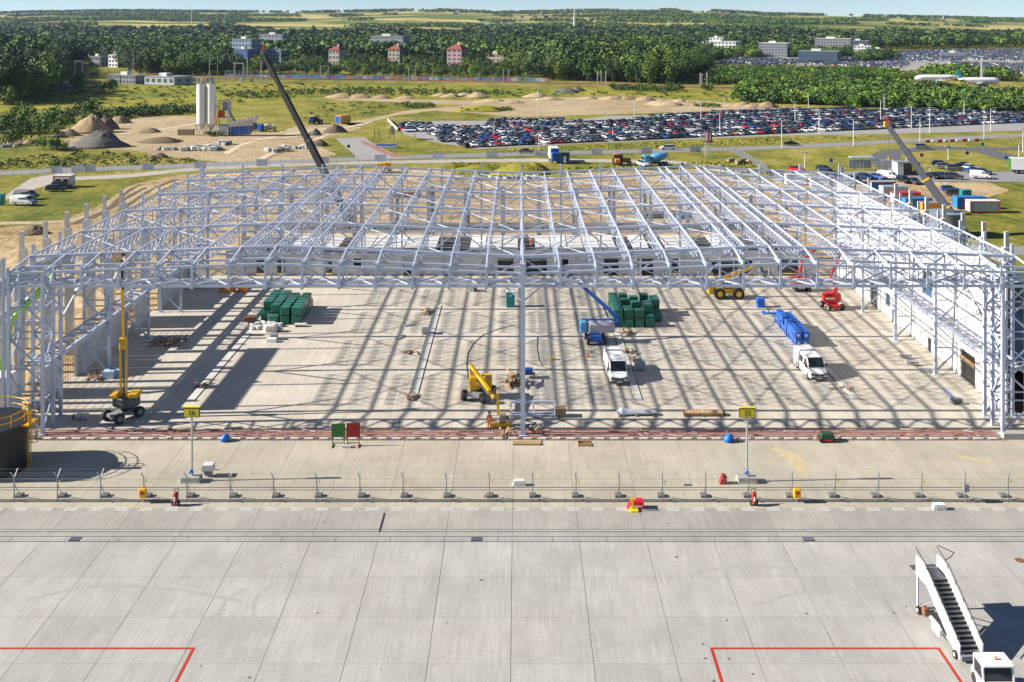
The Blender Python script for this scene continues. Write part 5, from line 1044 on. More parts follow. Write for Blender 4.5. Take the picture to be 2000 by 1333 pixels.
for y in (-1.8, 2.4, 3.6):
    for s in (-1, 1): wheel(t, (s * .75, y, .48), (s * 1.1, y, .48), .48)
X, Y = G(1103, 320); t = thing("site_kiosk", "dark blue box cabin with open doorway beside the white truck", "cabin", (X, Y + .6, 0)); MB().cbox(-1.3, 1.3, -1.1, 1.1, .1, 2.9, .03).build("shell", mat("navy", (.012, .05, .14), .5), t); MB().bx(-.3, .35, -1.13, -1.1, .2, 2.0).build("doorway", offwhite, t); MB().bx(-1.35, 1.35, -1.15, 1.15, 2.9, 3.0).build("roof", dkgrey, t)
# tractors, mixers and rollers beyond the roof
def tractor(x, y, l, m, name="tractor", cat="tractor", rz=0):
    X, Y = G(x, y); t = thing(name, l, cat, (X, Y + 1, 0), rz); MB().cbox(-.7, .7, -2.0, .2, .7, 1.7, .1).build("bonnet", m, t); MB().cbox(-.8, .8, .1, 1.6, 1.0, 2.6, .1).build("cab", glass, t); MB().cbox(-.9, .9, 0, 1.7, 2.6, 2.8, .06).build("cab_roof", m if m is not blue else offwhite, t)
    for s in (-1, 1): wheel(t, (s * .75, 1.0, .8), (s * 1.2, 1.0, .8), .8, n=16); wheel(t, (s * .7, -1.5, .5), (s * 1.0, -1.5, .5), .5)
    MB().bar((-.6, -2.2, .6), (.6, -2.2, .6), .3).build("front_weight", dkgrey, t); return t
tractor(1206, 323, "orange tractor on the grass strip beyond the roof", orange); tractor(1218, 323, "small dark roller beside the orange tractor", dkgrey, "roller", "roller", R(90)); tractor(608, 243, "blue tractor with pale cab roof on the track by the meadow", blue, "tractor", "tractor", R(10))
t = tractor(619, 242, "small dark trailer machine right of the blue tractor", dkgrey, "trailer", "trailer", R(60))
X, Y = G(1257, 326); car("SUV", "white", (X, Y + 1, 0), R(20), "white SUV beside the pale blue mixer truck beyond the roof")
def mixer(x, y, l, drum, cab, rz=0, s=1.0):
    X, Y = G(x, y); t = thing("mixer_truck", l, "mixer truck", (X, Y + 2, 0), rz); t.scale = (s, s, s); MB().cbox(-1.1, 1.1, -4.0, -2.2, .6, 2.9, .15).build("cab", cab, t); MB().add([(-.95, -4.03, 1.7), (.95, -4.03, 1.7), (.95, -4.0, 2.6), (-.95, -4.0, 2.6)], [(0, 1, 2, 3)]).build("windscreen", glass, t)
    MB().loft([[(q * math.cos(a), y_, z + q * math.sin(a)) for a in [i * .524 for i in range(12)]] for y_, z, q in ((-1.9, 1.9, .6), (-1.2, 2.1, 1.15), (.8, 2.3, 1.2), (2.4, 2.7, .75), (2.9, 2.85, .5))]).build("drum", drum, t, smooth=True)
    MB().bx(-.5, .5, -4, 3, .6, .95).build("frame", dkgrey, t); MB().bar((0, 2.9, 2.6), (.2, 3.6, 1.2), .5, .12).build("chute", cab, t)
    for y_ in (-3.2, 1.0, 2.2):
        for q in (-1, 1): wheel(t, (q * .75, y_, .5), (q * 1.1, y_, .5), .5)
    return t
mixer(1285, 326, "pale blue mixer truck parked beyond the roof on the sand track", blue_l, blue_l, R(-75)); mixer(492, 258, "dark mixer truck at the batching plant's hopper", dkgrey, blue, R(75), .9); mixer(521, 257, "pale mixer truck right of the dark one at the batching plant", offwhite, offwhite, R(100), .7)
X, Y = G(670, 241); container((X, Y, 0), R(55), "yellow cabin with blue base on the edge of the meadow", 5.2, 2.6, 3.0, yellow, blue, yellow, yellow, cat="cabin")
X, Y = G(1995, 341); t = thing("white_lorry", "white lorry trailer with green end at the right picture edge", "lorry", (X + 4.5, Y + 1.5, 0), R(-10)); MB().cbox(-6.2, 6, -1.25, 1.25, 1.0, 3.9, .04).build("trailer_box", white, t); MB().bx(-6.3, -6.2, -1.2, 1.2, 1.0, 3.8).build("green_end", green, t); [wheel(t, (x, s * .85, .5), (x, s * 1.2, .5), .5) for x in (-5, -3.8, 3.5) for s in (-1, 1)]; MB().bx(-6, 6, -.6, .6, .6, 1.0).build("frame", dkgrey, t)
# dark tank and crane on the right
X, Y = G(1860, 466); t = thing("round_tank", "dark round tank with bluish lid beside the grey crane", "tank", (X, Y + 3, 0)); MB().tube((0, 0, 0), (0, 0, 4.1), 3.2, 40).build("shell", mat("tank_grey", (.14, .15, .17), .5), t); MB().tube((0, 0, 4.1), (0, 0, 4.18), 3.3, 40).build("rim", steel_d, t); MB().tube((0, 0, 4.15), (0, 0, 4.22), 3.0, 40).build("lid", mat("tank_lid", (.25, .32, .42), .4), t); [MB().bar((-3.25, s, 0), (-3.25, s, 4.6), .07).build("ladder_rail", zinc, t) for s in (-.3, .3)]
def crane(base, tip, D1, D2, l, bm, w, heads, carrier, rot, off=(0, 0)):
    b = at(*base, D1); tp = at(*tip, D2); X, Y = b.x, b.y; t = thing("mobile_crane", l, "crane", (X, Y, 0)); o = Vector((X, Y, 0)); b -= o; tp -= o
    for i in range(4): MB().bar(b.lerp(tp, i * .25), b.lerp(tp, (i + 1) * .25 + .01), w * (1 - .15 * i), w * 1.1 * (1 - .15 * i)).build("boom_section", bm, t)
    for i in (1, 2, 3): p = b.lerp(tp, i * .25); q = (tp - b).normalized() * .25; MB().bar(p - q * .7, p + q * .7, w * 1.2 * (1 - .14 * i), w * 1.3 * (1 - .14 * i)).build("boom_collar", heads[0], t)
    MB().box(tp, (w * .7, w * .6, w * .7)).build("boom_head", heads[1], t); MB().bar(tp + Vector((-.1, 0, .1)), tp + Vector((.25, 0, 1.4)), .3, .25).build("pennant", heads[2], t)
    MB().bar(tp + Vector((.3, -.3, 0)), tp + Vector((.3, -.3, -6)), .03).build("hoist_rope", blackp, t); MB().box(tp + Vector((.3, -.3, -6.2)), (.3, .3, .6)).build("hook_block", yellow, t)
    cx_, cy_ = b.x + off[0], off[1]; MB().box((cx_, cy_, .95), (2.6, 10, .6), rz=rot).build("carrier", carrier, t); MB().box((cx_, cy_, 1.9), (2.4, 4, 1.3), rz=rot).build("superstructure", carrier, t); Mx = Matrix.Rotation(rot, 3, 'Z')
    for y in (-4, -2.5, 1.5, 3, 4.3):
        for s in (-1, 1): wheel(t, Mx @ Vector((s * .9, y, .6)) + Vector((cx_, cy_, 0)), Mx @ Vector((s * 1.35, y, .6)) + Vector((cx_, cy_, 0)), .6)
    MB().box(Mx @ Vector((-.7, -4.4, 1.9)) + Vector((cx_, cy_, 0)), (1.1, 1.6, 1.5), rz=rot).build("cab", glass, t); return t
crane((694, 452), (513, 104), 176.5, 182, "mobile crane with long black telescopic boom leaning left above the roof", mat("boom_black", (.010, .010, .012), .65, 0, .2, 2), 1.05, (dkgrey, midgrey, mat("pennant_red", (.8, .08, .02), .5)), yellow, R(60))
crane((1888, 462), (1732, 243), 190, 196, "mobile crane with grey telescopic boom beside the round tank", mat("crane_grey", (.085, .092, .105), .5), 1.4, (yellow, yellow, redline), mat("crane_body", (.10, .105, .115), .5), R(80), (-5.5, 6))

# ---------------- batching plant ----------------
X, Y = G(405, 265); pl = thing("batching_plant", "concrete batching plant with red and steel tower and striped hopper", "batching plant", (X, Y, 0))
for i, dx_ in enumerate((-2.05, 1.25)):
    t = thing("cement_silo", ["left tall white cement silo", "right tall white cement silo"][i] + " at the batching plant", "silo", (X + dx_, Y, 0)); MB().tube((0, 0, 4.0), (0, 0, 17.2), 1.5, 28).build("shell", white, t, smooth=False); MB().tube((0, 0, 4.0), (0, 0, 1.8), 1.45, 20, .35).build("cone", offwhite, t); MB().tube((0, 0, 17.2), (0, 0, 17.5), 1.55, 24, .9).build("top", midgrey, t); MB().tube((.3, 0, 17.4), (.3, 0, 18.4), .35, 10).build("filter", midgrey, t)
    for a in range(4): c_ = (1.35 * math.cos(a * 1.57 + .78), 1.35 * math.sin(a * 1.57 + .78)); MB().bar((*c_, 0), (*c_, 4.2), .18).build("leg", offwhite, t)
    MB().bar((-1.6, -.3, 1), (-1.6, -.3, 18), .12).build("ladder", steel_d, t); MB().path([(1.4 * math.cos(a), 1.4 * math.sin(a), 18.2) for a in [k * .7 for k in range(10)]], .05, 4).build("handrail", steel_d, t)
tw = MB()
for a in (3.6, 7.4):
    for b_ in (-1.5, 1.5): tw.bar((a, b_, 0), (a, b_, 11.5), .25)
for z in (3.5, 6, 8.5, 11.5): tw.bx(3.5, 7.5, -1.6, 1.6, z, z + .15)
tw.build("tower", steel, pl); MB().cbox(3.9, 5.6, -1.2, 1.2, 6.2, 8.3, .1).build("mixer", red, pl); MB().cbox(5.4, 7.2, -1.2, 1.2, 8.7, 11.2, .15).build("weigh_hopper", midgrey, pl); MB().bar((3.3, -1.7, 4), (5.0, -1.7, 12.2), .35).build("screw_conveyor", yellow, pl); MB().cbox(4.4, 7.2, -1.4, 1.4, .2, 3.3, .05).build("control_room", offwhite, pl)
MB().bar((6.2, 0, 10), (9.2, 0, 4.8), 1.0, .5).build("conveyor", midgrey, pl); hp = MB().prism([(7.6, 4.4), (16.8, 6.6), (16.4, 5.0), (13.5, 3.4), (8.0, 3.0)], 'y', -1.8, 1.8).build("hopper", offwhite, pl)
for k in range(8): MB().bar((8.0 + k * 1.05, -1.85, 4.3 + k * .26), (8.4 + k * 1.0, -1.85, 3.2 + k * .1), .08).build("hopper_stripe", green if k % 2 else red, hp)
MB().cbox(8, 14.5, -1.4, 1.4, .4, 3.0, .1).build("aggregate_bin", blue, pl); [MB().bar((x, -1.5, 0), (x, -1.5, 4), .25).build("bin_leg", steel_d, pl) for x in (8.2, 11, 14.2)]
MB().cbox(-10.4, -5.2, 1.0, 3.2, 0, 2.0, .1).build("low_wall", wood_d, pl)
def heap(x, y, w, h, m, l, name="gravel_heap", cat="heap", group=None, squash=.7):
    X, Y = G(x, y); m_ = MB(); rings = []; ph = random.random() * 6
    for q, z in ((1.0, 0), (.9, .12), (.78, .3), (.66, .46), (.52, .64), (.36, .82), (.18, .95), (.03, 1.0)): rings.append([(w / 2 * q * math.cos(a) * (1 + .12 * math.sin(3 * a + ph) + random.uniform(-.11, .11)) + .06 * w * z, w / 2 * squash * q * math.sin(a) * (1 + .1 * math.cos(2 * a + ph)), h * z * random.uniform(.85, 1.08)) for a in [i * math.pi / 14 for i in range(28)]])
    return tag(m_.loft(rings, cap=True).build(name, m, loc=(X, Y, -.05), smooth=True), l, cat, group)
for x, y, w, h, m, l in [(192, 286, 17.5, 5.0, pdark, "large dark grey gravel heap at the left"), (176, 258, 15, 5.8, pheap, "tall tan sand heap behind the dark gravel heap"), (205, 252, 10, 4.4, pbrown, "brown heap right behind the tall tan sand heap"), (131, 265, 9, 2.4, pheap, "low tan heap left of the tall sand heap"), (230, 240, 10, 2.6, pheap, "pale heap at the far left of the plant yard"), (285, 258, 11, 1.6, pheap, "flat yellow sand heap in the plant yard"), (315, 277, 14, 1.5, pbrown, "low dark earth bank in front of the silos"), (652, 258, 8.6, 2.7, pbrown, "dark brown cone heap right of the crane boom"), (615, 264, 4.5, 2.2, pdark, "small grey cone heap just right of the crane boom"), (621, 284, 7, 1.9, pbrown, "small dark heap low beside the crane boom"), (65, 455, 6, 1.4, pbrown, "brown earth mound left of the annex columns"), (1105, 181, 16, 2.6, pdark, "grey heap on the meadow left of the sandy ridge"), (1126, 178, 10, 2.6, pbrown, "brown heap on the meadow beside the grey heap"), (310, 307, 6, 1.2, pbrown, "small earth heap on the verge below the plant"), (30, 280, 8, 1.0, pheap, "flat sand patch heap at the far left verge"), (55, 280, 5, 1.2, pheap, "small pale heap near the left edge")]: heap(x, y, w, h, m, l)
ridge = [(1070, 195), (1150, 193), (1198, 194), (1222, 194), (1260, 196), (1290, 204), (1305, 206), (1325, 203), (1345, 205), (1370, 206), (1425, 208), (1450, 209), (1470, 210), (1495, 210), (1045, 190), (1000, 201), (960, 200), (930, 190), (905, 188), (880, 190), (860, 188), (790, 192), (745, 192), (700, 191), (665, 191)]
for i, (x, y) in enumerate(sorted(ridge)): heap(x, y, random.uniform(9, 17), random.uniform(1.0, 2.6), random.choice((psand, pheap, psand)), f"{nth(i+1)} sand mound from the left along the ridge behind the car park", "sand_mound", "mound", "sand mounds along the ridge", .6)
heap(940, 216, 24, 2.2, pmead, "grassy mound left of the sandy ground's middle", "grass_mound", "mound"); heap(1010, 338, 16, 2.4, pmead, "grassy bank just beyond the roof's middle", "grass_bank", "bank"); heap(1040, 334, 9, 2.2, pmead, "dark grassy bank left of the box truck", "grass_bank", "bank"); heap(935, 334, 14, 1.6, pmead, "low green bank beyond the roof's left middle", "grass_bank", "bank")
# broken block stacks and rubble beside the plant
def rubble(x, y, n, w, d, l, smax=1.4, ms=(midgrey, offwhite, offwhite, conc)):
    X, Y = G(x, y); t = thing("block_heap", l, "blocks", (X, Y, 0))
    for k in range(n): s = random.uniform(.5, smax); MB().box((random.uniform(-w, w), random.uniform(-d, d), s * .3), (s, s * .8, s * .7), rz=random.random() * 3).build("block", random.choice(ms), t)
rubble(395, 292, 34, 5.5, 4, "scattered grey concrete block stacks in front of the silos", 2.0); rubble(440, 282, 16, 2.4, 3, "concrete blocks right of the scattered stacks near the silos", 1.7); rubble(325, 292, 12, 3, 2, "pale cubes on the verge left of the block stacks"); rubble(545, 296, 14, 4, 3, "white rubble pile left of the crane boom", 1.7); rubble(575, 290, 18, 6, 2, "grey rubble line in front of the pale earth, by the boom", 1.6); rubble(15, 287, 12, 3, 1.5, "grey stones at the left picture edge"); rubble(128, 292, 8, 3.5, 1, "grey stones below the large dark gravel heap")
rubble(965, 350, 36, 11, 1.2, "row of white rubble sacks beyond the roof's middle", 1.3, (offwhite, midgrey, white)); rubble(1025, 349, 16, 3.0, 1, "white rubble sacks right of the centre line beyond the roof", 1.2, (white, offwhite)); rubble(1440, 318, 9, 3, 4, "timber cable drums and blocks on the grass by the mesh fence", 1.7, (wood_d, wood))
for x, y, l in ((752, 338, "yellow excavator bucket arm seen beyond the roof"),): X, Y = G(x, y); t = thing("excavator", l, "excavator", (X, Y, 0)); MB().bar((-1.8, 0, 2.4), (-.3, .3, .4), .7, .6).bar((0, 0, 2.6), (1.6, .3, .6), .8, .6).build("boom", yellow, t); MB().cbox(-1.2, 1.2, .5, 2.6, .8, 2.4, .1).build("house", yellow, t); [MB().bx(s - .3, s + .3, 0, 3, 0, .7).build("track", black, t) for s in (-1, 1)]
# things in the yard beyond the roof, seen between the trusses
for x, y, w, m, l in ((445, 500, 1.9, orange, "orange tank on the slab behind the left trusses"), (475, 501, 1.2, orange, "small orange drum behind the left trusses"), (1335, 425, 3.0, blue_l, "blue tarp heap in the yard behind the right trusses"), (1310, 424, 2.4, rust, "rusty heap in the yard behind the right trusses"), (1280, 425, 4.0, dkgrey, "dark heap in the yard behind the right trusses"), (790, 385, 7, rust, "rusty sheet stack in the yard behind the left trusses"), (220, 510, 2.0, orange, "orange box among the left annex columns")):
    D = 163 if y > 480 else None; X, Y = (((x - CX) * 152 / F, 152.0) if y > 480 and x > 300 else G(x, y)); tag(MB().cbox(-w / 2, w / 2, -.7, .7, 0, 1.1, .2).build("yard_item", m, loc=(X, Y, 0 if not (y > 480 and x > 300) else .0)), l, "tank" if m is orange else "heap")
tt = thing("lime_tower", "lime green concrete pump arm seen between the left columns", "pump arm", (-52.6, 110, 0)); MB().bar((-1, 0, 0), (0, 0, 7.5), .5, .7).bar((0, 0, 7.5), (3.2, 3, 11.5), .4, .5).build("arm", mat("lime", (.30, .70, .02), .4), tt)
t = person((1.9, 163.5, 4.05), "worker in orange vest on the back annex roof by the centre column", hivis, 0, .2, white)
# ---------------- roadside fence with banners, lamps, signs ----------------
bf = thing("roadside_fence", "long wire fence with pale banners along the road beyond the roof", "fence", (0, 0, 0)); ln = smooth_line([G(*p) for p in [(-300, 365), (60, 343), (140, 338), (400, 330), (700, 318), (1000, 308), (1300, 300), (1440, 296)]], 14)
pst = MB().bar((0, 0, 0), (0, 0, 2.0), .07).mesh("post", zinc); wires = MB()
for a, b in zip(ln[:-1], ln[1:]):
    link("post", pst, bf, (a.x, a.y, -.1))
    for z in (.15, .6, 1.05, 1.5, 1.85): wires.bar((a.x, a.y, z), (b.x, b.y, z), .025)
wires.build("wire", zinc, bf)
for i, x in enumerate([112, 152, 176, 290, 392, 512, 632, 743, 856, 961, 1056, 1166, 1263, 1358]):
    yb = np.interp(x, [60, 140, 400, 700, 1000, 1300, 1440], [343, 338, 330, 318, 308, 300, 296]); X, Y = G(x, yb); w = 22 * Y / F / 2
    t = tag(MB().bx(-w, w, -.12, -.06, .15, 1.95).bx(-w, w, -.13, -.12, 1.85, 1.95).build("fence_banner", mat("banner_pale", (.50, .52, .60), .6, 0, .12, 1.2, rnd=.15), loc=(X, Y - .05, 0)), f"{nth(i+1)} pale banner from the left on the roadside fence", "banner", "banners on the roadside fence")
def mesh_bars(p, q):
    m = MB()
    for k in range(14): r_ = p.lerp(q, k / 14); m.bar((r_.x, r_.y, .05), (r_.x, r_.y, 1.75), .07)
    for z in (.1, .6, 1.1, 1.7): m.bar((p.x, p.y, z), (q.x, q.y, z), .05)
    return m
mf = thing("mesh_fence", "grey solid mesh fence running down the grass right of the pylon sign", "fence", (0, 0, 0)); a, b = Vector(G(1428, 297)), Vector(G(1500, 336))
for i in range(12): p, q = a.lerp(b, i / 12), a.lerp(b, (i + 1) / 12); mesh_bars(p, q).build("mesh_panel", zinc, mf); MB().bar((p.x, p.y, 0), (p.x, p.y, 2.1), .1).build("post", offwhite, mf)
X, Y = G(1382, 307); t = thing("pylon_sign", "tall twin pole sign with dark red and white panel by the road", "sign", (X, Y, 0)); [MB().bar((s, 0, 0), (s, 0, 6.9), .22).build("pole", white, t) for s in (-.6, .1, .7)]; MB().bx(-.75, .2, -.15, .15, 4.3, 7.4).build("pale_panel", mat("mauve", (.40, .10, .25), .5), t); MB().bx(.22, 1.25, -.17, .13, 4.0, 7.3).build("red_panel", mat("crimson", (.33, .008, .05), .5), t); MB().bx(-.6, .05, -.17, -.15, 4.6, 7.0).build("white_stripe", white, t); MB().bx(.55, .8, -.19, -.17, 4.6, 6.8).build("pale_stripe", white, t)
def lamp(x, yb, yt, l, arm=1.4, group="lamp posts around the car park"):
    X, Y = G(x, yb); h = H - (yt - YH) * Y / F; t = thing("lamp_post", l, "lamp post", (X, Y, 0), 0, group); MB().tube((0, 0, 0), (0, 0, h), .16, 8, .09).build("pole", offwhite, t)
    if arm: MB().bar((0, 0, h), (arm, 0, h + .25), .1).bar((arm - .2, 0, h + .22), (arm + .6, 0, h + .3), .28, .12).build("lamp_head", offwhite, t)
    else: MB().bar((-.9, 0, h), (.9, 0, h), .12).bx(-1.0, -.4, -.15, .15, h - .05, h + .08).bx(.4, 1.0, -.15, .15, h - .05, h + .08).build("lamp_head", offwhite, t)
lp = [(1051, 233, 170, 0), (1182, 248, 221, 0), (1197, 270, 250, 0), (1239, 238, 195, 0), (1369, 240, 200, 0), (1406, 262, 219, 0), (1415, 222, 189, 0), (1527, 290, 237, 1.2), (1553, 240, 199, 0), (1579, 217, 187, 0), (1600, 262, 215, 0), (1667, 286, 232, -1.2), (1720, 240, 195, 0), (1727, 218, 184, 0), (1780, 250, 206, 0), (1797, 278, 228, -.9), (1816, 260, 215, 1.5), (1883, 231, 194, 0), (1922, 272, 224, -1.6), (1935, 257, 212, 1.5), (1998, 298, 252, 0), (965, 272, 238, 0), (1053, 300, 262, 0), (1572, 333, 297, 0), (1770, 340, 301, 0), (1990, 310, 280, 0), (1816, 345, 325, 0), (1852, 312, 286, 0)]
for i, (x, yb, yt, arm) in enumerate(sorted(lp)): lamp(x, yb, yt, f"{nth(i+1)} pale lamp post from the left around the big car park", arm)
rp = [(146, 149, 120), (161, 149, 121), (211, 164, 105), (259, 165, 118), (409, 165, 105), (425, 160, 112), (458, 152, 125), (475, 152, 124), (483, 152, 113), (510, 165, 118), (520, 166, 138), (626, 155, 128), (641, 153, 128), (798, 158, 131), (811, 157, 128), (983, 162, 136), (993, 162, 135), (1167, 167, 138), (1174, 167, 138), (1183, 166, 139), (1368, 168, 143), (1371, 168, 144), (1381, 166, 142), (1576, 161, 147), (1605, 161, 146), (1717, 171, 151), (1788, 177, 153), (1794, 177, 153), (1917, 170, 120), (1919, 170, 127)]
for i, (x, yb, yt) in enumerate(rp): 
    X, Y = G(x, yb); h = H - (yt - YH) * Y / F; t = thing("mast", f"{nth(i+1)} slim pale mast from the left along the railway", "mast", (X, Y, 0), 0, "masts along the railway"); MB().bar((0, 0, 0), (0, 0, h), .55 if x not in (409, 425, 211, 259) else .3).build("pole", offwhite, t); MB().bar((0, 0, h * .85), (2.4, 0, h * .9), .15).build("bracket", zinc, t)
for i, (x0, x1, yb, yt) in enumerate(((146, 161, 149, 120), (455, 476, 150, 124))): 
    X0, Y = G(x0, yb); X1 = G(x1, yb)[0]; h = H - (yt - YH) * Y / F; tag(MB().bar((X0, Y, h), (X1, Y, h), .7).build("portal_beam", offwhite), ["white portal beam over the clearing at the far left", "white portal beam among the substation masts"][i], "portal")
rl = thing("railway_line", "double railway track on brown ballast before the wood", "railway", (0, 0, 0)); tk = smooth_line([G(*p) for p in [(-500, 128), (140, 143), (400, 152), (560, 155), (800, 157), (1000, 161), (1200, 165), (1450, 172), (1750, 168), (2100, 176)]], 8)
for off in (-3.2, -1.7, 1.7, 3.2):
    m = MB()
    for a, b in zip(tk[:-1], tk[1:]): m.bar((a.x, a.y + off, .12), (b.x, b.y + off, .12), .12, .2)
    m.build("rail", rust, rl)
# graffiti wall
gw = thing("graffiti_wall", "long low wall covered with colourful graffiti along the wood", "wall", (0, 0, 0)); gcol = [(.05, .13, .34), (.14, .06, .24), (.26, .06, .12), (.05, .22, .34), (.34, .36, .42), (.08, .18, .16), (.30, .13, .06), (.10, .11, .28), (.03, .08, .22), (.20, .21, .26), (.06, .16, .40)]
for (xa, xb, ya, yb_) in ((440, 1075, 149, 158.5),):
    x = xa
    while x < xb:
        w = random.choice((5, 7, 9, 12)); y0 = np.interp(x, [xa, xb], [150.5, 160]); y1 = np.interp(x + w, [xa, xb], [150.5, 160]); (X0, Y0), (X1, Y1) = G(x, y0), G(min(x + w, xb), y1)
        o = MB().bar((X0, Y0, 1.2), (X1, Y1, .85), .25, 1.9 + random.uniform(-.25, .25)).build("wall_panel", solidcol, gw); o.color = (*random.choice(gcol), 1); x += w
        if random.random() < .5: q = MB().bar((X0 + .3, Y0 - .16, .9), ((X0 + X1) / 2, (Y0 + Y1) / 2 - .16, .8), .05, random.uniform(.6, 1.3)).build("painted_letter", solidcol, o); q.color = (*random.choice(gcol), 1)
# ---------------- buildings in and before the wood ----------------
def building(x0, x1, yb, yt, depth, l, wall, rows, cols, roof=None, hip=False, cat="building", group=None, band=None, winm=None, sidecols=2, rot=-24):
    (X0, D), X1 = G(x0, yb), G(x1, yb)[0]; h = H - (yt - YH) * D / F; w = X1 - X0; t = thing("building", l, cat, ((X0 + X1) / 2, D, 0), R(rot if w < 60 else rot * .4), group); MB().bx(-w / 2, w / 2, 0, depth, 0, h).build("wall", wall, t)
    if hip:
        r = roof or tile; o = .6; rh = min(w, depth) * .33; MB().add([(-w / 2 - o, -o, h), (w / 2 + o, -o, h), (w / 2 + o, depth + o, h), (-w / 2 - o, depth + o, h), (-w * .12, depth / 2, h + rh), (w * .12, depth / 2, h + rh)], [(0, 1, 5, 4), (1, 2, 5), (2, 3, 4, 5), (3, 0, 4), (0, 3, 2, 1)]).build("roof", r, t); MB().bx(w * .02, w * .12, depth * .45, depth * .55, h + rh * .6, h + rh * 1.35).build("chimney", offwhite, t)
    else:
        MB().bx(-w / 2 - .3, w / 2 + .3, -.3, depth + .3, h, h + .35).build("roof", roof or midgrey, t); MB().bx(-w * .2, w * .05, depth * .3, depth * .6, h + .35, h + 2.2).build("roof_house", offwhite, t)
    st = h / rows; cw = w / cols; wm = MB().bx(-cw * .30, cw * .30, -.08, .02, -st * .25, st * .25).mesh("window", winm or winfar)
    for r in range(rows):
        for c in range(cols): link("window", wm, t, (-w / 2 + (c + .5) * cw, 0, (r + .55) * st))
    sw = MB().bx(-.02, .08, -depth / sidecols * .28, depth / sidecols * .28, -st * .25, st * .25).mesh("window", winm or winfar)
    for r in range(rows):
        for c in range(sidecols):
            for s, X in ((0, w / 2 - .02), (1, -w / 2 - .06)): link("window", sw, t, (X, (c + .5) * depth / sidecols, (r + .55) * st))
    return t
winfar = mat("far_window", (.10, .12, .15), .15, 0, .1, 1); bpale = mat("wall_blue_grey", (.20, .27, .38), .8); bblue = mat("wall_blue", (.03, .10, .33), .6); bcream = mat("wall_cream", (.34, .31, .25), .85); bpink = mat("wall_pink", (.40, .25, .29), .85); bgrey = mat("wall_grey", (.22, .235, .26), .8); bdark = mat("wall_dark", (.06, .07, .09), .5); bwhite = mat("wall_white", (.70, .71, .73), .7)
building(449, 495, 126, 77, 14, "pale blue tower block behind the wood on the left", bpale, 6, 6); building(455, 486, 130, 97, 12, "deep blue block in front of the pale blue tower block", bblue, 4, 4); building(512, 552, 126, 99, 12, "pale blue white flat block behind the crane boom tip", bpale, 4, 6); building(503, 556, 108, 68, 14, "grey block with flat roof far behind the crane tip", bgrey, 5, 6)
building(640, 664, 128, 98, 12, "small pale house with brown hipped roof left in the wood", bcream, 3, 3, tile, True); building(756, 782, 126, 97, 12, "cream tower house with red hipped roof in the wood", bcream, 4, 3, tile, True); building(871, 903, 128, 97, 14, "pink house with red hipped roof in the wood", bpink, 4, 3, tile, True)
building(718, 792, 112, 71, 12, "long grey flat block high behind the cream tower house", bgrey, 5, 12); building(945, 985, 122, 106, 14, "low yellow-roofed hall right of the pink house", bcream, 2, 5, mat("moss_roof", (.22, .23, .07), .9)); building(1040, 1050, 128, 120, 8, "tiny pale hut among the trees at the wood's middle", bcream, 1, 2)
building(274, 348, 166, 151, 16, "long low pale service building by the field on the left", mat("wall_service", (.40, .43, .46), .8), 1, 5, midgrey); building(205, 272, 164, 148, 10, "white low workshop left of the service building", bgrey, 2, 8, midgrey); building(104, 135, 178, 168, 8, "small pale barn at the edge of the dark wood on the left", bpale, 1, 3); building(209, 232, 132, 108, 10, "small white house by the clearing in the wood", bwhite, 3, 3, white); building(170, 200, 130, 111, 10, "grey low house left of the small white house in the clearing", bgrey, 2, 4)
building(1366, 1437, 105, 82, 30, "white stepped office building right of the wood", bwhite, 4, 10, offwhite); building(1385, 1412, 100, 74, 14, "upper white storey block behind the stepped office building", bwhite, 4, 4, offwhite); building(1482, 1537, 112, 85, 26, "grey office cube with pale front left of the dark glass hall", bgrey, 5, 9, offwhite); building(1560, 1634, 121, 101, 26, "dark glazed low hall before the far car park", bdark, 2, 12, midgrey, winm=bluglass); building(1592, 1660, 103, 76, 18, "long grey office slab on the right behind trees", bgrey, 5, 12, offwhite); building(1658, 1696, 100, 80, 18, "dark office wing joined to the long grey slab", bdark, 5, 8, midgrey); building(1700, 1730, 109, 97, 14, "small white block at the head of the far car park", bwhite, 2, 5, white); building(1668, 1700, 101, 90, 12, "low white roofed wing under the dark office wing", bwhite, 2, 5, white); building(1840, 1885, 112, 104, 12, "long low grey shed among the far cars", bgrey, 1, 8)
X, Y = G(1686, 333); t = thing("bus_shelter", "glass bus shelter with pale roof beyond the roof's right part", "bus shelter", (X, Y, 0)); MB().bx(-3.4, 2.6, -1.2, 1.4, 3.3, 3.5).build("roof", mat("shelter_roof", (.45, .52, .58), .3), t); [MB().bar((s, q, 0), (s, q, 3.3), .12).build("post", zinc, t) for s in (-3.2, -.3, 2.4) for q in (-1, 1.2)]; MB().bx(-3.2, 2.4, 1.2, 1.26, .4, 2.6).build("glass_wall", mat("clear_glass", (.30, .36, .40), .1), t); MB().bx(2.9, 8.0, -.8, 1.4, 2.5, 2.6).build("side_roof", zinc, t); [MB().bar((s, 1.2, 0), (s, 1.2, 2.5), .1).build("post", zinc, t) for s in (4.5, 6.2, 8)]
X, Y = G(1770, 341); t = thing("glass_kiosk", "dark glass kiosk with white side wall behind the grey crane boom", "kiosk", (X, Y, 0)); MB().bx(-2.7, -1.2, -1.5, 2.5, 0, 3.0).build("side_wall", offwhite, t); MB().bx(-1.2, 3.0, -1.2, 2.5, 0, 2.9).build("glass_wall", glass, t); MB().bx(-2.8, 3.2, -1.7, 2.7, 3.0, 3.25).build("roof", midgrey, t); MB().bx(1.0, 1.6, -1.25, -1.2, 1.0, 2.4).build("yellow_poster", signyel, t)
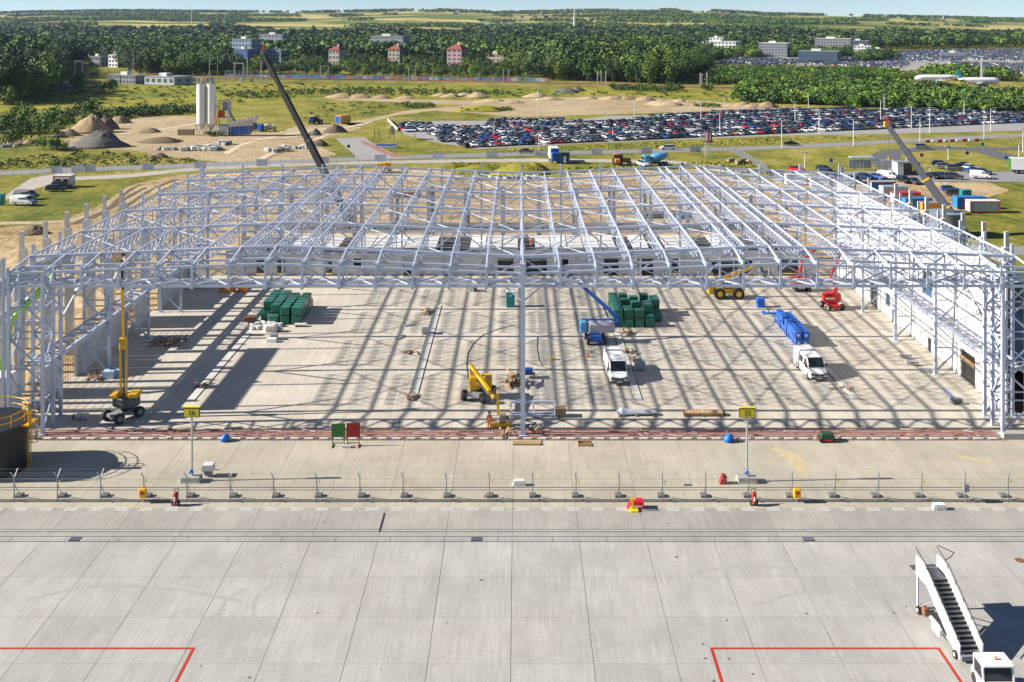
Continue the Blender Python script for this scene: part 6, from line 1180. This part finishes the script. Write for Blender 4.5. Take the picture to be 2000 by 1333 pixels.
X, Y = G(755, 272); t = thing("lot_entrance", "car park entrance with barrier posts and small canopy", "entrance", (X, Y, 0)); [MB().bar((s, 0, 0), (s, 0, 3.4), .18).build("post", dkgrey, t) for s in (-4, -2.5, 1, 2.5)]; MB().bx(4.8, 9.5, -1.5, 1.5, 2.8, 3.0).build("canopy", offwhite, t); [MB().bar((s, q, 0), (s, q, 2.8), .1).build("canopy_post", zinc, t) for s in (5, 9.3) for q in (-1.3, 1.3)]; MB().bx(1.4, 2.3, -.2, .2, 1.5, 4.2).build("notice_board", bpale, t); MB().bar((-2.5, 0, 1.0), (.6, 0, 1.05), .1).build("barrier_arm", white, t)
X, Y = G(755, 288); t = thing("hedge_planter", "blue planter bed with low edging at the car park entrance", "planter", (X, Y, 0)); MB().bx(-3, 3, -.8, .8, 0, .9).build("bed", blue, t); MB().bx(-3.1, 3.1, -.9, -.8, 0, .5).build("edge", white, t)
X, Y = G(767, 256); a_ = Vector(G(757, 236)); b_ = Vector(G(777, 256)); tag(MB().bar((a_.x, a_.y, .5), (b_.x, b_.y, .5), .3, 1.0).build("low_wall", conc, None), "slanting low concrete wall on the grass left of the big car park", "wall")
# signs near the loop road
for x, yb, yt, m, l in ((1623, 339, 311, blue, "round blue sign on the lawn beyond the roof's right part"), (1800, 322, 301, redboard, "red and white no entry sign on the loop road island"), (1853, 305, 285, blackp, "dark sign post on the loop road island"), (1889, 307, 297, blackp, "round dark sign seen from behind at the loop road"), (1919, 298, 280, blue, "blue and white sign on the right verge of the loop road"), (1965, 322, 306, blue, "small blue arrow sign at the right by the lorry"), (681, 289, 284, blackp, "round dark sign seen on the grey entry road"), (1736, 282, 268, offwhite, "small white sign on the road's verge left of the grey crane boom tip")):
    X, Y = G(x, yb); h = H - (yt - YH) * Y / F; t = thing("road_sign", l, "road sign", (X, Y, 0)); MB().bar((0, 0, 0), (0, 0, h), .1).build("post", zinc, t); MB().tube((0, -.08, h - .3), (0, -.03, h - .3), .5, 14).build("disc", m, t)
# coloured kerb barriers by the loop road
for i in range(9):
    X, Y = G(1812 + i * 12, 278.5 - i * .35); tag(MB().prism([(-.7, 0), (.7, 0), (.6, .7), (-.6, .7)], 'y', -.25, .25).build("road_barrier", (redboard, white)[i % 2], loc=(X, Y, 0)), f"{nth(i//2+1)} {'red' if i % 2 == 0 else 'white'} road barrier from the left along the loop road", "barrier", "red and white road barriers")
X0_, Y0_ = G(380, 160); ss = thing("substation", "cluster of pale poles and cabinets of a substation behind the silos", "substation", (X0_, Y0_, 0))
for i in range(44):
    x, y = random.uniform(-2, 42), random.uniform(-8, 22); hh_ = random.uniform(3, 7); MB().bar((x, y, 0), (x, y, hh_), .22).build("post", zinc, ss)
    if i % 3 == 0: MB().bar((x, y, hh_ * .95), (x + random.uniform(3, 6), y, hh_ * .95), .2).build("crossbeam", zinc, ss)
for i in range(9): x, y = random.uniform(0, 40), random.uniform(-8, 8); MB().cbox(x - 1, x + 1, y - .8, y + .8, 0, random.uniform(1.5, 2.8), .08).build("cabinet", random.choice((midgrey, bpale, offwhite)), ss)
# stored aircraft
def aircraft(x0, x1, yb, l, tailm, flip=1):
    (X0, Y), X1 = G(x0, yb), G(x1, yb)[0]; L = X1 - X0; t = thing("aircraft", l, "aircraft", ((X0 + X1) / 2, Y, 0), 0); r = 2.1; zc = 3.7; R_ = []
    for s, q, dz in ((-.5, .1, 0), (-.47, .5, 0), (-.42, .85, 0), (-.32, 1, 0), (.2, 1, 0), (.38, .7, .5), (.5, .12, 1.1)): R_.append([(s * L * flip, q * r * math.cos(a), zc + dz + q * r * math.sin(a)) for a in [k * .524 for k in range(12)]])
    MB().loft(R_).build("fuselage", white, t, smooth=True)
    for s in (-1, 1): MB().add([(-.06 * L * flip, s * 1.5, 2.4), (.10 * L * flip, s * 1.5, 2.4), (.16 * L * flip, s * 12, 3.4), (.11 * L * flip, s * 12, 3.4), (-.06 * L * flip, s * 1.5, 2.1), (.10 * L * flip, s * 1.5, 2.1), (.16 * L * flip, s * 12, 3.25), (.11 * L * flip, s * 12, 3.25)], [(0, 1, 2, 3), (7, 6, 5, 4), (0, 4, 5, 1), (1, 5, 6, 2), (2, 6, 7, 3), (3, 7, 4, 0)]).build("wing", offwhite, t); MB().tube((-.08 * L * flip, s * 4.5, 1.6), (.04 * L * flip, s * 4.5, 1.7), .8, 12, .55).build("engine", tailm, t); MB().bar((.05 * L * flip, s * 2.3, 0), (.05 * L * flip, s * 2.3, 2.2), .4).build("landing_gear", dkgrey, t)
    MB().prism([(.36 * L * flip, 4.6), (.49 * L * flip, 4.7), (.52 * L * flip, 8.4), (.46 * L * flip, 8.4)], 'y', -.2, .2).build("tail_fin", tailm, t); MB().prism([(.42 * L * flip, -4.5), (.49 * L * flip, -4.5), (.46 * L * flip, 4.5), (.40 * L * flip, 4.5)], 'z', 4.6, 4.8).build("tailplane", offwhite, t); MB().bar((-.36 * L * flip, 0, 0), (-.36 * L * flip, 0, 2), .3).build("nose_gear", dkgrey, t); MB().bx(-.40 * L, .3 * L, -2.13, -2.06, 3.75, 4.0).build("window_band", bluglass, t)
tealm = mat("airline_teal", (.03, .36, .42), .4); aircraft(1786, 1874, 165, "white stored aircraft left one, beyond the shrub belt", tealm); aircraft(1872, 1954, 171, "white and teal stored aircraft right one, nose towards the right", tealm, -1)

# ---------------- trees ----------------
def crown_arrays(kind, n, seed):
    g = np.random.default_rng(seed); lob = []
    if kind == "broad": lob = [(g.uniform(-.26, .26), g.uniform(-.26, .26), g.uniform(.42, .82), g.uniform(.16, .27)) for _ in range(11)] + [(0, 0, .55, .30), (0, 0, .34, .25)]
    elif kind == "tall": lob = [(g.uniform(-.11, .11), g.uniform(-.11, .11), z, .20 * (1.15 - abs(z - .45))) for z in np.linspace(.22, .93, 10)]
    elif kind == "pine": lob = [(g.uniform(-.16, .16), g.uniform(-.16, .16), g.uniform(.55, .92), g.uniform(.12, .20)) for _ in range(9)] + [(g.uniform(-.1, .1), g.uniform(-.1, .1), .45, .15)]
    else: lob = [(g.uniform(-.42, .42), g.uniform(-.42, .42), g.uniform(.25, .72), g.uniform(.22, .34)) for _ in range(9)]
    lob = np.array(lob); w = lob[:, 3] ** 2; k = g.choice(len(lob), n, p=w / w.sum()); d = g.normal(size=(n, 3)); d /= np.linalg.norm(d, axis=1)[:, None]; r = lob[k, 3] * g.uniform(.72, 1.06, n); c = lob[k, :3] + d * r[:, None]; c[:, 2] = np.maximum(c[:, 2], .04)
    nr = d + g.normal(size=(n, 3)) * .28; nr /= np.linalg.norm(nr, axis=1)[:, None]; u = np.cross(nr, g.normal(size=(n, 3))); u /= np.linalg.norm(u, axis=1)[:, None]; v = np.cross(nr, u)
    s = (1.5 / math.sqrt(n)) * g.uniform(.55, 1.1, n)[:, None] * {"broad": .56, "tall": .38, "pine": .42, "bush": .66}[kind]
    return np.stack([c - u * s - v * s * .7, c + u * s - v * s * .8, c + u * s * .8 + v * s, c - u * s * .7 + v * s * .9], 1)
def arrays_mesh(name, Q, m, mi=None):
    n = Q.shape[0]; me = bpy.data.meshes.new(name); me.vertices.add(n * 4); me.vertices.foreach_set("co", Q.reshape(-1)); me.loops.add(n * 4); me.loops.foreach_set("vertex_index", np.arange(n * 4, dtype=np.int32)); me.polygons.add(n); me.polygons.foreach_set("loop_start", np.arange(0, n * 4, 4, dtype=np.int32))
    for x in (m if isinstance(m, list) else [m]): me.materials.append(x)
    if mi is not None: me.polygons.foreach_set("material_index", mi.astype(np.int32))
    me.update(calc_edges=True); return me
def trunk_mesh(kind):
    m = MB(); m.tube((0, 0, 0), (.01, 0, .45), .022, 7, .014)
    for a in (0, 2.1, 4.2): m.tube((.008, 0, .34 + a * .02), (.16 * math.cos(a), .16 * math.sin(a), .62), .012, 5, .005)
    m.tube((.01, 0, .45), (0, .01, .85), .014, 5, .004); return m.mesh("trunk", bark)
KIND = {"broad": (0, 1, 2), "tall": (1, 2), "pine": (3, 0), "bush": (1, 0, 2)}
TR = {k: [(arrays_mesh("crown", crown_arrays(k, 760 if k != "bush" else 520, 11 * i + 5), leafmats[mi])) for i, mi in enumerate(KIND[k])] for k in KIND}; TRK = {k: trunk_mesh(k) for k in KIND}
LOWQ = {(k, n): [crown_arrays(k, n, 100 + i + n) for i in range(4)] for k in KIND for n in (260, 110, 34)}
def scatter(pp, sp, jit=.48):
    wp = [G(*p) for p in pp]; xs_ = np.array([p[0] for p in wp]); ys_ = np.array([p[1] for p in wp]); gx = np.arange(xs_.min(), xs_.max(), sp); gy = np.arange(ys_.min(), ys_.max(), sp); A, B = np.meshgrid(gx, gy); A = (A + rng.uniform(-jit, jit, A.shape) * sp).ravel(); B = (B + rng.uniform(-jit, jit, B.shape) * sp).ravel(); k = inpoly(wp, A, B); return A[k], B[k]
def put_mass(name, A, B, hs, kinds, n, label, zs=None, wide=1.0, cat="trees"):
    Qs, Ms = [], []
    for i in range(len(A)):
        k = kinds[i]; q = LOWQ[(k, n)][rng.integers(4)]; a = rng.uniform(0, 6.28); c, s = math.cos(a), math.sin(a); h = hs[i]; w = h * wide * rng.uniform(.9, 1.2); x = (q[..., 0] * c - q[..., 1] * s) * w + A[i]; y = (q[..., 0] * s + q[..., 1] * c) * w + B[i]; z = q[..., 2] * h + (0 if zs is None else zs[i]); Qs.append(np.stack([x, y, z], -1)); Ms.append(np.full(q.shape[0], rng.choice(KIND[k])))
    o = link(name, arrays_mesh(name, np.concatenate(Qs), leafmats, np.concatenate(Ms))); stuff(o); return tag(o, label, cat)
def choose(A, wts): return list(rng.choice(list(wts), len(A), p=np.array(list(wts.values())) / sum(wts.values())))
hip_holes = [[(x0 - 4, yb + 15), (x1 + 4, yb + 15), (x1 + 4, yb), (x0 - 4, yb)] for x0, x1, yb in ((640, 664, 128), (756, 782, 126), (871, 903, 128), (945, 985, 122), (449, 495, 128), (512, 552, 127))]
holes = hip_holes + [[(x0 - 3, yb + 6), (x1 + 3, yb + 6), (x1 + 3, yb - 6), (x0 - 3, yb - 6)] for x0, x1, yb in ((449, 495, 128), (512, 552, 127), (640, 664, 128), (756, 782, 126), (871, 903, 128), (945, 985, 122), (1366, 1437, 104), (1482, 1537, 112), (1560, 1634, 121), (1592, 1696, 101), (1700, 1730, 108), (209, 232, 132), (170, 200, 130))]
def clear(A, B, hs):
    keep = np.ones(len(A), bool); P = np.array([px(a, b) for a, b in zip(A, B)])
    for hp_ in holes: keep &= ~inpoly(hp_, P[:, 0], P[:, 1])
    return keep
edge = [(-40, 208), (60, 200), (112, 182), (122, 150), (125, 128), (212, 124), (232, 134), (262, 148), (300, 148), (360, 148), (460, 147), (520, 148), (640, 150), (760, 152), (880, 154), (1000, 157), (1100, 158), (1200, 162), (1290, 165), (1335, 164), (1372, 145), (1395, 118)]
F1 = edge + [(1400, 96), (1340, 96), (-60, 96)]
A, B = scatter(F1, 8.2); near = B < 940; A, B = A[near], B[near]; k = clear(A, B, None); A, B = A[k], B[k]
wt = {"broad": .52, "tall": .2, "pine": .28}; ks = choose(A, wt); P = np.array([px(a, b) for a, b in zip(A, B)]); hs = rng.uniform(.72, 1.1, len(A)) * np.interp(P[:, 0], [0, 110, 250, 460, 515, 600, 1000, 1035, 1090, 1340, 1390], [22, 20, 16, 14, 8.5, 7.6, 8.4, 14, 18.5, 18, 12]) * np.interp(B, [800, 900], [1, 1.12])
vis_ = (P[:, 0] > -60) & (P[:, 0] < 2060); ed = np.full(len(A), 1e9)
EW = [Vector(G(*p)) for p in edge]
for e0, e1 in zip(EW[:-1], EW[1:]):
    d = np.array(e1 - e0); L2 = (d ** 2).sum(); t_ = np.clip(((A - e0.x) * d[0] + (B - e0.y) * d[1]) / L2, 0, 1); ed = np.minimum(ed, np.hypot(A - e0.x - t_ * d[0], B - e0.y - t_ * d[1]))
order = np.argsort(np.where(vis_, ed, 1e9)); single = order[:265]; sset = set(single.tolist()); names = {"broad": ("broadleaf_tree", "broad leafy tree"), "tall": ("birch_tree", "slender pale green tree"), "pine": ("pine_tree", "dark pine tree")}
for kd in names:
    idx = sorted([i for i in single if ks[i] == kd], key=lambda i: P[i, 0])
    for j, i in enumerate(idx):
        t = thing(names[kd][0], f"{nth(j+1)} {names[kd][1]} from the left along the near edge of the wood", "tree", (A[i], B[i], -.1), rng.uniform(0, 6.28), f"{names[kd][1]}s along the wood's edge"); h = hs[i] * (1.1 if kd == "tall" else 1); t.scale = (h * rng.uniform(.95, 1.2), h * rng.uniform(.95, 1.2), h); link("crown", TR[kd][rng.integers(len(TR[kd]))], t); link("trunk", TRK[kd], t)
r_ = np.array([i for i in range(len(A)) if i not in sset]); put_mass("near_wood", A[r_], B[r_], hs[r_], [ks[i] for i in r_], 260, "dense mixed wood behind the railway and graffiti wall", wide=1.05)
A, B = scatter([(-60, 128), (1372, 128), (1392, 100), (1400, 78), (2080, 78), (2080, 66), (-60, 66)], 12.0); A2, B2 = scatter([(1380, 101), (1480, 101), (1640, 100), (1740, 97), (1850, 95), (2080, 93), (2080, 77), (1380, 77)], 12.5); A, B = np.concatenate([A, A2]), np.concatenate([B, B2]); k = (B > 938) & (B < 1560) & clear(A, B, None); A, B = A[k], B[k]; put_mass("middle_wood", A, B, rng.uniform(12, 18, len(A)), choose(A, {"broad": .45, "tall": .15, "pine": .4}), 110, "wide dark green wood stretching across the middle distance", wide=1.25)
A, B = scatter([(-60, 92), (2080, 92), (2080, 64), (-60, 64)], 22); k = (B > 1545) & (B < 2320 + 130 * np.sin(A / 170) + 80 * np.sin(A / 61)); A, B = A[k], B[k]; put_mass("far_wood", A, B, rng.uniform(13, 19, len(A)), choose(A, {"broad": .6, "pine": .4}), 34, "far wood below the fields on the hill", zs=np.maximum(hillz(A, B), 0), wide=1.7)
# trees and hedges on the hill, in belts and copses
NH = 52000; X_ = rng.uniform(-1, 1, NH); D_ = 2400 + (rng.random(NH) ** .85) * 2680; X_ = X_ * D_ * .56
nz = np.sin(X_ / 330 + 1.1 * np.sin(D_ / 350)) + np.sin(D_ / 105 + X_ / 900) * 1.15 + .9 * np.sin(X_ / 120 + D_ / 140) * np.sin(X_ / 47) + .12 * rng.normal(size=NH)
k = (nz > .75) | ((D_ > 4880) & (np.sin(X_ / 140) + .8 * np.sin(X_ / 53 + 1) > -.3)); A, B = X_[k], D_[k]; put_mass("hill_trees", A, B, rng.uniform(6, 12, len(A)) * np.where(B > 4880, 1.25, 1), choose(A, {"broad": 1}), 34, "belts and copses of trees between the fields on the hill", zs=hillz(A, B), wide=1.5)
# shrub belts
def shrubs(pp, sp, h0, h1, label, name="shrubbery", n=110, wide=1.1): A, B = scatter(pp, sp); return put_mass(name, A, B, rng.uniform(h0, h1, len(A)), ["bush"] * len(A), n, label, wide=wide, cat="shrubs")
shrubs([(1436, 199), (1455, 178), (1560, 166), (1640, 166), (1700, 170), (1840, 178), (1920, 188), (2080, 196), (2080, 223), (1900, 220), (1700, 211), (1600, 206), (1480, 202)], 3.9, 3.2, 6.6, "broad green shrub belt behind the big car park")
shrubs([(1380, 158), (1400, 140), (1500, 138), (1700, 141), (1760, 148), (1790, 158), (1640, 160), (1480, 164), (1385, 166)], 5.5, 3.8, 6.5, "pale green thicket before the far car parks", n=260)
shrubs([(1790, 152), (1860, 144), (1960, 152), (1980, 160), (1880, 160)], 6, 6, 10, "dark thicket behind the stored aircraft", n=260)
shrubs([(150, 236), (200, 224), (280, 216), (388, 214), (388, 222), (280, 228), (200, 238)], 3.0, 1.8, 3.4, "long dark hedge behind the plant yard"); shrubs([(430, 186), (560, 178), (700, 174), (900, 178), (1000, 182), (1000, 187), (800, 187), (620, 186), (440, 192)], 4.2, .9, 1.9, "rough low scrub across the meadow"); shrubs([(770, 204), (840, 204), (850, 210), (800, 214)], 2.5, .9, 1.8, "low scrub patch beside the sand track"); shrubs([(890, 215), (1000, 213), (1006, 217), (900, 219)], 2.5, .8, 1.6, "scrub on the grassy mound by the sandy ground"); shrubs([(1190, 172), (1280, 172), (1340, 176), (1300, 180), (1200, 178)], 3.5, 1.5, 3.2, "bushes along the railway in the middle"); shrubs([(1355, 206), (1400, 205), (1412, 210), (1360, 211)], 2.2, .8, 1.6, "dark scrub strip on the sandy ridge"); shrubs([(-30, 318), (40, 322), (40, 328), (-30, 330)], 3, .8, 1.6, "weeds by the road at the far left"); shrubs([(95, 322), (125, 322), (125, 328), (95, 329)], 2, .8, 1.8, "weeds by the road gate on the left"); shrubs([(470, 190), (560, 188), (580, 191), (480, 195)], 3.4, .7, 1.6, "scrub line left of the crane boom on the meadow"); shrubs([(400, 262), (455, 262), (455, 266), (400, 267)], 1.8, .8, 1.8, "weeds around the silo legs")
shrubs([(-100, 262), (120, 178), (300, 169), (560, 165), (900, 169), (1010, 177), (1440, 181), (1440, 198), (1150, 187), (900, 193), (640, 189), (500, 200), (380, 219), (200, 228), (90, 258)], 9.5, .35, 1.3, "scattered low weeds over the rough meadow", "weeds", 34, 2.2); shrubs([(560, 240), (640, 202), (700, 200), (840, 205), (780, 212), (700, 236)], 6, .3, 1.0, "scattered low weeds on the grass by the sand track", "weeds", 34, 2.0); shrubs([(-60, 330), (120, 296), (330, 309), (450, 318), (300, 322), (-60, 334)], 4.5, .3, 1.1, "scattered weeds on the verge along the road", "weeds", 34, 2.0)
put = [shrubs(pp, 7, 6, 12, lab, "office_trees", 260, .9) for pp, lab in (([(1436, 112), (1482, 114), (1482, 103), (1440, 102)], "trees between the white office building and the grey cube"), ([(1538, 112), (1562, 114), (1590, 101), (1545, 100)], "trees between the grey office cube and the long slab"), ([(1598, 113), (1662, 113), (1660, 108), (1600, 107)], "trees in front of the long grey office slab"), ([(1672, 121), (1722, 122), (1752, 112), (1690, 113)], "young trees at the head of the far car park"), ([(1366, 118), (1420, 117), (1425, 108), (1375, 107)], "trees at the foot of the white office building"))]
bl = [(25, 262, 8), (60, 258, 8.5), (95, 256, 9), (125, 250, 8.5), (40, 275, 6.5), (10, 285, 6), (75, 268, 6.5), (110, 262, 6), (135, 240, 7), (15, 248, 8), (-10, 262, 8), (50, 240, 8), (165, 226, 6.5), (178, 226, 7.5), (145, 180, 8.5), (198, 180, 6.5), (214, 179, 7), (8, 205, 10), (22, 198, 9), (150, 160, 7), (182, 152, 6), (100, 294, 4.5), (118, 293, 4.5), (85, 292, 4), (1465, 186, 9), (1450, 190, 8), (1490, 183, 9), (1530, 160, 9), (1665, 165, 11), (1690, 165, 10), (1595, 170, 8), (1320, 176, 5), (1310, 175, 5), (1375, 178, 5), (1390, 178, 5), (1720, 112, 9), (1735, 116, 9), (1690, 113, 10), (1560, 100, 11), (1655, 106, 12), (1617, 102, 12), (1600, 104, 9)]
for j, (x, y, h) in enumerate(sorted(bl)):
    X, Y = G(x, y); t = thing("bush", f"{nth(j+1)} free-standing round bush from the left across the fields", "bush", (X, Y, -.1), rng.uniform(0, 6), "free-standing bushes in the fields"); t.scale = (h, h, h); link("crown", TR["bush"][rng.integers(3)], t); link("trunk", TRK["bush"], t)
# houses on the far hill
hh = [(x, y) for x, y in ((1035, 30), (1060, 30), (1100, 30), (1108, 24), (1128, 31), (1135, 30), (1080, 37), (1065, 39), (1020, 38), (1045, 37), (895, 27), (922, 27), (858, 25), (835, 24), (775, 25), (660, 22), (620, 22), (955, 51), (970, 50), (985, 49), (1690, 34), (1662, 34), (1730, 34), (1845, 37), (1760, 35), (35, 25), (90, 24), (205, 22), (1420, 30), (1410, 32), (560, 22), (580, 23), (480, 21))]
for j, (x, y) in enumerate(sorted(hh)):
    best = min(((abs(px(0, D, float(hillz((x - CX) * D / F, D)))[1] - y), D) for D in range(2300, 4950, 50))); D = best[1]; X = (x - CX) * D / F; z = float(hillz(X, D)); s = random.uniform(.9, 1.5)
    t = thing("hill_house", f"{nth(j+1)} tiny house from the left on the far hill", "house", (X, D, z), random.uniform(-.5, .5), "tiny houses on the far hill"); MB().bx(-7 * s, 7 * s, -5, 5, -2, 7 * s).build("wall", random.choice((bwhite, bcream, bwhite)), t); MB().prism([(-8 * s, 7 * s), (8 * s, 7 * s), (0, 12 * s)], 'y', -6, 6).build("roof", random.choice((tile, tile, midgrey)), t)
for x, yb, yt, l in ((374, 22, 10, "thin radio mast on the far hill, left"), (1306, 66, 40, "tall lattice mast rising from the wood right of the centre"), (1122, 32, 14, "church tower among the houses on the hill")):
    D = 2700.0; X = (x - CX) * D / F; z0 = float(hillz(X, D)); zt_ = H - (yt - YH) * D / F; t = thing("radio_mast", l, "mast", (X, D, z0 - 1)); MB().tube((0, 0, 0), (0, 0, zt_ - z0), 2.0 if "lattice" in l else (4 if "church" in l else .9), 6, .5).build("shaft", offwhite, t)
# grass tufts and weeds on the nearer lawns so the ground is not flat paint
def tufts(pp, sp, label):
    A, B = scatter(pp, sp); n = len(A); h = rng.uniform(.05, .22, n); a = rng.uniform(0, 3.14, n); w = rng.uniform(.2, .5, n); c, s = np.cos(a) * w, np.sin(a) * w
    Q = np.stack([np.stack([A - c, B - s, 0 * A - .1], -1), np.stack([A + c, B + s, 0 * A - .1], -1), np.stack([A + c * .5 + .1, B + s * .5, h], -1), np.stack([A - c * .6, B - s * .6, h * .8], -1)], 1); o = link("grass_tufts", arrays_mesh("grass_tufts", Q, [pgrass, pmead], rng.integers(0, 2, n))); stuff(o); tag(o, label, "grass")
tufts([(-100, 318), (140, 300), (330, 308), (420, 318), (-100, 336)], 1.6, "rough grass along the verge below the plant"); tufts([(880, 316), (1080, 330), (1380, 316), (1500, 320), (1490, 345), (1400, 330), (1150, 333), (1000, 350), (900, 340)], 1.0, "weeds on the grass strip beyond the roof"); tufts([(940, 296), (1150, 284), (1500, 270), (1760, 264), (1500, 282), (1150, 294), (950, 300)], 1.6, "grass verge between road and big car park")

# ---------------- air ----------------
hz = bpy.data.materials.new("air"); hz.use_nodes = True; hn = hz.node_tree; hn.nodes.remove(hn.nodes["Principled BSDF"]); pv = hn.nodes.new("ShaderNodeVolumePrincipled"); pv.inputs["Color"].default_value = (.55, .74, 1, 1); pv.inputs["Density"].default_value = 3.2e-5; pv.inputs["Anisotropy"].default_value = .2; hn.links.new(pv.outputs[0], hn.nodes["Material Output"].inputs["Volume"])
stuff(MB().bx(-7800, 7800, -200, 7800, -1.5, 135).build("haze", hz))
